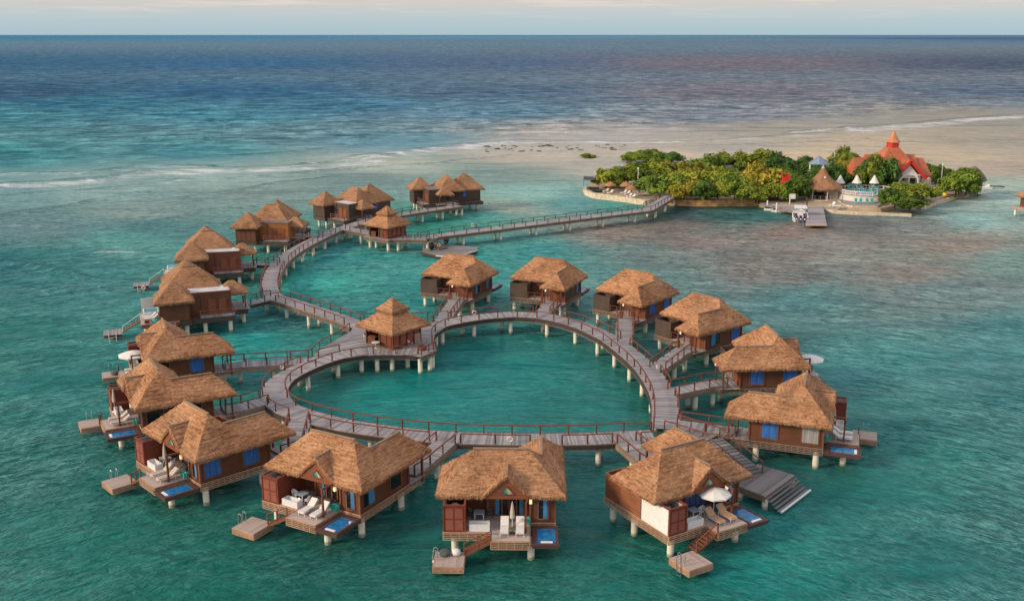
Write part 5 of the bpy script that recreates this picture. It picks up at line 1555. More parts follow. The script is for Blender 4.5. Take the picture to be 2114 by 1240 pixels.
def f(b):
    b.box(-5.6, -5.2, IZ, 5.6, 5.6, 5.35); b.box(5.6, -3.6, IZ, 7.6, 3.6, 4.9)
P('wall', 'wl', f, 'wallwhite')
P('gable_wall', 'gw', lambda b: b.add([(-1.5, -9.2, 5.0), (4.3, -9.2, 5.0), (1.4, -9.2, 8.2)], [(0, 1, 2)]), 'wallwhite')
def f(b):
    n = 10
    for i in range(n):
        a0 = PI * i / n; a1 = PI * (i + 1) / n
        b.bar((1.4 + 2.2 * math.cos(a0), -9.45, 4.3 + 1.7 * math.sin(a0)), (1.4 + 2.2 * math.cos(a1), -9.45, 4.3 + 1.7 * math.sin(a1)), .3, .35)
    b.box(-1.6, -9.5, 5.6, 4.4, -9.3, 5.9)
P('porch_arch', 'pa', f, 'white')
for i, (x, y) in enumerate(((-1.0, -9.3), (1.4, -9.3), (3.7, -9.3), (5.2, -6.0), (6.6, -4.8), (7.6, -4.8), (8.5, -4.8), (8.5, -2.5), (8.5, -.2), (-4.5, -6.0))):
    part(ch, 'column', ('CHc'), lambda b: b.lathe([(.22, IZ), (.17, IZ + .3), (.15, 4.6), (.25, 4.95)], 10), 'white', loc=(x, y, 0))
for x in (-4.8, -2.0, .6, 3.2): part(ch, 'window', ('CHw', x), lambda b: [b.box(x, -5.26, 2.0, x + 1.3, -5.2, 4.5)] and None, 'glass')
P('doorway_lamp', 'cl', lambda b: b.lathe([(.12, 3.0), (.22, 3.2), (.12, 3.4)], 8, 4.4, -8.6), 'lamp')
# thatched beach bar
bx_, by_ = 74.6, 245.5
pb = thing('beach_bar', 'round beach bar under a pointed concave thatched roof', 'beach bar', (bx_, by_, 0))
def f(b):
    n = 40; prof = [(4.9, 3.75), (4.9, 4.05), (4.2, 4.65), (3.3, 5.15), (2.4, 5.75), (1.6, 6.5), (1.0, 7.3), (.55, 8.1), (.28, 8.6), (.05, 8.75)]
    vs = []; b.uv = []
    for r_, z in prof:
        for i in range(n):
            a = 2 * PI * i / n; j = 1 + .035 * mnoise.noise((math.cos(a) * 6, math.sin(a) * 6, z * 3)); vs.append((r_ * j * math.cos(a), r_ * j * math.sin(a), z - (.15 * rnd.random() if z < 3.8 else 0)))
    fs = []
    for k in range(len(prof) - 1):
        for i in range(n):
            j = (i + 1) % n; fs.append((k * n + i, k * n + j, (k + 1) * n + j, (k + 1) * n + i)); u = i * .75; b.uv.append([(u, -k), (u + .75, -k), (u + .75, -k - 1), (u, -k - 1)])
    b.add(vs, fs)
part(pb, 'roof', 'pbr', f, 'thatch_old')
part(pb, 'roof_tip', 'pbt', lambda b: b.lathe([(.45, 8.3), (.2, 8.9), (.02, 9.1)], 10), 'beige')
for i in range(7):
    a = 2 * PI * i / 7 + .3; part(pb, 'post', 'pbp', lambda b: b.tube((0, 0, IZ - .1), (0, 0, 4.6), .11, .1, 8), 'white', loc=(3.9 * math.cos(a), 3.9 * math.sin(a), 0))
part(pb, 'counter', 'pbc', lambda b: b.lathe([(2.2, IZ), (2.2, IZ + 1.05), (2.4, IZ + 1.1), (2.4, IZ + 1.16)], 20), 'rail_far')
part(pb, 'floor', 'pbf', lambda b: b.lathe([(4.4, IZ - .1), (4.4, IZ + .12)], 28), 'stone')
for i, a in enumerate((200, 225, 250, 275, 300, 325)):
    o = part(None, 'bar_stool', 'bst', lambda b: b.lathe([(.2, 0), (.05, .05), (.05, .7), (.2, .74), (.2, .8)], 10), 'white', loc=(bx_ + 3.0 * math.cos(R(a)), by_ + 3.0 * math.sin(R(a)), IZ + .12)); tag(o, 'white round stool at the counter of the thatched beach bar', 'stool', 'stools round the beach bar')
# pool terrace
qx, qy = 85.2, 243.5
pt = thing('pool_terrace', 'raised white-walled terrace with an oval swimming pool', 'pool terrace', (qx, qy, 0))
def oval(rx, ry, n=36, x=0, y=0): return [(x + rx * math.cos(2 * PI * i / n), y + ry * math.sin(2 * PI * i / n)) for i in range(n)]
part(pt, 'wall', 'ptw', lambda b: b.prism(oval(7.2, 6.2), IZ - .2, 2.72), 'wallwhite')
part(pt, 'deck', 'ptd', lambda b: plank_poly(b, oval(7.3, 6.3), 0, 2.8, .3), 'deck')
part(pt, 'pool', 'ptp', lambda b: b.prism(oval(4.5, 3.6, 32, -.3, 0), 2.75, 2.84), 'wallwhite')
part(pt, 'water', 'ptwa', lambda b: b.prism(oval(4.2, 3.3, 32, -.3, 0), 2.78, 2.86), 'ipool')
part(pt, 'hot_tub', 'pth', lambda b: [b.lathe([(1.5, 2.8), (1.5, 3.15), (1.15, 3.15), (1.15, 2.95)], 20, -4.6, -1.6, cap=False)] and None, 'stone')
part(pt, 'hot_tub_water', 'pthw', lambda b: b.lathe([(1.16, 2.8), (1.16, 3.05)], 20, -4.6, -1.6), 'greenw')
M_ = None
def rail_arc(b, a0, a1, r1, r2, n, bars=True):
    pts = [(r1 * math.cos(R(a0 + (a1 - a0) * i / n)), r2 * math.sin(R(a0 + (a1 - a0) * i / n))) for i in range(n + 1)]
    for p in pts: b.box(p[0] - .08, p[1] - .08, 2.8, p[0] + .08, p[1] + .08, 3.75)
    for p, q in zip(pts, pts[1:]):
        b.bar((*p, 3.72), (*q, 3.72), .16, .12)
        b.bar((*p, 3.0), (*q, 3.0), .08, .1)
        if bars:
            for k in (1, 2): x = p[0] + (q[0] - p[0]) * k / 3; y = p[1] + (q[1] - p[1]) * k / 3; b.box(x - .05, y - .05, 3.0, x + .05, y + .05, 3.7)
part(pt, 'front_balustrade', 'ptb1', lambda b: rail_arc(b, 185, 262, 7.0, 6.0, 7), 'white')
part(pt, 'right_balustrade', 'ptb2', lambda b: rail_arc(b, 292, 350, 7.0, 6.0, 5), 'white')
part(pt, 'rear_balustrade', 'ptb3', lambda b: rail_arc(b, 20, 160, 7.0, 6.0, 12, False), 'white')
def f(b):
    for k in range(7):
        z = 2.7 - k * .22; y = -6.0 - k * .32; b.box(.1, y - .3, z - .1, 2.4, y, z)
part(pt, 'stair', 'pts', f, 'deckplain')
def f(b):
    for x in (.0, 2.5):
        b.bar((x, -5.9, 3.7), (x, -8.3, 2.1), .14, .12); b.bar((x, -5.9, 3.2), (x, -8.3, 1.6), .1, .08)
        for u in (0, .5, 1): b.box(x - .07, -5.97 - 2.4 * u, 2.7 - 1.6 * u, x + .07, -5.83 - 2.4 * u, 3.7 - 1.6 * u)
part(pt, 'stair_rail', 'ptr', f, 'white')
IL = 'teal pool loungers on the island'
for i, px in enumerate((1747, 1757, 1768, 1777, 1793, 1804)):
    a_ = math.atan2(.6, (px - 1775) / 30); x = qx + (px - 1775) / 8.2 * .95; y = qy + 4.5 - abs(px - 1775) * .02
    lounger('teal lounger at the back of the pool terrace, %s' % ('outermost at the left', 'under the middle white umbrella', 'right beside the middle white umbrella', 'between the middle and right umbrellas', 'left of the right-hand umbrella', 'outermost at the right')[i], IL, (x, y, 2.8), R(12), 'tealfab', 'plastic', 60)
for i, px in enumerate((1767, 1777, 1790, 1800)):
    q = G(px, 419, 1.5); lounger('teal and white lounger on the lower pool deck, %s' % ('leftmost', 'second from the left', 'third from the left', 'rightmost')[i], IL, (q[0], q[1], 1.45), R(-12), 'tealfab', 'plastic', 60)
ld2 = [G(*p, 1.4) for p in ((1728, 411), (1745, 422), (1760, 424), (1812, 424), (1840, 412), (1800, 402), (1740, 402))]
lo = thing('lower_deck', 'grey plank deck with stone edge below the pool terrace', 'deck', (0, 0, 0))
part(lo, 'deck', 'lod', lambda b: plank_poly(b, ld2, 0, 1.42, .3), 'deck'); part(lo, 'stone_edge', 'loe', lambda b: b.prism([(p[0], p[1] - .25) for p in ld2], .9, 1.34), 'stone')
part(lo, 'fence_post', 'lop', lambda b: [b.box(G(px, py, 1.4)[0] - .06, G(px, py, 1.4)[1] - .06, 1.4, G(px, py, 1.4)[0] + .06, G(px, py, 1.4)[1] + .06, 3.2) for px, py in ((1738, 420), (1814, 420))] and None, 'rail_far')
for px, lb in ((1731, 'pointed white umbrella at the left of the pool terrace, beside the beach bar roof'), (1764, 'pointed white umbrella in the middle of the pool terrace'), (1799, 'pointed white umbrella at the right of the pool terrace')):
    x = qx + (px - 1775) / 8.2; t = thing('canvas_umbrella', lb, 'umbrella', (x, qy + 4.9, 2.8), 0, 'pointed white umbrellas on the pool terrace')
    part(t, 'pole', 'cup', lambda b: b.tube((0, 0, 0), (0, 0, 3.0), .05, n=6), 'white'); part(t, 'canopy', 'cuc', lambda b: b.lathe([(1.25, 1.6), (.7, 2.4), (.25, 3.3), (.02, 3.55)], 8, cap=False), 'fabric')
sx, sy = G(1718, 426, 1.1); t = lounger('white plastic lounge chair alone on the sand beside the pier', 'white chairs on the sand', (sx, sy, IZ), R(-60), 'plastic', 'plastic', 55)
sx, sy = G(1727, 428, 1.1); t = lounger('white low lounger on the sand right of the lone lounge chair', 'white chairs on the sand', (sx, sy, IZ), R(-100), 'plastic', 'plastic', 12)
t = thing('fence', 'cream board fence right of the beach bar', 'fence', (0, 0, 0))
q0 = G(1703, 411, IZ); q1 = G(1727, 413, IZ)
part(t, 'panel', 'fnp', lambda b: [b.bar((q0[0] + (q1[0] - q0[0]) * i / 8, q0[1] + (q1[1] - q0[1]) * i / 8, IZ), (q0[0] + (q1[0] - q0[0]) * i / 8, q0[1] + (q1[1] - q0[1]) * i / 8, IZ + 2.0), .38, .08) for i in range(9)] and None, 'beige')
part(t, 'rail', 'fnr', lambda b: b.bar((*q0, IZ + 1.95), (*q1, IZ + 1.95), .12, .1), 'white')
# pier, quay, boats
pier = [G(*p, 1.0) for p in ((1664, 461), (1706, 461), (1698, 419), (1670, 416))]
t = thing('pier', 'grey plank pier with a pale end beam beside the moored motorboat', 'pier', (0, 0, 0))
part(t, 'deck', 'prd', lambda b: plank_poly(b, pier, 0, 1.0, .3), 'deck'); part(t, 'end_beam', 'pre', lambda b: b.bar((pier[0][0], pier[0][1] - .2, .75), (pier[1][0], pier[1][1] - .2, .75), .35, .45), 'beige')
part(t, 'side_beam', 'prs', lambda b: [b.bar((*pier[0], .75), (*pier[3], .75), .2, .35), b.bar((*pier[1], .75), (*pier[2], .75), .2, .35)] and None, 'lattice_grey')
for px, py in ((1672, 455), (1700, 455), (1672, 435), (1698, 435)): pile(t, *G(px, py, 1.0), .7, .2)
for px, py, lb, m_, hh in ((1665, 432, 'thick dark mooring post at the left of the pier', 'rail', 3.4), (1603, 432, 'white mooring post right of the jet skis', 'white', 2.3), (1584, 424, 'white mooring post behind the jet skis', 'white', 2.0)):
    o = part(None, 'mooring_post', ('mp', m_, hh), lambda b: b.tube((0, 0, -1), (0, 0, hh), .18, .16, 8), m_, loc=(*G(px, py, .8), 0)); tag(o, lb, 'post')
qd = [G(*p, .8) for p in ((1563, 423), (1606, 432), (1662, 440), (1664, 432), (1600, 421))]
t = thing('quay', 'narrow plank quay between the jet skis and the pier', 'quay', (0, 0, 0))
part(t, 'deck', 'qyd', lambda b: plank_poly(b, qd, R(-20), .9, .3), 'deck'); part(t, 'side_beam', 'qys', lambda b: b.bar((*qd[1], .65), (*qd[2], .65), .25, .45), 'lattice_grey')


def hull(b, L, W, H, mi=0, n=12):
    vs = []; fs = []
    for i in range(n + 1):
        u = i / n; y = L * u; w = W / 2 * (1 - max(0, (u - .5) / .5) ** 2.2); zt = H * (1 + .3 * u * u)
        vs += [(-w * .55, y, -.35 + .3 * u ** 3), (-w, y, zt * .45), (-w * 1.02, y, zt), (-w * .88, y, zt), (w * .88, y, zt), (w * 1.02, y, zt), (w, y, zt * .45), (w * .55, y, -.35 + .3 * u ** 3)]
    for i in range(n):
        for k in range(8):
            if k == 3: continue
            fs.append((i * 8 + k, i * 8 + (k + 1) % 8, (i + 1) * 8 + (k + 1) % 8, (i + 1) * 8 + k))
    fs.append((0, 7, 6, 5, 4, 3, 2, 1)); b.add(vs, fs, mi)


bt = G(1652, 460, 0)
t = thing('motorboat', 'white motorboat with a hardtop and three dark outboards moored at the pier', 'motorboat', (bt[0], bt[1], 0), R(-14))
part(t, 'hull', 'bh', lambda b: hull(b, 10, 3.3, 1.1), 'white')
part(t, 'deck', 'bd', lambda b: b.box(-1.4, .3, .5, 1.4, 6.5, .6), 'beige')
part(t, 'foredeck', 'bfd', lambda b: b.prism([(-1.42, 6.0), (1.42, 6.0), (1.0, 8.2), (.3, 9.6), (-.3, 9.6), (-1.0, 8.2)], 1.05, 1.25), 'plastic')
part(t, 'console', 'bc', lambda b: [b.box(-.6, 3.4, .6, .6, 4.6, 1.9)] and None, 'plastic')
part(t, 'hardtop', 'bht', lambda b: [b.prism([(-1.4, 2.3), (1.4, 2.3), (1.3, 6.4), (-1.3, 6.4)], 2.75, 2.87)] and None, 'plastic')
part(t, 'hardtop_frame', 'bhf', lambda b: [b.tube((x, y, .9), (x * .9, y, 2.75), .04, n=6) for x in (-1.2, 1.2) for y in (3, 5)] and None, 'metal')
part(t, 'bench', 'bbn', lambda b: [b.box(-1.1, .9, .6, 1.1, 1.5, 1.05), b.box(-.8, 2.2, .6, .8, 2.8, 1.2)] and None, 'beige')
for x in (-.85, 0, .85):
    o = part(t, 'outboard', 'obm', lambda b: [b.box(-.26, -.75, .75, .26, -.05, 1.5), b.box(-.2, -.7, 1.5, .2, -.1, 1.62), b.box(-.12, -.5, -.4, .12, -.2, .75)] and None, 'navy', loc=(x, -.1, 0))
    part(o, 'cowl_panel', 'obc', lambda b: [b.box(-.14, -.78, .8, .14, -.74, 1.1)] and None, 'white')
for i, (px, py) in enumerate(((1577, 434), (1592, 437))):
    q = G(px, py, .1); t = thing('jet_ski', f'white and black jet ski moored at the quay, {"the left one" if i == 0 else "the one nearer the white post"}', 'jet ski', (q[0], q[1], .05), R(-105), 'jet skis at the quay')
    part(t, 'hull', 'jh', lambda b: hull(b, 3.2, 1.15, .55), 'white'); part(t, 'seat', 'js', lambda b: b.box(-.2, .4, .5, .2, 1.8, .85), 'black')
    part(t, 'handlebar', 'jhb', lambda b: [b.bar((-.35, 2.0, 1.05), (.35, 2.0, 1.05), .05), b.box(-.15, 1.9, .6, .15, 2.3, 1.0)] and None, 'black')
t = thing('signpost', 'white post with a square white board by the quay', 'sign', (*G(1630, 420, IZ), IZ - .1))
part(t, 'post', 'sgp', lambda b: b.tube((0, 0, 0), (0, 0, 2.3), .12, n=8), 'white'); part(t, 'board', 'sgb', lambda b: b.box(.1, -.06, 1.2, 1.25, .06, 2.35), 'white')
# red flag
x, z = GY(1622, 366, 240)
t = thing('flag', 'bright red cloth flag hanging in front of the golden tree', 'flag', (x, 240, .3)); t.scale = (.85, 1, .95)
part(t, 'pole', 'fgp', lambda b: b.tube((-1.1, .1, IZ), (-1.1, .1, 8.0), .05, n=6), 'bark')
def f(b):
    pts = [(-1.25, 7.9), (-1.0, 8.0), (-.85, 6.9), (-.1, 7.1), (.05, 7.9), (.3, 7.9), (.45, 7.2), (.7, 8.0), (.95, 8.1), (1.2, 6.9), (.9, 6.2), (-.3, 5.9), (-1.0, 5.3), (-1.4, 5.5), (-1.0, 6.3)]
    n = len(pts); vs = [(x_, -.15 + .12 * math.sin(x_ * 4), z_) for x_, z_ in pts] + [(x_, -.1 + .12 * math.sin(x_ * 4), z_) for x_, z_ in pts]
    b.add(vs, [tuple(range(n)), tuple(range(2 * n - 1, n - 1, -1))] + [(i, i + n, (i + 1) % n + n, (i + 1) % n) for i in range(n)])
part(t, 'cloth', 'fgc', f, 'red')
# blue-grey gazebo and grey roofs between the trees
x, z = GY(1692, 322, 262)
t = thing('pavilion', 'pavilion with a six-sided blue-grey roof among the dark trees', 'pavilion', (x, 262, 0))
part(t, 'roof', 'pvr', lambda b: b.lathe([(2.9, z - 2.0), (.05, z)], 6, cap=False, ph=.3), 'roof_blue')
part(t, 'hip_cap', 'pvh', lambda b: [b.bar((2.9 * math.cos(.3 + PI / 3 * k), 2.9 * math.sin(.3 + PI / 3 * k), z - 1.97), (0, 0, z + .03), .09, .07) for k in range(6)] and None, 'roof_grey')
for k in range(6): part(t, 'post', 'pvp', lambda b: b.tube((0, 0, IZ - .2), (0, 0, z - 1.95), .12, n=8), 'white', loc=(2.5 * math.cos(.3 + PI / 3 * k), 2.5 * math.sin(.3 + PI / 3 * k), 0))
for px0, px1, py, yy, lb in ((1448, 1518, 341, 286, 'low grey-roofed house almost hidden by trees, pale skylight on its roof'), (1540, 1562, 343, 286, 'small grey-roofed shed peeping out left of the golden tree')):
    xa, z = GY(px0, py, yy); xb, _ = GY(px1, py, yy); t = thing('house', lb, 'house', (0, yy, 0), 0)
    part(t, 'roof', ('hsr', px0), lambda b: b.add([(xa - 1.2, -3.4, z - 1.8), (xb + 1.2, -3.4, z - 1.8), (xb + 1.2, 3.4, z - 1.8), (xa - 1.2, 3.4, z - 1.8), (xa + 1, 0, z), (xb - 1, 0, z)], [(0, 1, 5, 4), (1, 2, 5), (2, 3, 4, 5), (3, 0, 4)]), 'roof_grey')
    part(t, 'wall', ('hsw', px0), lambda b: b.box(xa, -2.8, IZ - .2, xb, 2.8, z - 1.8), 'wallwhite')
    if px0 == 1448: part(t, 'skylight', 'hsk', lambda b: b.add([(xa + 2.9, -2.0, z - 1.0), (xa + 4.6, -2.0, z - 1.0), (xa + 4.4, -1.3, z - .6), (xa + 3.1, -1.3, z - .6)], [(0, 1, 2, 3)]), 'white')
# beach with thatched umbrellas
for i, (px, py, lb) in enumerate(((1259, 397, 'leftmost small thatched umbrella on the beach'), (1292, 398, 'middle small thatched umbrella on the beach, half behind another'), (1303, 405, 'nearest small thatched umbrella on the beach, at the right'))):
    q = G(px, py, IZ); t = thing('thatched_umbrella', lb, 'umbrella', (q[0], q[1], IZ - .05), 0, 'small thatched umbrellas on the beach')
    part(t, 'pole', 'tup', lambda b: b.tube((0, 0, 0), (0, 0, 2.3), .09, n=7), 'bark')
    def f(b):
        b.uv = []; n = 20; prof = [(1.55, 1.75), (1.5, 1.95), (.9, 2.35), (.3, 2.75), (.03, 2.85)]; vs = [(r_ * (1 + .05 * mnoise.noise((i_, r_ * 3, 2))) * math.cos(2 * PI * i_ / n), r_ * math.sin(2 * PI * i_ / n), z_) for r_, z_ in prof for i_ in range(n)]
        fs = [(k * n + i_, k * n + (i_ + 1) % n, (k + 1) * n + (i_ + 1) % n, (k + 1) * n + i_) for k in range(4) for i_ in range(n)]; b.add(vs, fs); b.uv = [[(i_ * .4, -k), (i_ * .4 + .4, -k), (i_ * .4 + .4, -k - 1), (i_ * .4, -k - 1)] for k in range(4) for i_ in range(n)]
    part(t, 'canopy', 'tuc', f, 'thatch')
BL = 'cream loungers on the umbrella beach'
for px, py, lb in ((1251, 397, 'left cream lounger under the leftmost thatched umbrella'), (1260, 400, 'right cream lounger under the leftmost thatched umbrella'), (1288, 400, 'left cream lounger under the middle thatched umbrella'), (1295, 402, 'right cream lounger under the middle thatched umbrella'),
                   (1299, 407, 'left cream lounger under the nearest thatched umbrella'), (1306, 409, 'right cream lounger under the nearest thatched umbrella')):
    q = G(px, py, IZ); lounger(lb, BL, (q[0], q[1], IZ), R(-50), 'fabric', 'plastic', 40)
for px, py, lb in ((1226, 391, 'dark inflatable boat lying farther back under the black shade'), (1234, 396, 'dark inflatable boat lying nearer the seawall by the black shade')):
    q = G(px, py, IZ); t = thing('dinghy', lb, 'dinghy', (q[0], q[1], IZ), R(75), 'dark dinghies on the island tip')
    part(t, 'hull', 'dgh', lambda b: [b.path([(-.6, -1.2, .3), (-.6, .8, .3), (0, 1.5, .4), (.6, .8, .3), (.6, -1.2, .3)], .26, 8), b.box(-.5, -1.2, .1, .5, .8, .25)] and None, 'black')
    part(t, 'cover', 'dgc', lambda b: b.box(-.45, -1.0, .3, .45, .6, .5), 'greyfab')
q = G(1215, 392, IZ); t = thing('shade_sail', 'black rectangular shade stretched at the left tip of the island', 'shade', (q[0] + 1, q[1] + 1.5, IZ))
part(t, 'cloth', 'ssc', lambda b: b.add([(-2.3, -1, 2.6), (1.6, -1.4, 2.4), (1.9, 1.4, 2.9), (-2.1, 1.4, 3.1), (-2.3, -1, 2.55), (1.6, -1.4, 2.35), (1.9, 1.4, 2.85), (-2.1, 1.4, 3.05)], [(0, 1, 2, 3), (7, 6, 5, 4), (0, 4, 5, 1), (1, 5, 6, 2), (2, 6, 7, 3), (3, 7, 4, 0)]), 'black')
for x, y, h in ((-2.2, -1, 2.6), (1.6, -1.35, 2.4), (1.85, 1.35, 2.85), (-2.05, 1.35, 3.05)): part(t, 'pole', ('ssp', h), lambda b: b.tube((0, 0, -.1), (0, 0, h), .06, n=6), 'rail_far', loc=(x, y, 0))
for px, py0, h, lb in ((1316, 402, 6.4, 'thin white lamp post in front of the trees behind the umbrella beach'), (1941, 392, 6.2, 'white lamp post right of the chapel trees'), (1950, 398, 3.4, 'short lamp post left of the right-hand green tree'), (1700, 412, 5.2, 'dark lamp post in front of the beach bar')):
    q = G(px, py0, IZ); t = thing('lamp_post', lb, 'lamp post', (q[0], q[1], IZ - .1))
    m_ = 'rail_far' if 'dark' in lb or 'short' in lb else 'white'
    part(t, 'pole', ('lpp', h, m_), lambda b: b.tube((0, 0, 0), (0, 0, h), .09, .07, 7), m_); part(t, 'lamp_head', ('lph', h), lambda b: b.lathe([(.1, h), (.26, h + .1), (.2, h + .35), (.05, h + .45)], 8), 'white')
# right end: kiosk, canoes, blue chairs, float, breakwater
q = G(2003, 404, 0); t = thing('kiosk', 'grey thatched kiosk on posts at the right end of the island', 'kiosk', (q[0] + .4, q[1] + .5, 0))
def f(b):
    b.uv = []; n = 24; prof = [(3.3, 3.9), (3.3, 4.2), (2.6, 5.3), (1.6, 6.4), (.7, 7.1), (.05, 7.4)]; vs = [(r_ * math.cos(2 * PI * i_ / n), r_ * math.sin(2 * PI * i_ / n), z_) for r_, z_ in prof for i_ in range(n)]
    b.add(vs, [(k * n + i_, k * n + (i_ + 1) % n, (k + 1) * n + (i_ + 1) % n, (k + 1) * n + i_) for k in range(5) for i_ in range(n)]); b.uv = [[(i_ * .8, -k), (i_ * .8 + .8, -k), (i_ * .8 + .8, -k - 1), (i_ * .8, -k - 1)] for k in range(5) for i_ in range(n)]
part(t, 'roof', 'kkr', f, 'thatch_grey')
for a in range(5): part(t, 'post', 'kkp', lambda b: b.tube((0, 0, -1), (0, 0, 4.3), .13, n=7), 'panel', loc=(2.3 * math.cos(a * 1.257), 2.3 * math.sin(a * 1.257), 0))
part(t, 'floor', 'kkf', lambda b: b.lathe([(2.8, .8), (2.8, 1.1)], 16), 'white'); part(t, 'counter', 'kkc', lambda b: b.box(-1.6, -2.0, 1.1, 1.6, -1.7, 2.3), 'wallwhite')
for i, (px, py, lb) in enumerate(((2027, 398, 'white pedal boat floating right of the kiosk, left one'), (2034, 398, 'white pedal boat floating right of the kiosk, right one'), (2036, 389, 'white catamaran dinghy farther out beside the kiosk'))):
    q = G(px, py, 0); t = thing('pedal_boat' if i < 2 else 'catamaran', lb, 'pedal boat' if i < 2 else 'catamaran', (q[0], q[1], 0), R(70 if i < 2 else 95))
    part(t, 'hull', ('pbh', i > 1), lambda b: [b.box(-.85, -1.2, -.1, -.45, 1.3, .4), b.box(.45, -1.2, -.1, .85, 1.3, .4), b.box(-.85, -.7, .4, .85, .5, .5)] and None, 'white')
    part(t, 'seat', ('pbs', i > 1), lambda b: [b.box(-.6, -.6, .5, .6, -.4, 1.1), b.box(-.6, -.4, .5, .6, .1, .75)] and None, 'white')
    if i == 2: part(t, 'mast', 'ctm', lambda b: b.tube((0, .2, .5), (0, .2, 2.6), .05, n=6), 'white')
for px, lb in ((1937, 'blue beach chair farther left of the yellow float'), (1946, 'blue beach chair next to the yellow float')):
    q = G(px, 402, IZ); t = thing('beach_chair', lb, 'chair', (q[0], q[1], IZ - .05), R(-30), 'blue beach chairs at the right shore')
    part(t, 'seat', 'bcs', lambda b: b.bar((0, -.3, .35), (0, .3, .3), .6, .06), 'bluechair'); part(t, 'backrest', 'bcb', lambda b: b.bar((0, .3, .3), (0, .75, 1.0), .6, .06), 'bluechair'); part(t, 'frame', 'bcf', lambda b: [b.bar((x, -.3, 0), (x, .5, .6), .05) for x in (-.3, .3)] and None, 'bluechair')
q = G(1946, 405, IZ); o = part(None, 'float', 'flt', lambda b: b.lathe([(.1, 0), (.5, .2), (.6, .5), (.5, .8), (.1, 1.0)], 14), 'yellow', smooth=True, loc=(q[0] + .2, q[1] - .6, IZ)); tag(o, 'round yellow float on the right shore below the blue chairs', 'float')
q0 = G(2018, 383, .3); q1 = G(2070, 384, .3); o = part(None, 'breakwater', 'bwk', lambda b: [b.lathe([(.5, -.4), (.45, .1), (.2, .35)], 7, q0[0] + (q1[0] - q0[0]) * i / 14, q0[1] + (q1[1] - q0[1]) * i / 14 + rnd.uniform(-.3, .3)) for i in range(15)] and None, 'darkrock'); tag(o, 'thin dark line of rocks reaching right from the kiosk', 'breakwater')
# edge of a further hut at the right border
q = G(2108, 452, 0); t = thing('overwater_hut', 'thatched overwater hut cut off by the right border of the photo', 'hut', (q[0] + 4.3, q[1] + 3, 0), R(25))
part(t, 'roof', 'ohr', lambda b: thatch(b, [comp_hip(-3.2, -3.2, 3.2, 3.2, 4.6, .85)], [(-3.2, -3.2, 3.2, 3.2)], .2, .3), 'thatch_old')
part(t, 'wall', 'ohw', lambda b: b.box(-2.2, -2.2, 2.2, 2.2, 2.2, 4.9), 'wall'); part(t, 'deck', 'ohd', lambda b: plank_poly(b, [(-3.6, -3.6), (3, -3.6), (3, 3), (-3.6, 3)], 0, 2.2, .3), 'sundeck'); part(t, 'lattice_skirt', 'ohs', lambda b: [lattice(b, (-3.6, -3.6), (3, -3.6), 2.15, .6), lattice(b, (-3.6, 3), (-3.6, -3.6), 2.15, .6)] and None, 'lattice')
for x in (-3, 2.5):
    for y in (-3, 2.5): pile(t, x, y, 1.7)
# rocks on the reef crest
rk = random.Random(4)
RP = []
for _ in range(46):
    px = rk.uniform(990, 1290); RP.append((px, 304 + rk.uniform(-5, 9) + (px - 1140) * -.01, rk.uniform(.4, 1.1)))
def f(b):
    b.lathe([(.9, -.3), (1.0, 0), (.75, .3), (.35, .42)], 7, sx=1.4); 
for i, (px, py, s_) in enumerate(RP):
    q = G(px, py, 0); o = part(None, 'reef_rock', 'rrk', f, 'darkrock', loc=(q[0], q[1], 0), rz=rk.uniform(0, 3)); o.scale = (s_, s_ * .7, s_ * .8); tag(o, 'small dark rock breaking the surface along the reef crest left of the island', 'rock', 'rocks scattered on the reef crest')
exec_order.append('island')


# ------------------------------------------------------------------ the sea
def s2l(h):
    c = [int(h[i:i + 2], 16) / 255 for i in (0, 2, 4)]
    return [x / 12.92 if x <= .04045 else ((x + .055) / 1.055) ** 2.4 for x in c]


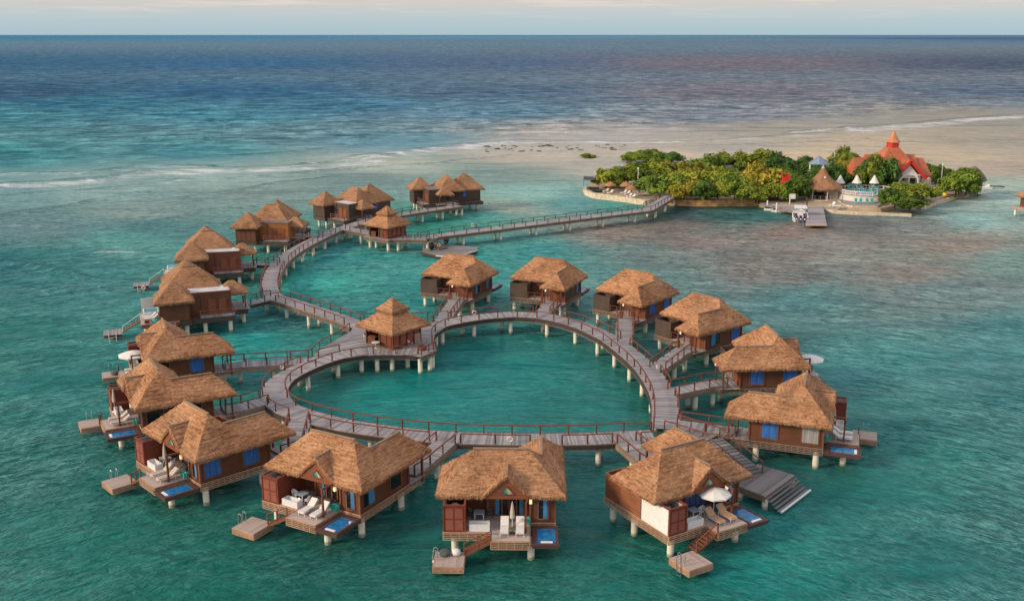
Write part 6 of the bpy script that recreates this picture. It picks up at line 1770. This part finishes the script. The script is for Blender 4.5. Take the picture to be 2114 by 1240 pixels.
# apparent sea colour at surveyed places: water, seabed and reflected sky painted together
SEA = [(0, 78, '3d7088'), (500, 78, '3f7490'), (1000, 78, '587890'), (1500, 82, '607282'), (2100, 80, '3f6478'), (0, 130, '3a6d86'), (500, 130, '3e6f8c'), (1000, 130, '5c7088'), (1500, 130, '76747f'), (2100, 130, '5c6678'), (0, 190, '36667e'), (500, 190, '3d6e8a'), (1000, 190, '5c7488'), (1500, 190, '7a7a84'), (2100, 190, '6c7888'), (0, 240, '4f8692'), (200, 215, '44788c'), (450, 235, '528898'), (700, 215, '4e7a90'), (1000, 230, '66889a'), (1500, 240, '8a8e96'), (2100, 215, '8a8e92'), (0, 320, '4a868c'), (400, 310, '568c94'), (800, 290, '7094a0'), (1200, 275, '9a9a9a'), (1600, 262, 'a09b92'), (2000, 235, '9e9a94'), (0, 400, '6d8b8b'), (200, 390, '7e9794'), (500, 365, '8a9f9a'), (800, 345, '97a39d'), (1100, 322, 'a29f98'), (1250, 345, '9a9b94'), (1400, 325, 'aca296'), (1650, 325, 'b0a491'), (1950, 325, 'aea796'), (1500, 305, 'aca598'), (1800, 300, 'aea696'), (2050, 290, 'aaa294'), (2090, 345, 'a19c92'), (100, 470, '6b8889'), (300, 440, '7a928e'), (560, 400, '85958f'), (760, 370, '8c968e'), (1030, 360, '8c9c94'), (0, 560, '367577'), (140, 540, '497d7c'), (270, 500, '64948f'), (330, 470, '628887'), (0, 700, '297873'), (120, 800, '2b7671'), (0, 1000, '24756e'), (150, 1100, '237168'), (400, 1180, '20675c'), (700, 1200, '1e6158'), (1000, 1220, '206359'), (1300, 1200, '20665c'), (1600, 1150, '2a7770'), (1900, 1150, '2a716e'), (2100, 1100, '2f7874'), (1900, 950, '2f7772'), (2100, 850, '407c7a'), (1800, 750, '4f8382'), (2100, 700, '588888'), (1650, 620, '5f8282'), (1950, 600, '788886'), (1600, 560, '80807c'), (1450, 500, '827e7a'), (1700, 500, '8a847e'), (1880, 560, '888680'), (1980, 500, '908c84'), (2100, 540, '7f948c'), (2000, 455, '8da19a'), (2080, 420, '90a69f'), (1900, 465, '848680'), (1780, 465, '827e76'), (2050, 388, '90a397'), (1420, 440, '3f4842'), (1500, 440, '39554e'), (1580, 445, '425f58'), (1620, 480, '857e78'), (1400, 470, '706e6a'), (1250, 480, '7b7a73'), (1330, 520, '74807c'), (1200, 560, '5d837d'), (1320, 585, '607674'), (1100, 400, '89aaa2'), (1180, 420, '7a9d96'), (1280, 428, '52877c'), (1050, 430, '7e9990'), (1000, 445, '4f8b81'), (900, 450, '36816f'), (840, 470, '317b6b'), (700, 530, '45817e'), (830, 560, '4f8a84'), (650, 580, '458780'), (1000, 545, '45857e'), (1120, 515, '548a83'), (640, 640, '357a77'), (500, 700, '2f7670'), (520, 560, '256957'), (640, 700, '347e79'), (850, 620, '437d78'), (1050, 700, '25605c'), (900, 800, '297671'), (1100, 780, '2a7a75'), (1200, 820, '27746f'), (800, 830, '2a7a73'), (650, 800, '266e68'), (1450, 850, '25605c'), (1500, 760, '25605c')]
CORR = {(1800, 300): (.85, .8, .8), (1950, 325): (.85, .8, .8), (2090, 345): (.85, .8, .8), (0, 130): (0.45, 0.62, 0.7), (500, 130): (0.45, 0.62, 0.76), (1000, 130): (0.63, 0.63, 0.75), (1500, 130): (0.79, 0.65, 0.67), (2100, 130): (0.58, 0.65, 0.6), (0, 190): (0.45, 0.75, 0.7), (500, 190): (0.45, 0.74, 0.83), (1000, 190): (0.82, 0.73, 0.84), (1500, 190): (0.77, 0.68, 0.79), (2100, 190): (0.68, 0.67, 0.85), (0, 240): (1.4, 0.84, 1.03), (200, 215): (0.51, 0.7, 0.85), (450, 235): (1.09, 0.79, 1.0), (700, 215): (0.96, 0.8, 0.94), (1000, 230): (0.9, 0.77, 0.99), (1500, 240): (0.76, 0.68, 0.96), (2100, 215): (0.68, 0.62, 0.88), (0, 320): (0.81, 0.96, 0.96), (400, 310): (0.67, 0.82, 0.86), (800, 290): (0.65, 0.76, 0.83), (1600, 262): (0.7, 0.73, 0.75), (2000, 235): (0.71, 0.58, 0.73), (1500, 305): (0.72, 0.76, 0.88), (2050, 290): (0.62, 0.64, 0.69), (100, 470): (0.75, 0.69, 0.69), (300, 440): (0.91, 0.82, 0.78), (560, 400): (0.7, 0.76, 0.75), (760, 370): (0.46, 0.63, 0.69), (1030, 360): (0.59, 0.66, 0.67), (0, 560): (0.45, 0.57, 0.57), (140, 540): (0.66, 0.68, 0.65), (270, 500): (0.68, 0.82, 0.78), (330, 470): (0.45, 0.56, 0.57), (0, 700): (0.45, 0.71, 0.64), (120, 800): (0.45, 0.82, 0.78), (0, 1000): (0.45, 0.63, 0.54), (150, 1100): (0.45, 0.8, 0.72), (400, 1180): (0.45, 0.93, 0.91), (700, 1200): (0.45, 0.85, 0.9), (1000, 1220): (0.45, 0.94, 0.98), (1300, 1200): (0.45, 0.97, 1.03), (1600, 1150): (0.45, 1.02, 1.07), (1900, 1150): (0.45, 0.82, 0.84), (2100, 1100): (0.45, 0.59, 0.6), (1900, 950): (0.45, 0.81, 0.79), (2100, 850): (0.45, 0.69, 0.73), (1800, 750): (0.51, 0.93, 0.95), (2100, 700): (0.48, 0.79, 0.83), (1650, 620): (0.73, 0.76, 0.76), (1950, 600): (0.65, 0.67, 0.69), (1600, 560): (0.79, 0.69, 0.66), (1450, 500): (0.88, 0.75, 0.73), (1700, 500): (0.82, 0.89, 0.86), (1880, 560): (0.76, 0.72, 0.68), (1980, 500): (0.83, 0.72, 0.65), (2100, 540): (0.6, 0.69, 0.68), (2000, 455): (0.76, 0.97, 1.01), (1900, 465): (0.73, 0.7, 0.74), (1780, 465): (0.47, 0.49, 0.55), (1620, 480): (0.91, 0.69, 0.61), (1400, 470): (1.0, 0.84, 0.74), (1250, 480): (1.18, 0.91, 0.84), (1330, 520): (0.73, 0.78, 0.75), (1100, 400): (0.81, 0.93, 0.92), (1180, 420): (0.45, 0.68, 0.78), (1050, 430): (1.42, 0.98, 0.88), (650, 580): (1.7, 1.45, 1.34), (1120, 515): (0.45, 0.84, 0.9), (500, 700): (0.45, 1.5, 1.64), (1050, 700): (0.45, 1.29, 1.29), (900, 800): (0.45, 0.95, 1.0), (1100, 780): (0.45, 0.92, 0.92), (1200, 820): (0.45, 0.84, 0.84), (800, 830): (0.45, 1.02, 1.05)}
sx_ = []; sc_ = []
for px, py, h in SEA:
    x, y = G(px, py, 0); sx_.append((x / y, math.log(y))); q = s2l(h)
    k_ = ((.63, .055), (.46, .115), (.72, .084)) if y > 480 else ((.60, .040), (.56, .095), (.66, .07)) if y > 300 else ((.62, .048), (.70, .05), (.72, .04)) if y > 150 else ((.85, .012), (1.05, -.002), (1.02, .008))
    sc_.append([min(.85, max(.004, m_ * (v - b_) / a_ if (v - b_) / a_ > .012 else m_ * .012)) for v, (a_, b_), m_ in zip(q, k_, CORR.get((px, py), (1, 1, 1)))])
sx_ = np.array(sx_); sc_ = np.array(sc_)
# rows grow with distance so that the sheet can reach the horizon
ys = [20.0]
while ys[-1] < 620: ys.append(ys[-1] + max(.5, ys[-1] * .0046))
while ys[-1] < 60000: ys.append(ys[-1] * 1.03)
ys = np.array([-400., -100., -30., 0.] + ys); NU = 400
us = np.linspace(-1, 1, NU)
Y, U = np.meshgrid(ys, us, indexing='ij'); X = U * (np.abs(Y) * .75 + 60)
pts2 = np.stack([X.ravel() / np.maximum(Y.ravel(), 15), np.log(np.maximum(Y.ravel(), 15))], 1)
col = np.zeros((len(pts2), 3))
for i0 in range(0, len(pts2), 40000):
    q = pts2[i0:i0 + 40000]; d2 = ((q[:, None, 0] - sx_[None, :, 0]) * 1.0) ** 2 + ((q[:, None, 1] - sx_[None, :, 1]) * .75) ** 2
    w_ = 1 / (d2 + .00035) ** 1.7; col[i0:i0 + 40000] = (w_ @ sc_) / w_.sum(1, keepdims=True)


def polydist(line):
    P_ = [G(*p, 0) for p in line]; best = np.full(X.shape, 1e9); side = np.zeros(X.shape)
    for a, c in zip(P_, P_[1:]):
        dx, dy = c[0] - a[0], c[1] - a[1]; L2 = dx * dx + dy * dy
        t = np.clip(((X - a[0]) * dx + (Y - a[1]) * dy) / L2, 0, 1); ex = X - a[0] - t * dx; ey = Y - a[1] - t * dy
        d = np.hypot(ex, ey); m_ = d < best; best = np.where(m_, d, best); side = np.where(m_, np.sign(ey), side)
    return best * side     # positive beyond the line


front_shade = np.zeros(X.shape); foam = np.zeros(X.shape); Zs = np.zeros(X.shape)
BR = [([(-150, 395), (0, 387), (120, 380), (200, 375), (325, 356), (500, 353), (650, 347), (780, 335)], 5.5, .95, .9), ([(640, 344), (700, 336), (800, 324), (860, 318)], 4.0, .9, .6), ([(760, 325), (830, 318), (900, 308), (1000, 299), (1100, 295)], 7, 1.0, .7),
      ([(1060, 296), (1200, 294), (1330, 296), (1400, 293)], 4, .95, .4), ([(1480, 291), (1560, 286), (1640, 280), (1700, 276)], 4, .75, .4), ([(1640, 274), (1700, 270), (1760, 267)], 3.2, 1.0, .7), ([(1760, 270), (1800, 266), (1900, 258), (2000, 248), (2114, 240), (2250, 232)], 9, 1.0, .6),
      ([(-150, 372), (0, 360), (150, 362), (300, 345), (420, 346)], 4, .8, .6), ([(-100, 412), (100, 399), (250, 389), (380, 372)], 2.2, .75, .4), ([(480, 366), (640, 356), (760, 344)], 2.0, .75, .4), ([(200, 522), (240, 519), (275, 521)], 1.3, 1.0, .2), ([(-60, 452), (0, 446), (80, 436), (150, 425), (230, 408), (300, 398)], 1.2, .5, .6),
      ([(0, 540), (60, 548), (120, 560), (175, 577)], .9, .6, .5), ([(350, 412), (450, 400), (560, 380), (700, 366)], .9, .25, .5), ([(460, 372), (700, 352), (900, 338), (1050, 322)], 1.0, .15, .55), ([(250, 470), (350, 452), (430, 435), (520, 428)], .8, .2, .5),
      ([(1330, 307), (1500, 300), (1640, 296), (1800, 288)], 1.2, .15, .5), ([(300, 330), (450, 322), (600, 315), (760, 300)], 1.5, .18, .5), ([(0, 330), (200, 322), (400, 312)], 1.5, .12, .5), ([(1090, 520), (1200, 524), (1330, 516)], .7, .0, .25), ([(100, 600), (160, 590), (260, 560)], .7, .15, .2),
      ([(0, 500), (120, 492), (250, 470)], .8, .25, .3), ([(0, 520), (100, 512), (180, 505)], .8, .2, .3)]
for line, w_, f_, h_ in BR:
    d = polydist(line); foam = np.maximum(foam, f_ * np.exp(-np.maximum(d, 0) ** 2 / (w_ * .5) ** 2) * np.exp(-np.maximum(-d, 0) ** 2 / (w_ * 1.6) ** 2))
    front_shade = np.maximum(front_shade, np.exp(-((d - w_ * .75) / (w_ * .3 + .55)) ** 2) * (.9 if h_ > .3 else .6))
    Zs += h_ * np.exp(-((d - w_ * .6) / (w_ * .55 + .4)) ** 2)
# reef flat roughness and swell, as real relief
rngk = np.random.RandomState(3)
fade = np.clip((Y - 60) / 60, 0, 1) * np.clip((900 - Y) / 500, 0, 1)
for k in range(14):
    lam = rngk.uniform(5, 16); th = rngk.uniform(-.45, .45) + PI / 2 + .12; ph = rngk.uniform(0, 6.28)
    Zs += fade * .028 * np.sin((X * math.cos(th) + Y * math.sin(th)) * 2 * PI / lam + ph)
deep = np.clip((Y - 300 - (X + 137) * .6) / 60, 0, 1) * np.clip((2500 - Y) / 1500, 0, 1)
for k in range(8):
    lam = rngk.uniform(14, 34); th = PI / 2 + .25 + rngk.uniform(-.25, .25); ph = rngk.uniform(0, 6.28)
    Zs += deep * .11 * np.sin((X * math.cos(th) + Y * math.sin(th)) * 2 * PI / lam + ph)
V_ = np.stack([X.ravel(), Y.ravel(), Zs.ravel()], 1); nr, nc = X.shape
ii = (np.arange(nr - 1)[:, None] * nc + np.arange(nc - 1)[None, :]).ravel()
F_ = np.stack([ii, ii + 1, ii + nc + 1, ii + nc], 1)
me = bpy.data.meshes.new('sea'); me.vertices.add(len(V_)); me.vertices.foreach_set('co', V_.ravel())
me.loops.add(F_.size); me.loops.foreach_set('vertex_index', F_.ravel().astype(np.int32))
me.polygons.add(len(F_)); me.polygons.foreach_set('loop_start', np.arange(0, F_.size, 4, dtype=np.int32)); me.polygons.foreach_set('loop_total', np.full(len(F_), 4, dtype=np.int32))
me.polygons.foreach_set('use_smooth', np.ones(len(F_), dtype=bool)); me.update(); me.validate()
a_ = me.attributes.new('bed_sky_tint', 'FLOAT_COLOR', 'POINT'); a_.data.foreach_set('color', np.concatenate([col, np.ones((len(col), 1))], 1).ravel())
a_ = me.attributes.new('deep', 'FLOAT', 'POINT'); a_.data.foreach_set('value', np.clip((Y - 300 - (X + 137) * .6) / 70, 0, 1).ravel())
a_ = me.attributes.new('front_shade', 'FLOAT', 'POINT'); a_.data.foreach_set('value', front_shade.ravel())
a_ = me.attributes.new('foam', 'FLOAT', 'POINT'); a_.data.foreach_set('value', foam.ravel())


def sea_mat():
    m, t, b = nt('sea_water')
    at = t.nodes.new('ShaderNodeAttribute'); at.attribute_name = 'bed_sky_tint'
    fo = t.nodes.new('ShaderNodeAttribute'); fo.attribute_name = 'foam'
    g_ = t.nodes.new('ShaderNodeNewGeometry'); pos = g_.outputs['Position']
    sep = t.nodes.new('ShaderNodeSeparateXYZ'); t.links.new(pos, sep.inputs[0])
    # wave trains bend round the cluster of bungalows: work in ring coordinates about a point to the south
    yy = math_(t, 'SUBTRACT', sep.outputs[1], 30.0)
    rr = math_(t, 'SQRT', math_(t, 'ADD', math_(t, 'MULTIPLY', sep.outputs[0], sep.outputs[0]), math_(t, 'MULTIPLY', yy, yy)))
    th = math_(t, 'MULTIPLY', math_(t, 'ARCTAN2', sep.outputs[0], yy), 75.0)
    cb = t.nodes.new('ShaderNodeCombineXYZ'); t.links.new(th, cb.inputs[0]); t.links.new(rr, cb.inputs[1])
    pv = cb.outputs[0]
    dp = t.nodes.new('ShaderNodeAttribute'); dp.attribute_name = 'deep'; deep_ = dp.outputs['Fac']
    n1 = noise(t, mapped(t, pv, (.50, 1.55, 1)), 1, 5, .62, .9)           # chop near the bungalows
    ns = noise(t, mapped(t, pv, (.36, 1.15, 1)), 1, 2.2, .5, 1.1)
    ns2 = noise(t, mapped(t, pv, (.8, 2.6, 1), loc=(7, 3, 0)), 1, 2.2, .5, .8)
    n2 = noise(t, mapped(t, pv, (.08, .26, 1)), 1, 4, .55, .5)
    n6 = noise(t, mapped(t, pos, (.05, .07, 1)), 1, 3, .5)
    n7 = noise(t, mapped(t, pos, (.55, .62, 1), (0, 0, .15)), 1, 5, .66, .9)   # darker ripples on the shallows
    far = math_(t, 'DIVIDE', math_(t, 'SUBTRACT', sep.outputs[1], 90.0), 220.0, True)
    n4 = noise(t, mapped(t, pos, (.085, .075, 1), (0, 0, -.2)), 1, 11, .80, .5)     # open sea
    n5 = noise(t, mapped(t, pos, (.006, .016, 1), (0, 0, -.15)), 1, 5, .6, .3)
    n8q = noise(t, mapped(t, pv, (.13, .62, 1), loc=(2, 8, 0)), 1, 4, .6, .7)
    def ridge(n, k, p): return math_(t, 'POWER', math_(t, 'SUBTRACT', 1.0, math_(t, 'ABSOLUTE', math_(t, 'MULTIPLY', math_(t, 'SUBTRACT', n, .5), k)), True), p)
    rid = ridge(ns, 9.0, 1.6); rid2 = ridge(ns2, 8.0, 1.6)
    calm = ramp(t, n6, [(.38, (.12, .12, .12)), (.58, (1, 1, 1))])
    # the water lies calmer inside and just around the ring of bungalows
    cxy = math_(t, 'ADD', math_(t, 'POWER', math_(t, 'ABSOLUTE', math_(t, 'DIVIDE', math_(t, 'SUBTRACT', sep.outputs[0], -1.0), 42.0)), 2.0), math_(t, 'POWER', math_(t, 'ABSOLUTE', math_(t, 'DIVIDE', math_(t, 'SUBTRACT', sep.outputs[1], 96.0), 48.0)), 2.0))
    lee = math_(t, 'ADD', .30, math_(t, 'MULTIPLY', math_(t, 'MULTIPLY', math_(t, 'SUBTRACT', cxy, .35), 1.3, True), .70))
    calm = math_(t, 'MULTIPLY', calm, lee)
    crest = math_(t, 'MULTIPLY', math_(t, 'MAXIMUM', rid, math_(t, 'MULTIPLY', rid2, .7)), math_(t, 'MULTIPLY', calm, ramp(t, n1, [(.36, (0, 0, 0)), (.52, (1, 1, 1))])))
    h = math_(t, 'MULTIPLY', math_(t, 'ADD', math_(t, 'MULTIPLY', n1, .8), math_(t, 'MULTIPLY', crest, .12)), calm)
    h = math_(t, 'ADD', h, math_(t, 'MULTIPLY', n2, 1.4))
    h = math_(t, 'ADD', h, math_(t, 'MULTIPLY', math_(t, 'MULTIPLY', n7, lee), .7)); h = math_(t, 'ADD', h, math_(t, 'MULTIPLY', math_(t, 'MULTIPLY', n8q, lee), .9))
    h = math_(t, 'ADD', h, math_(t, 'MULTIPLY', math_(t, 'MULTIPLY', n4, deep_), 3.0))
    bp = nd(t, 'ShaderNodeBump', i_Strength=1.0, i_Distance=.8); t.links.new(h, bp.inputs['Height'])
    # seagrass and sand patches in the bed
    sg_ = noise(t, mapped(t, pos, (.05, .09, 1), (0, 0, .3)), 1, 6, .65, .6)
    sg2 = noise(t, mapped(t, pos, (.25, .5, 1)), 1, 5, .7, .6)
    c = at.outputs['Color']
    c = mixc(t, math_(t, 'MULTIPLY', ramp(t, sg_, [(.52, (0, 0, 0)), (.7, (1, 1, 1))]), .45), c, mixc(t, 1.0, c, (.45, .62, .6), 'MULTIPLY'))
    c = mixc(t, math_(t, 'MULTIPLY', ramp(t, sg_, [(.3, (1, 1, 1)), (.45, (0, 0, 0))]), .35), c, mixc(t, 1.0, c, (1.25, 1.35, 1.3), 'MULTIPLY'))
    c = mixc(t, .3, c, mixc(t, 1.0, c, ramp(t, sg2, [(.35, (.5, .6, .62)), (.7, (1.35, 1.3, 1.3))]), 'MULTIPLY'))
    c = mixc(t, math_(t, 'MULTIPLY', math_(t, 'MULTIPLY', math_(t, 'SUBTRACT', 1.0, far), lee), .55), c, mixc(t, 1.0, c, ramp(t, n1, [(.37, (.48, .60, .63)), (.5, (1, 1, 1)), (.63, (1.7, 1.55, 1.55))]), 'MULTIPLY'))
    n8 = noise(t, mapped(t, pv, (.13, .62, 1), loc=(2, 8, 0)), 1, 4, .6, .7)
    c = mixc(t, math_(t, 'MULTIPLY', calm, .44), c, mixc(t, 1.0, c, ramp(t, n8, [(.38, (.58, .68, .70)), (.5, (1, 1, 1)), (.62, (1.5, 1.38, 1.38))]), 'MULTIPLY'))
    c = mixc(t, math_(t, 'MULTIPLY', crest, .8), c, mixc(t, .45, (.30, .62, .60), mixc(t, 1.0, c, (2.2, 2.0, 2.0), 'MULTIPLY')))  # bright glints along the crests, put into the base colour
    mid = math_(t, 'MULTIPLY', math_(t, 'DIVIDE', math_(t, 'SUBTRACT', sep.outputs[1], 95.0), 50.0, True), math_(t, 'SUBTRACT', 1.0, math_(t, 'DIVIDE', math_(t, 'SUBTRACT', sep.outputs[1], 215.0), 110.0, True)))
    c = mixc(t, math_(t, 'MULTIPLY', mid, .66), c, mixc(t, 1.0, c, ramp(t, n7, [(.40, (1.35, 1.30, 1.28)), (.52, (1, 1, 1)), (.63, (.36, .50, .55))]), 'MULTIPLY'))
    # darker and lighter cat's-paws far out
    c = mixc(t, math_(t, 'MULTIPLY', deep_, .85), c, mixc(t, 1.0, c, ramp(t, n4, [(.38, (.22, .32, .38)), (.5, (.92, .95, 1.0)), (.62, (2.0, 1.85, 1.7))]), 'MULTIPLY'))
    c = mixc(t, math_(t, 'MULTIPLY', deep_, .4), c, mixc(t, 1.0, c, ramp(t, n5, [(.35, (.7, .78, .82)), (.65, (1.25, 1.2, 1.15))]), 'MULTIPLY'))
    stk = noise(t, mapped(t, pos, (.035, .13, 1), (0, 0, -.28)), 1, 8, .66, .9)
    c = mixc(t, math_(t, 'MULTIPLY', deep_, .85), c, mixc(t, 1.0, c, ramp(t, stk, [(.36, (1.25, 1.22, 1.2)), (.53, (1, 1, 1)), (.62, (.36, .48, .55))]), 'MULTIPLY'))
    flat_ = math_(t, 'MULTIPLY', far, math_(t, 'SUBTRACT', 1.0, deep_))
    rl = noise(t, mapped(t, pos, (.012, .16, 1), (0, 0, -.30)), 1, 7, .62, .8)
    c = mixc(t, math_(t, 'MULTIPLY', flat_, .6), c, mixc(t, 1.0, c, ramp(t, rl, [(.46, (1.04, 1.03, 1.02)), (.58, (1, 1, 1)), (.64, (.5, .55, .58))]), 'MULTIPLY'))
    st_ = t.nodes.new('ShaderNodeAttribute'); st_.attribute_name = 'front_shade'
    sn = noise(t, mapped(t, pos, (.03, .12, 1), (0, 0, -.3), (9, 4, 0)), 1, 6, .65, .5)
    c = mixc(t, math_(t, 'MULTIPLY', st_.outputs['Fac'], ramp(t, sn, [(.40, (0, 0, 0)), (.55, (1, 1, 1))])), c, mixc(t, 1.0, c, (.34, .48, .52), 'MULTIPLY'))  # shade on the wave fronts, darkened into the base colour
    # foam
    fn = noise(t, mapped(t, pos, (.07, .26, 1), (0, 0, -.3)), 1, 8, .72, .8)
    fm = math_(t, 'SUBTRACT', math_(t, 'ADD', fo.outputs['Fac'], math_(t, 'MULTIPLY', fn, 3.2)), 2.32)
    fm = math_(t, 'MULTIPLY', math_(t, 'MULTIPLY', fm, 1.7, True), math_(t, 'GREATER_THAN', fo.outputs['Fac'], .02))
    c = mixc(t, fm, c, (.74, .76, .78))
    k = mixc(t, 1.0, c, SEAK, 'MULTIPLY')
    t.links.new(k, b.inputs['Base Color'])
    b.inputs['Roughness'].default_value = .9; b.inputs['Specular IOR Level'].default_value = 0
    t.links.new(bp.outputs[0], b.inputs['Normal'])
    # surface reflection: averaged over the many tilted facets of a rough sea, so it never becomes mirror-like at the horizon
    gl = nd(t, 'ShaderNodeBsdfGlossy', i_Roughness=.12); gl.inputs['Color'].default_value = (.48, .90, 1, 1)
    t.links.new(bp.outputs[0], gl.inputs['Normal'])
    fr = nd(t, 'ShaderNodeFresnel', i_IOR=1.33); t.links.new(bp.outputs[0], fr.inputs['Normal'])
    ff = math_(t, 'MINIMUM', math_(t, 'MULTIPLY', fr.outputs[0], .75), math_(t, 'SUBTRACT', .42, math_(t, 'MULTIPLY', far, .30)))
    ff = math_(t, 'MULTIPLY', ff, math_(t, 'SUBTRACT', 1.0, fm))
    ms = t.nodes.new('ShaderNodeMixShader'); t.links.new(ff, ms.inputs[0]); t.links.new(b.outputs[0], ms.inputs[1]); t.links.new(gl.outputs[0], ms.inputs[2])
    t.links.new(ms.outputs[0], [n for n in t.nodes if n.type == 'OUTPUT_MATERIAL'][0].inputs[0])
    return m


SEAK = (1, 1, 1)
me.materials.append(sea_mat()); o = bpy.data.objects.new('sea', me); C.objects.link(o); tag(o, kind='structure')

# ------------------------------------------------------------------ light
SUN_EL, SUN_AZ = R(24), R(248)      # azimuth clockwise from +Y
w = bpy.data.worlds.new('World'); sc.world = w; w.use_nodes = True
t = w.node_tree; t.nodes.clear(); out = t.nodes.new('ShaderNodeOutputWorld')
sky = t.nodes.new('ShaderNodeTexSky'); sky.sky_type = 'NISHITA'; sky.sun_disc = False; sky.sun_elevation = SUN_EL; sky.sun_rotation = SUN_AZ; sky.altitude = 40; sky.dust_density = 1.5
bg1 = nd(t, 'ShaderNodeBackground', i_Strength=.09); t.links.new(sky.outputs[0], bg1.inputs[0])
tc = t.nodes.new('ShaderNodeTexCoord'); sep = t.nodes.new('ShaderNodeSeparateXYZ'); t.links.new(tc.outputs['Generated'], sep.inputs[0])
zz = math_(t, 'MAXIMUM', sep.outputs[2], 0.0)
band = ramp(t, zz, [(0.0, (.34, .47, .54)), (.012, (.38, .49, .54)), (.022, (.46, .50, .52)), (.032, (.56, .50, .46)), (.12, (.60, .52, .50)), (.35, (.60, .60, .66)), (.8, (.56, .62, .70))])
cl = noise(t, mapped(t, tc.outputs['Generated'], (9, 9, 150)), 1, 6, .6, .3)
cl2 = noise(t, mapped(t, tc.outputs['Generated'], (1.6, 1.6, 5), loc=(3, 1, 0)), 1, 5, .6, .4)
wisp = ramp(t, cl, [(.50, (0, 0, 0)), (.64, (1, 1, 1))])
hi = math_(t, 'MULTIPLY', math_(t, 'SUBTRACT', zz, .012), 40.0, True)
band = mixc(t, math_(t, 'MULTIPLY', math_(t, 'MULTIPLY', wisp, hi), .75), band, (.74, .62, .57))
# a rosy cloud bank to the right
rosy = math_(t, 'MULTIPLY', math_(t, 'ADD', math_(t, 'MULTIPLY', sep.outputs[0], 1.6), .15), math_(t, 'MULTIPLY', math_(t, 'SUBTRACT', zz, .04), 6.0, True), True)
rosy = math_(t, 'MULTIPLY', rosy, ramp(t, cl2, [(.3, (.35, .35, .35)), (.7, (1, 1, 1))]))
band = mixc(t, math_(t, 'MULTIPLY', rosy, .5), band, (.78, .56, .50))
bg2 = nd(t, 'ShaderNodeBackground', i_Strength=.98); t.links.new(band, bg2.inputs[0])
mx = nd(t, 'ShaderNodeMixShader', i_Fac=.8); t.links.new(bg1.outputs[0], mx.inputs[1]); t.links.new(bg2.outputs[0], mx.inputs[2]); t.links.new(mx.outputs[0], out.inputs[0])
sl = bpy.data.lights.new('sun', 'SUN'); sl.energy = 2.45; sl.angle = R(11); sl.color = (1, .78, .56)
so = bpy.data.objects.new('sun', sl); C.objects.link(so)
dvec = Vector((math.sin(SUN_AZ) * math.cos(SUN_EL), math.cos(SUN_AZ) * math.cos(SUN_EL), math.sin(SUN_EL)))
so.rotation_euler = dvec.to_track_quat('Z', 'Y').to_euler(); so.location = (0, 0, 80)
vs_ = sc.view_settings; vs_.view_transform = 'Standard'; vs_.look = 'None'; vs_.gamma = 1; vs_.exposure = .45
sc.cycles.max_bounces = 5; sc.cycles.diffuse_bounces = 2; sc.cycles.glossy_bounces = 3; sc.cycles.use_denoising = True
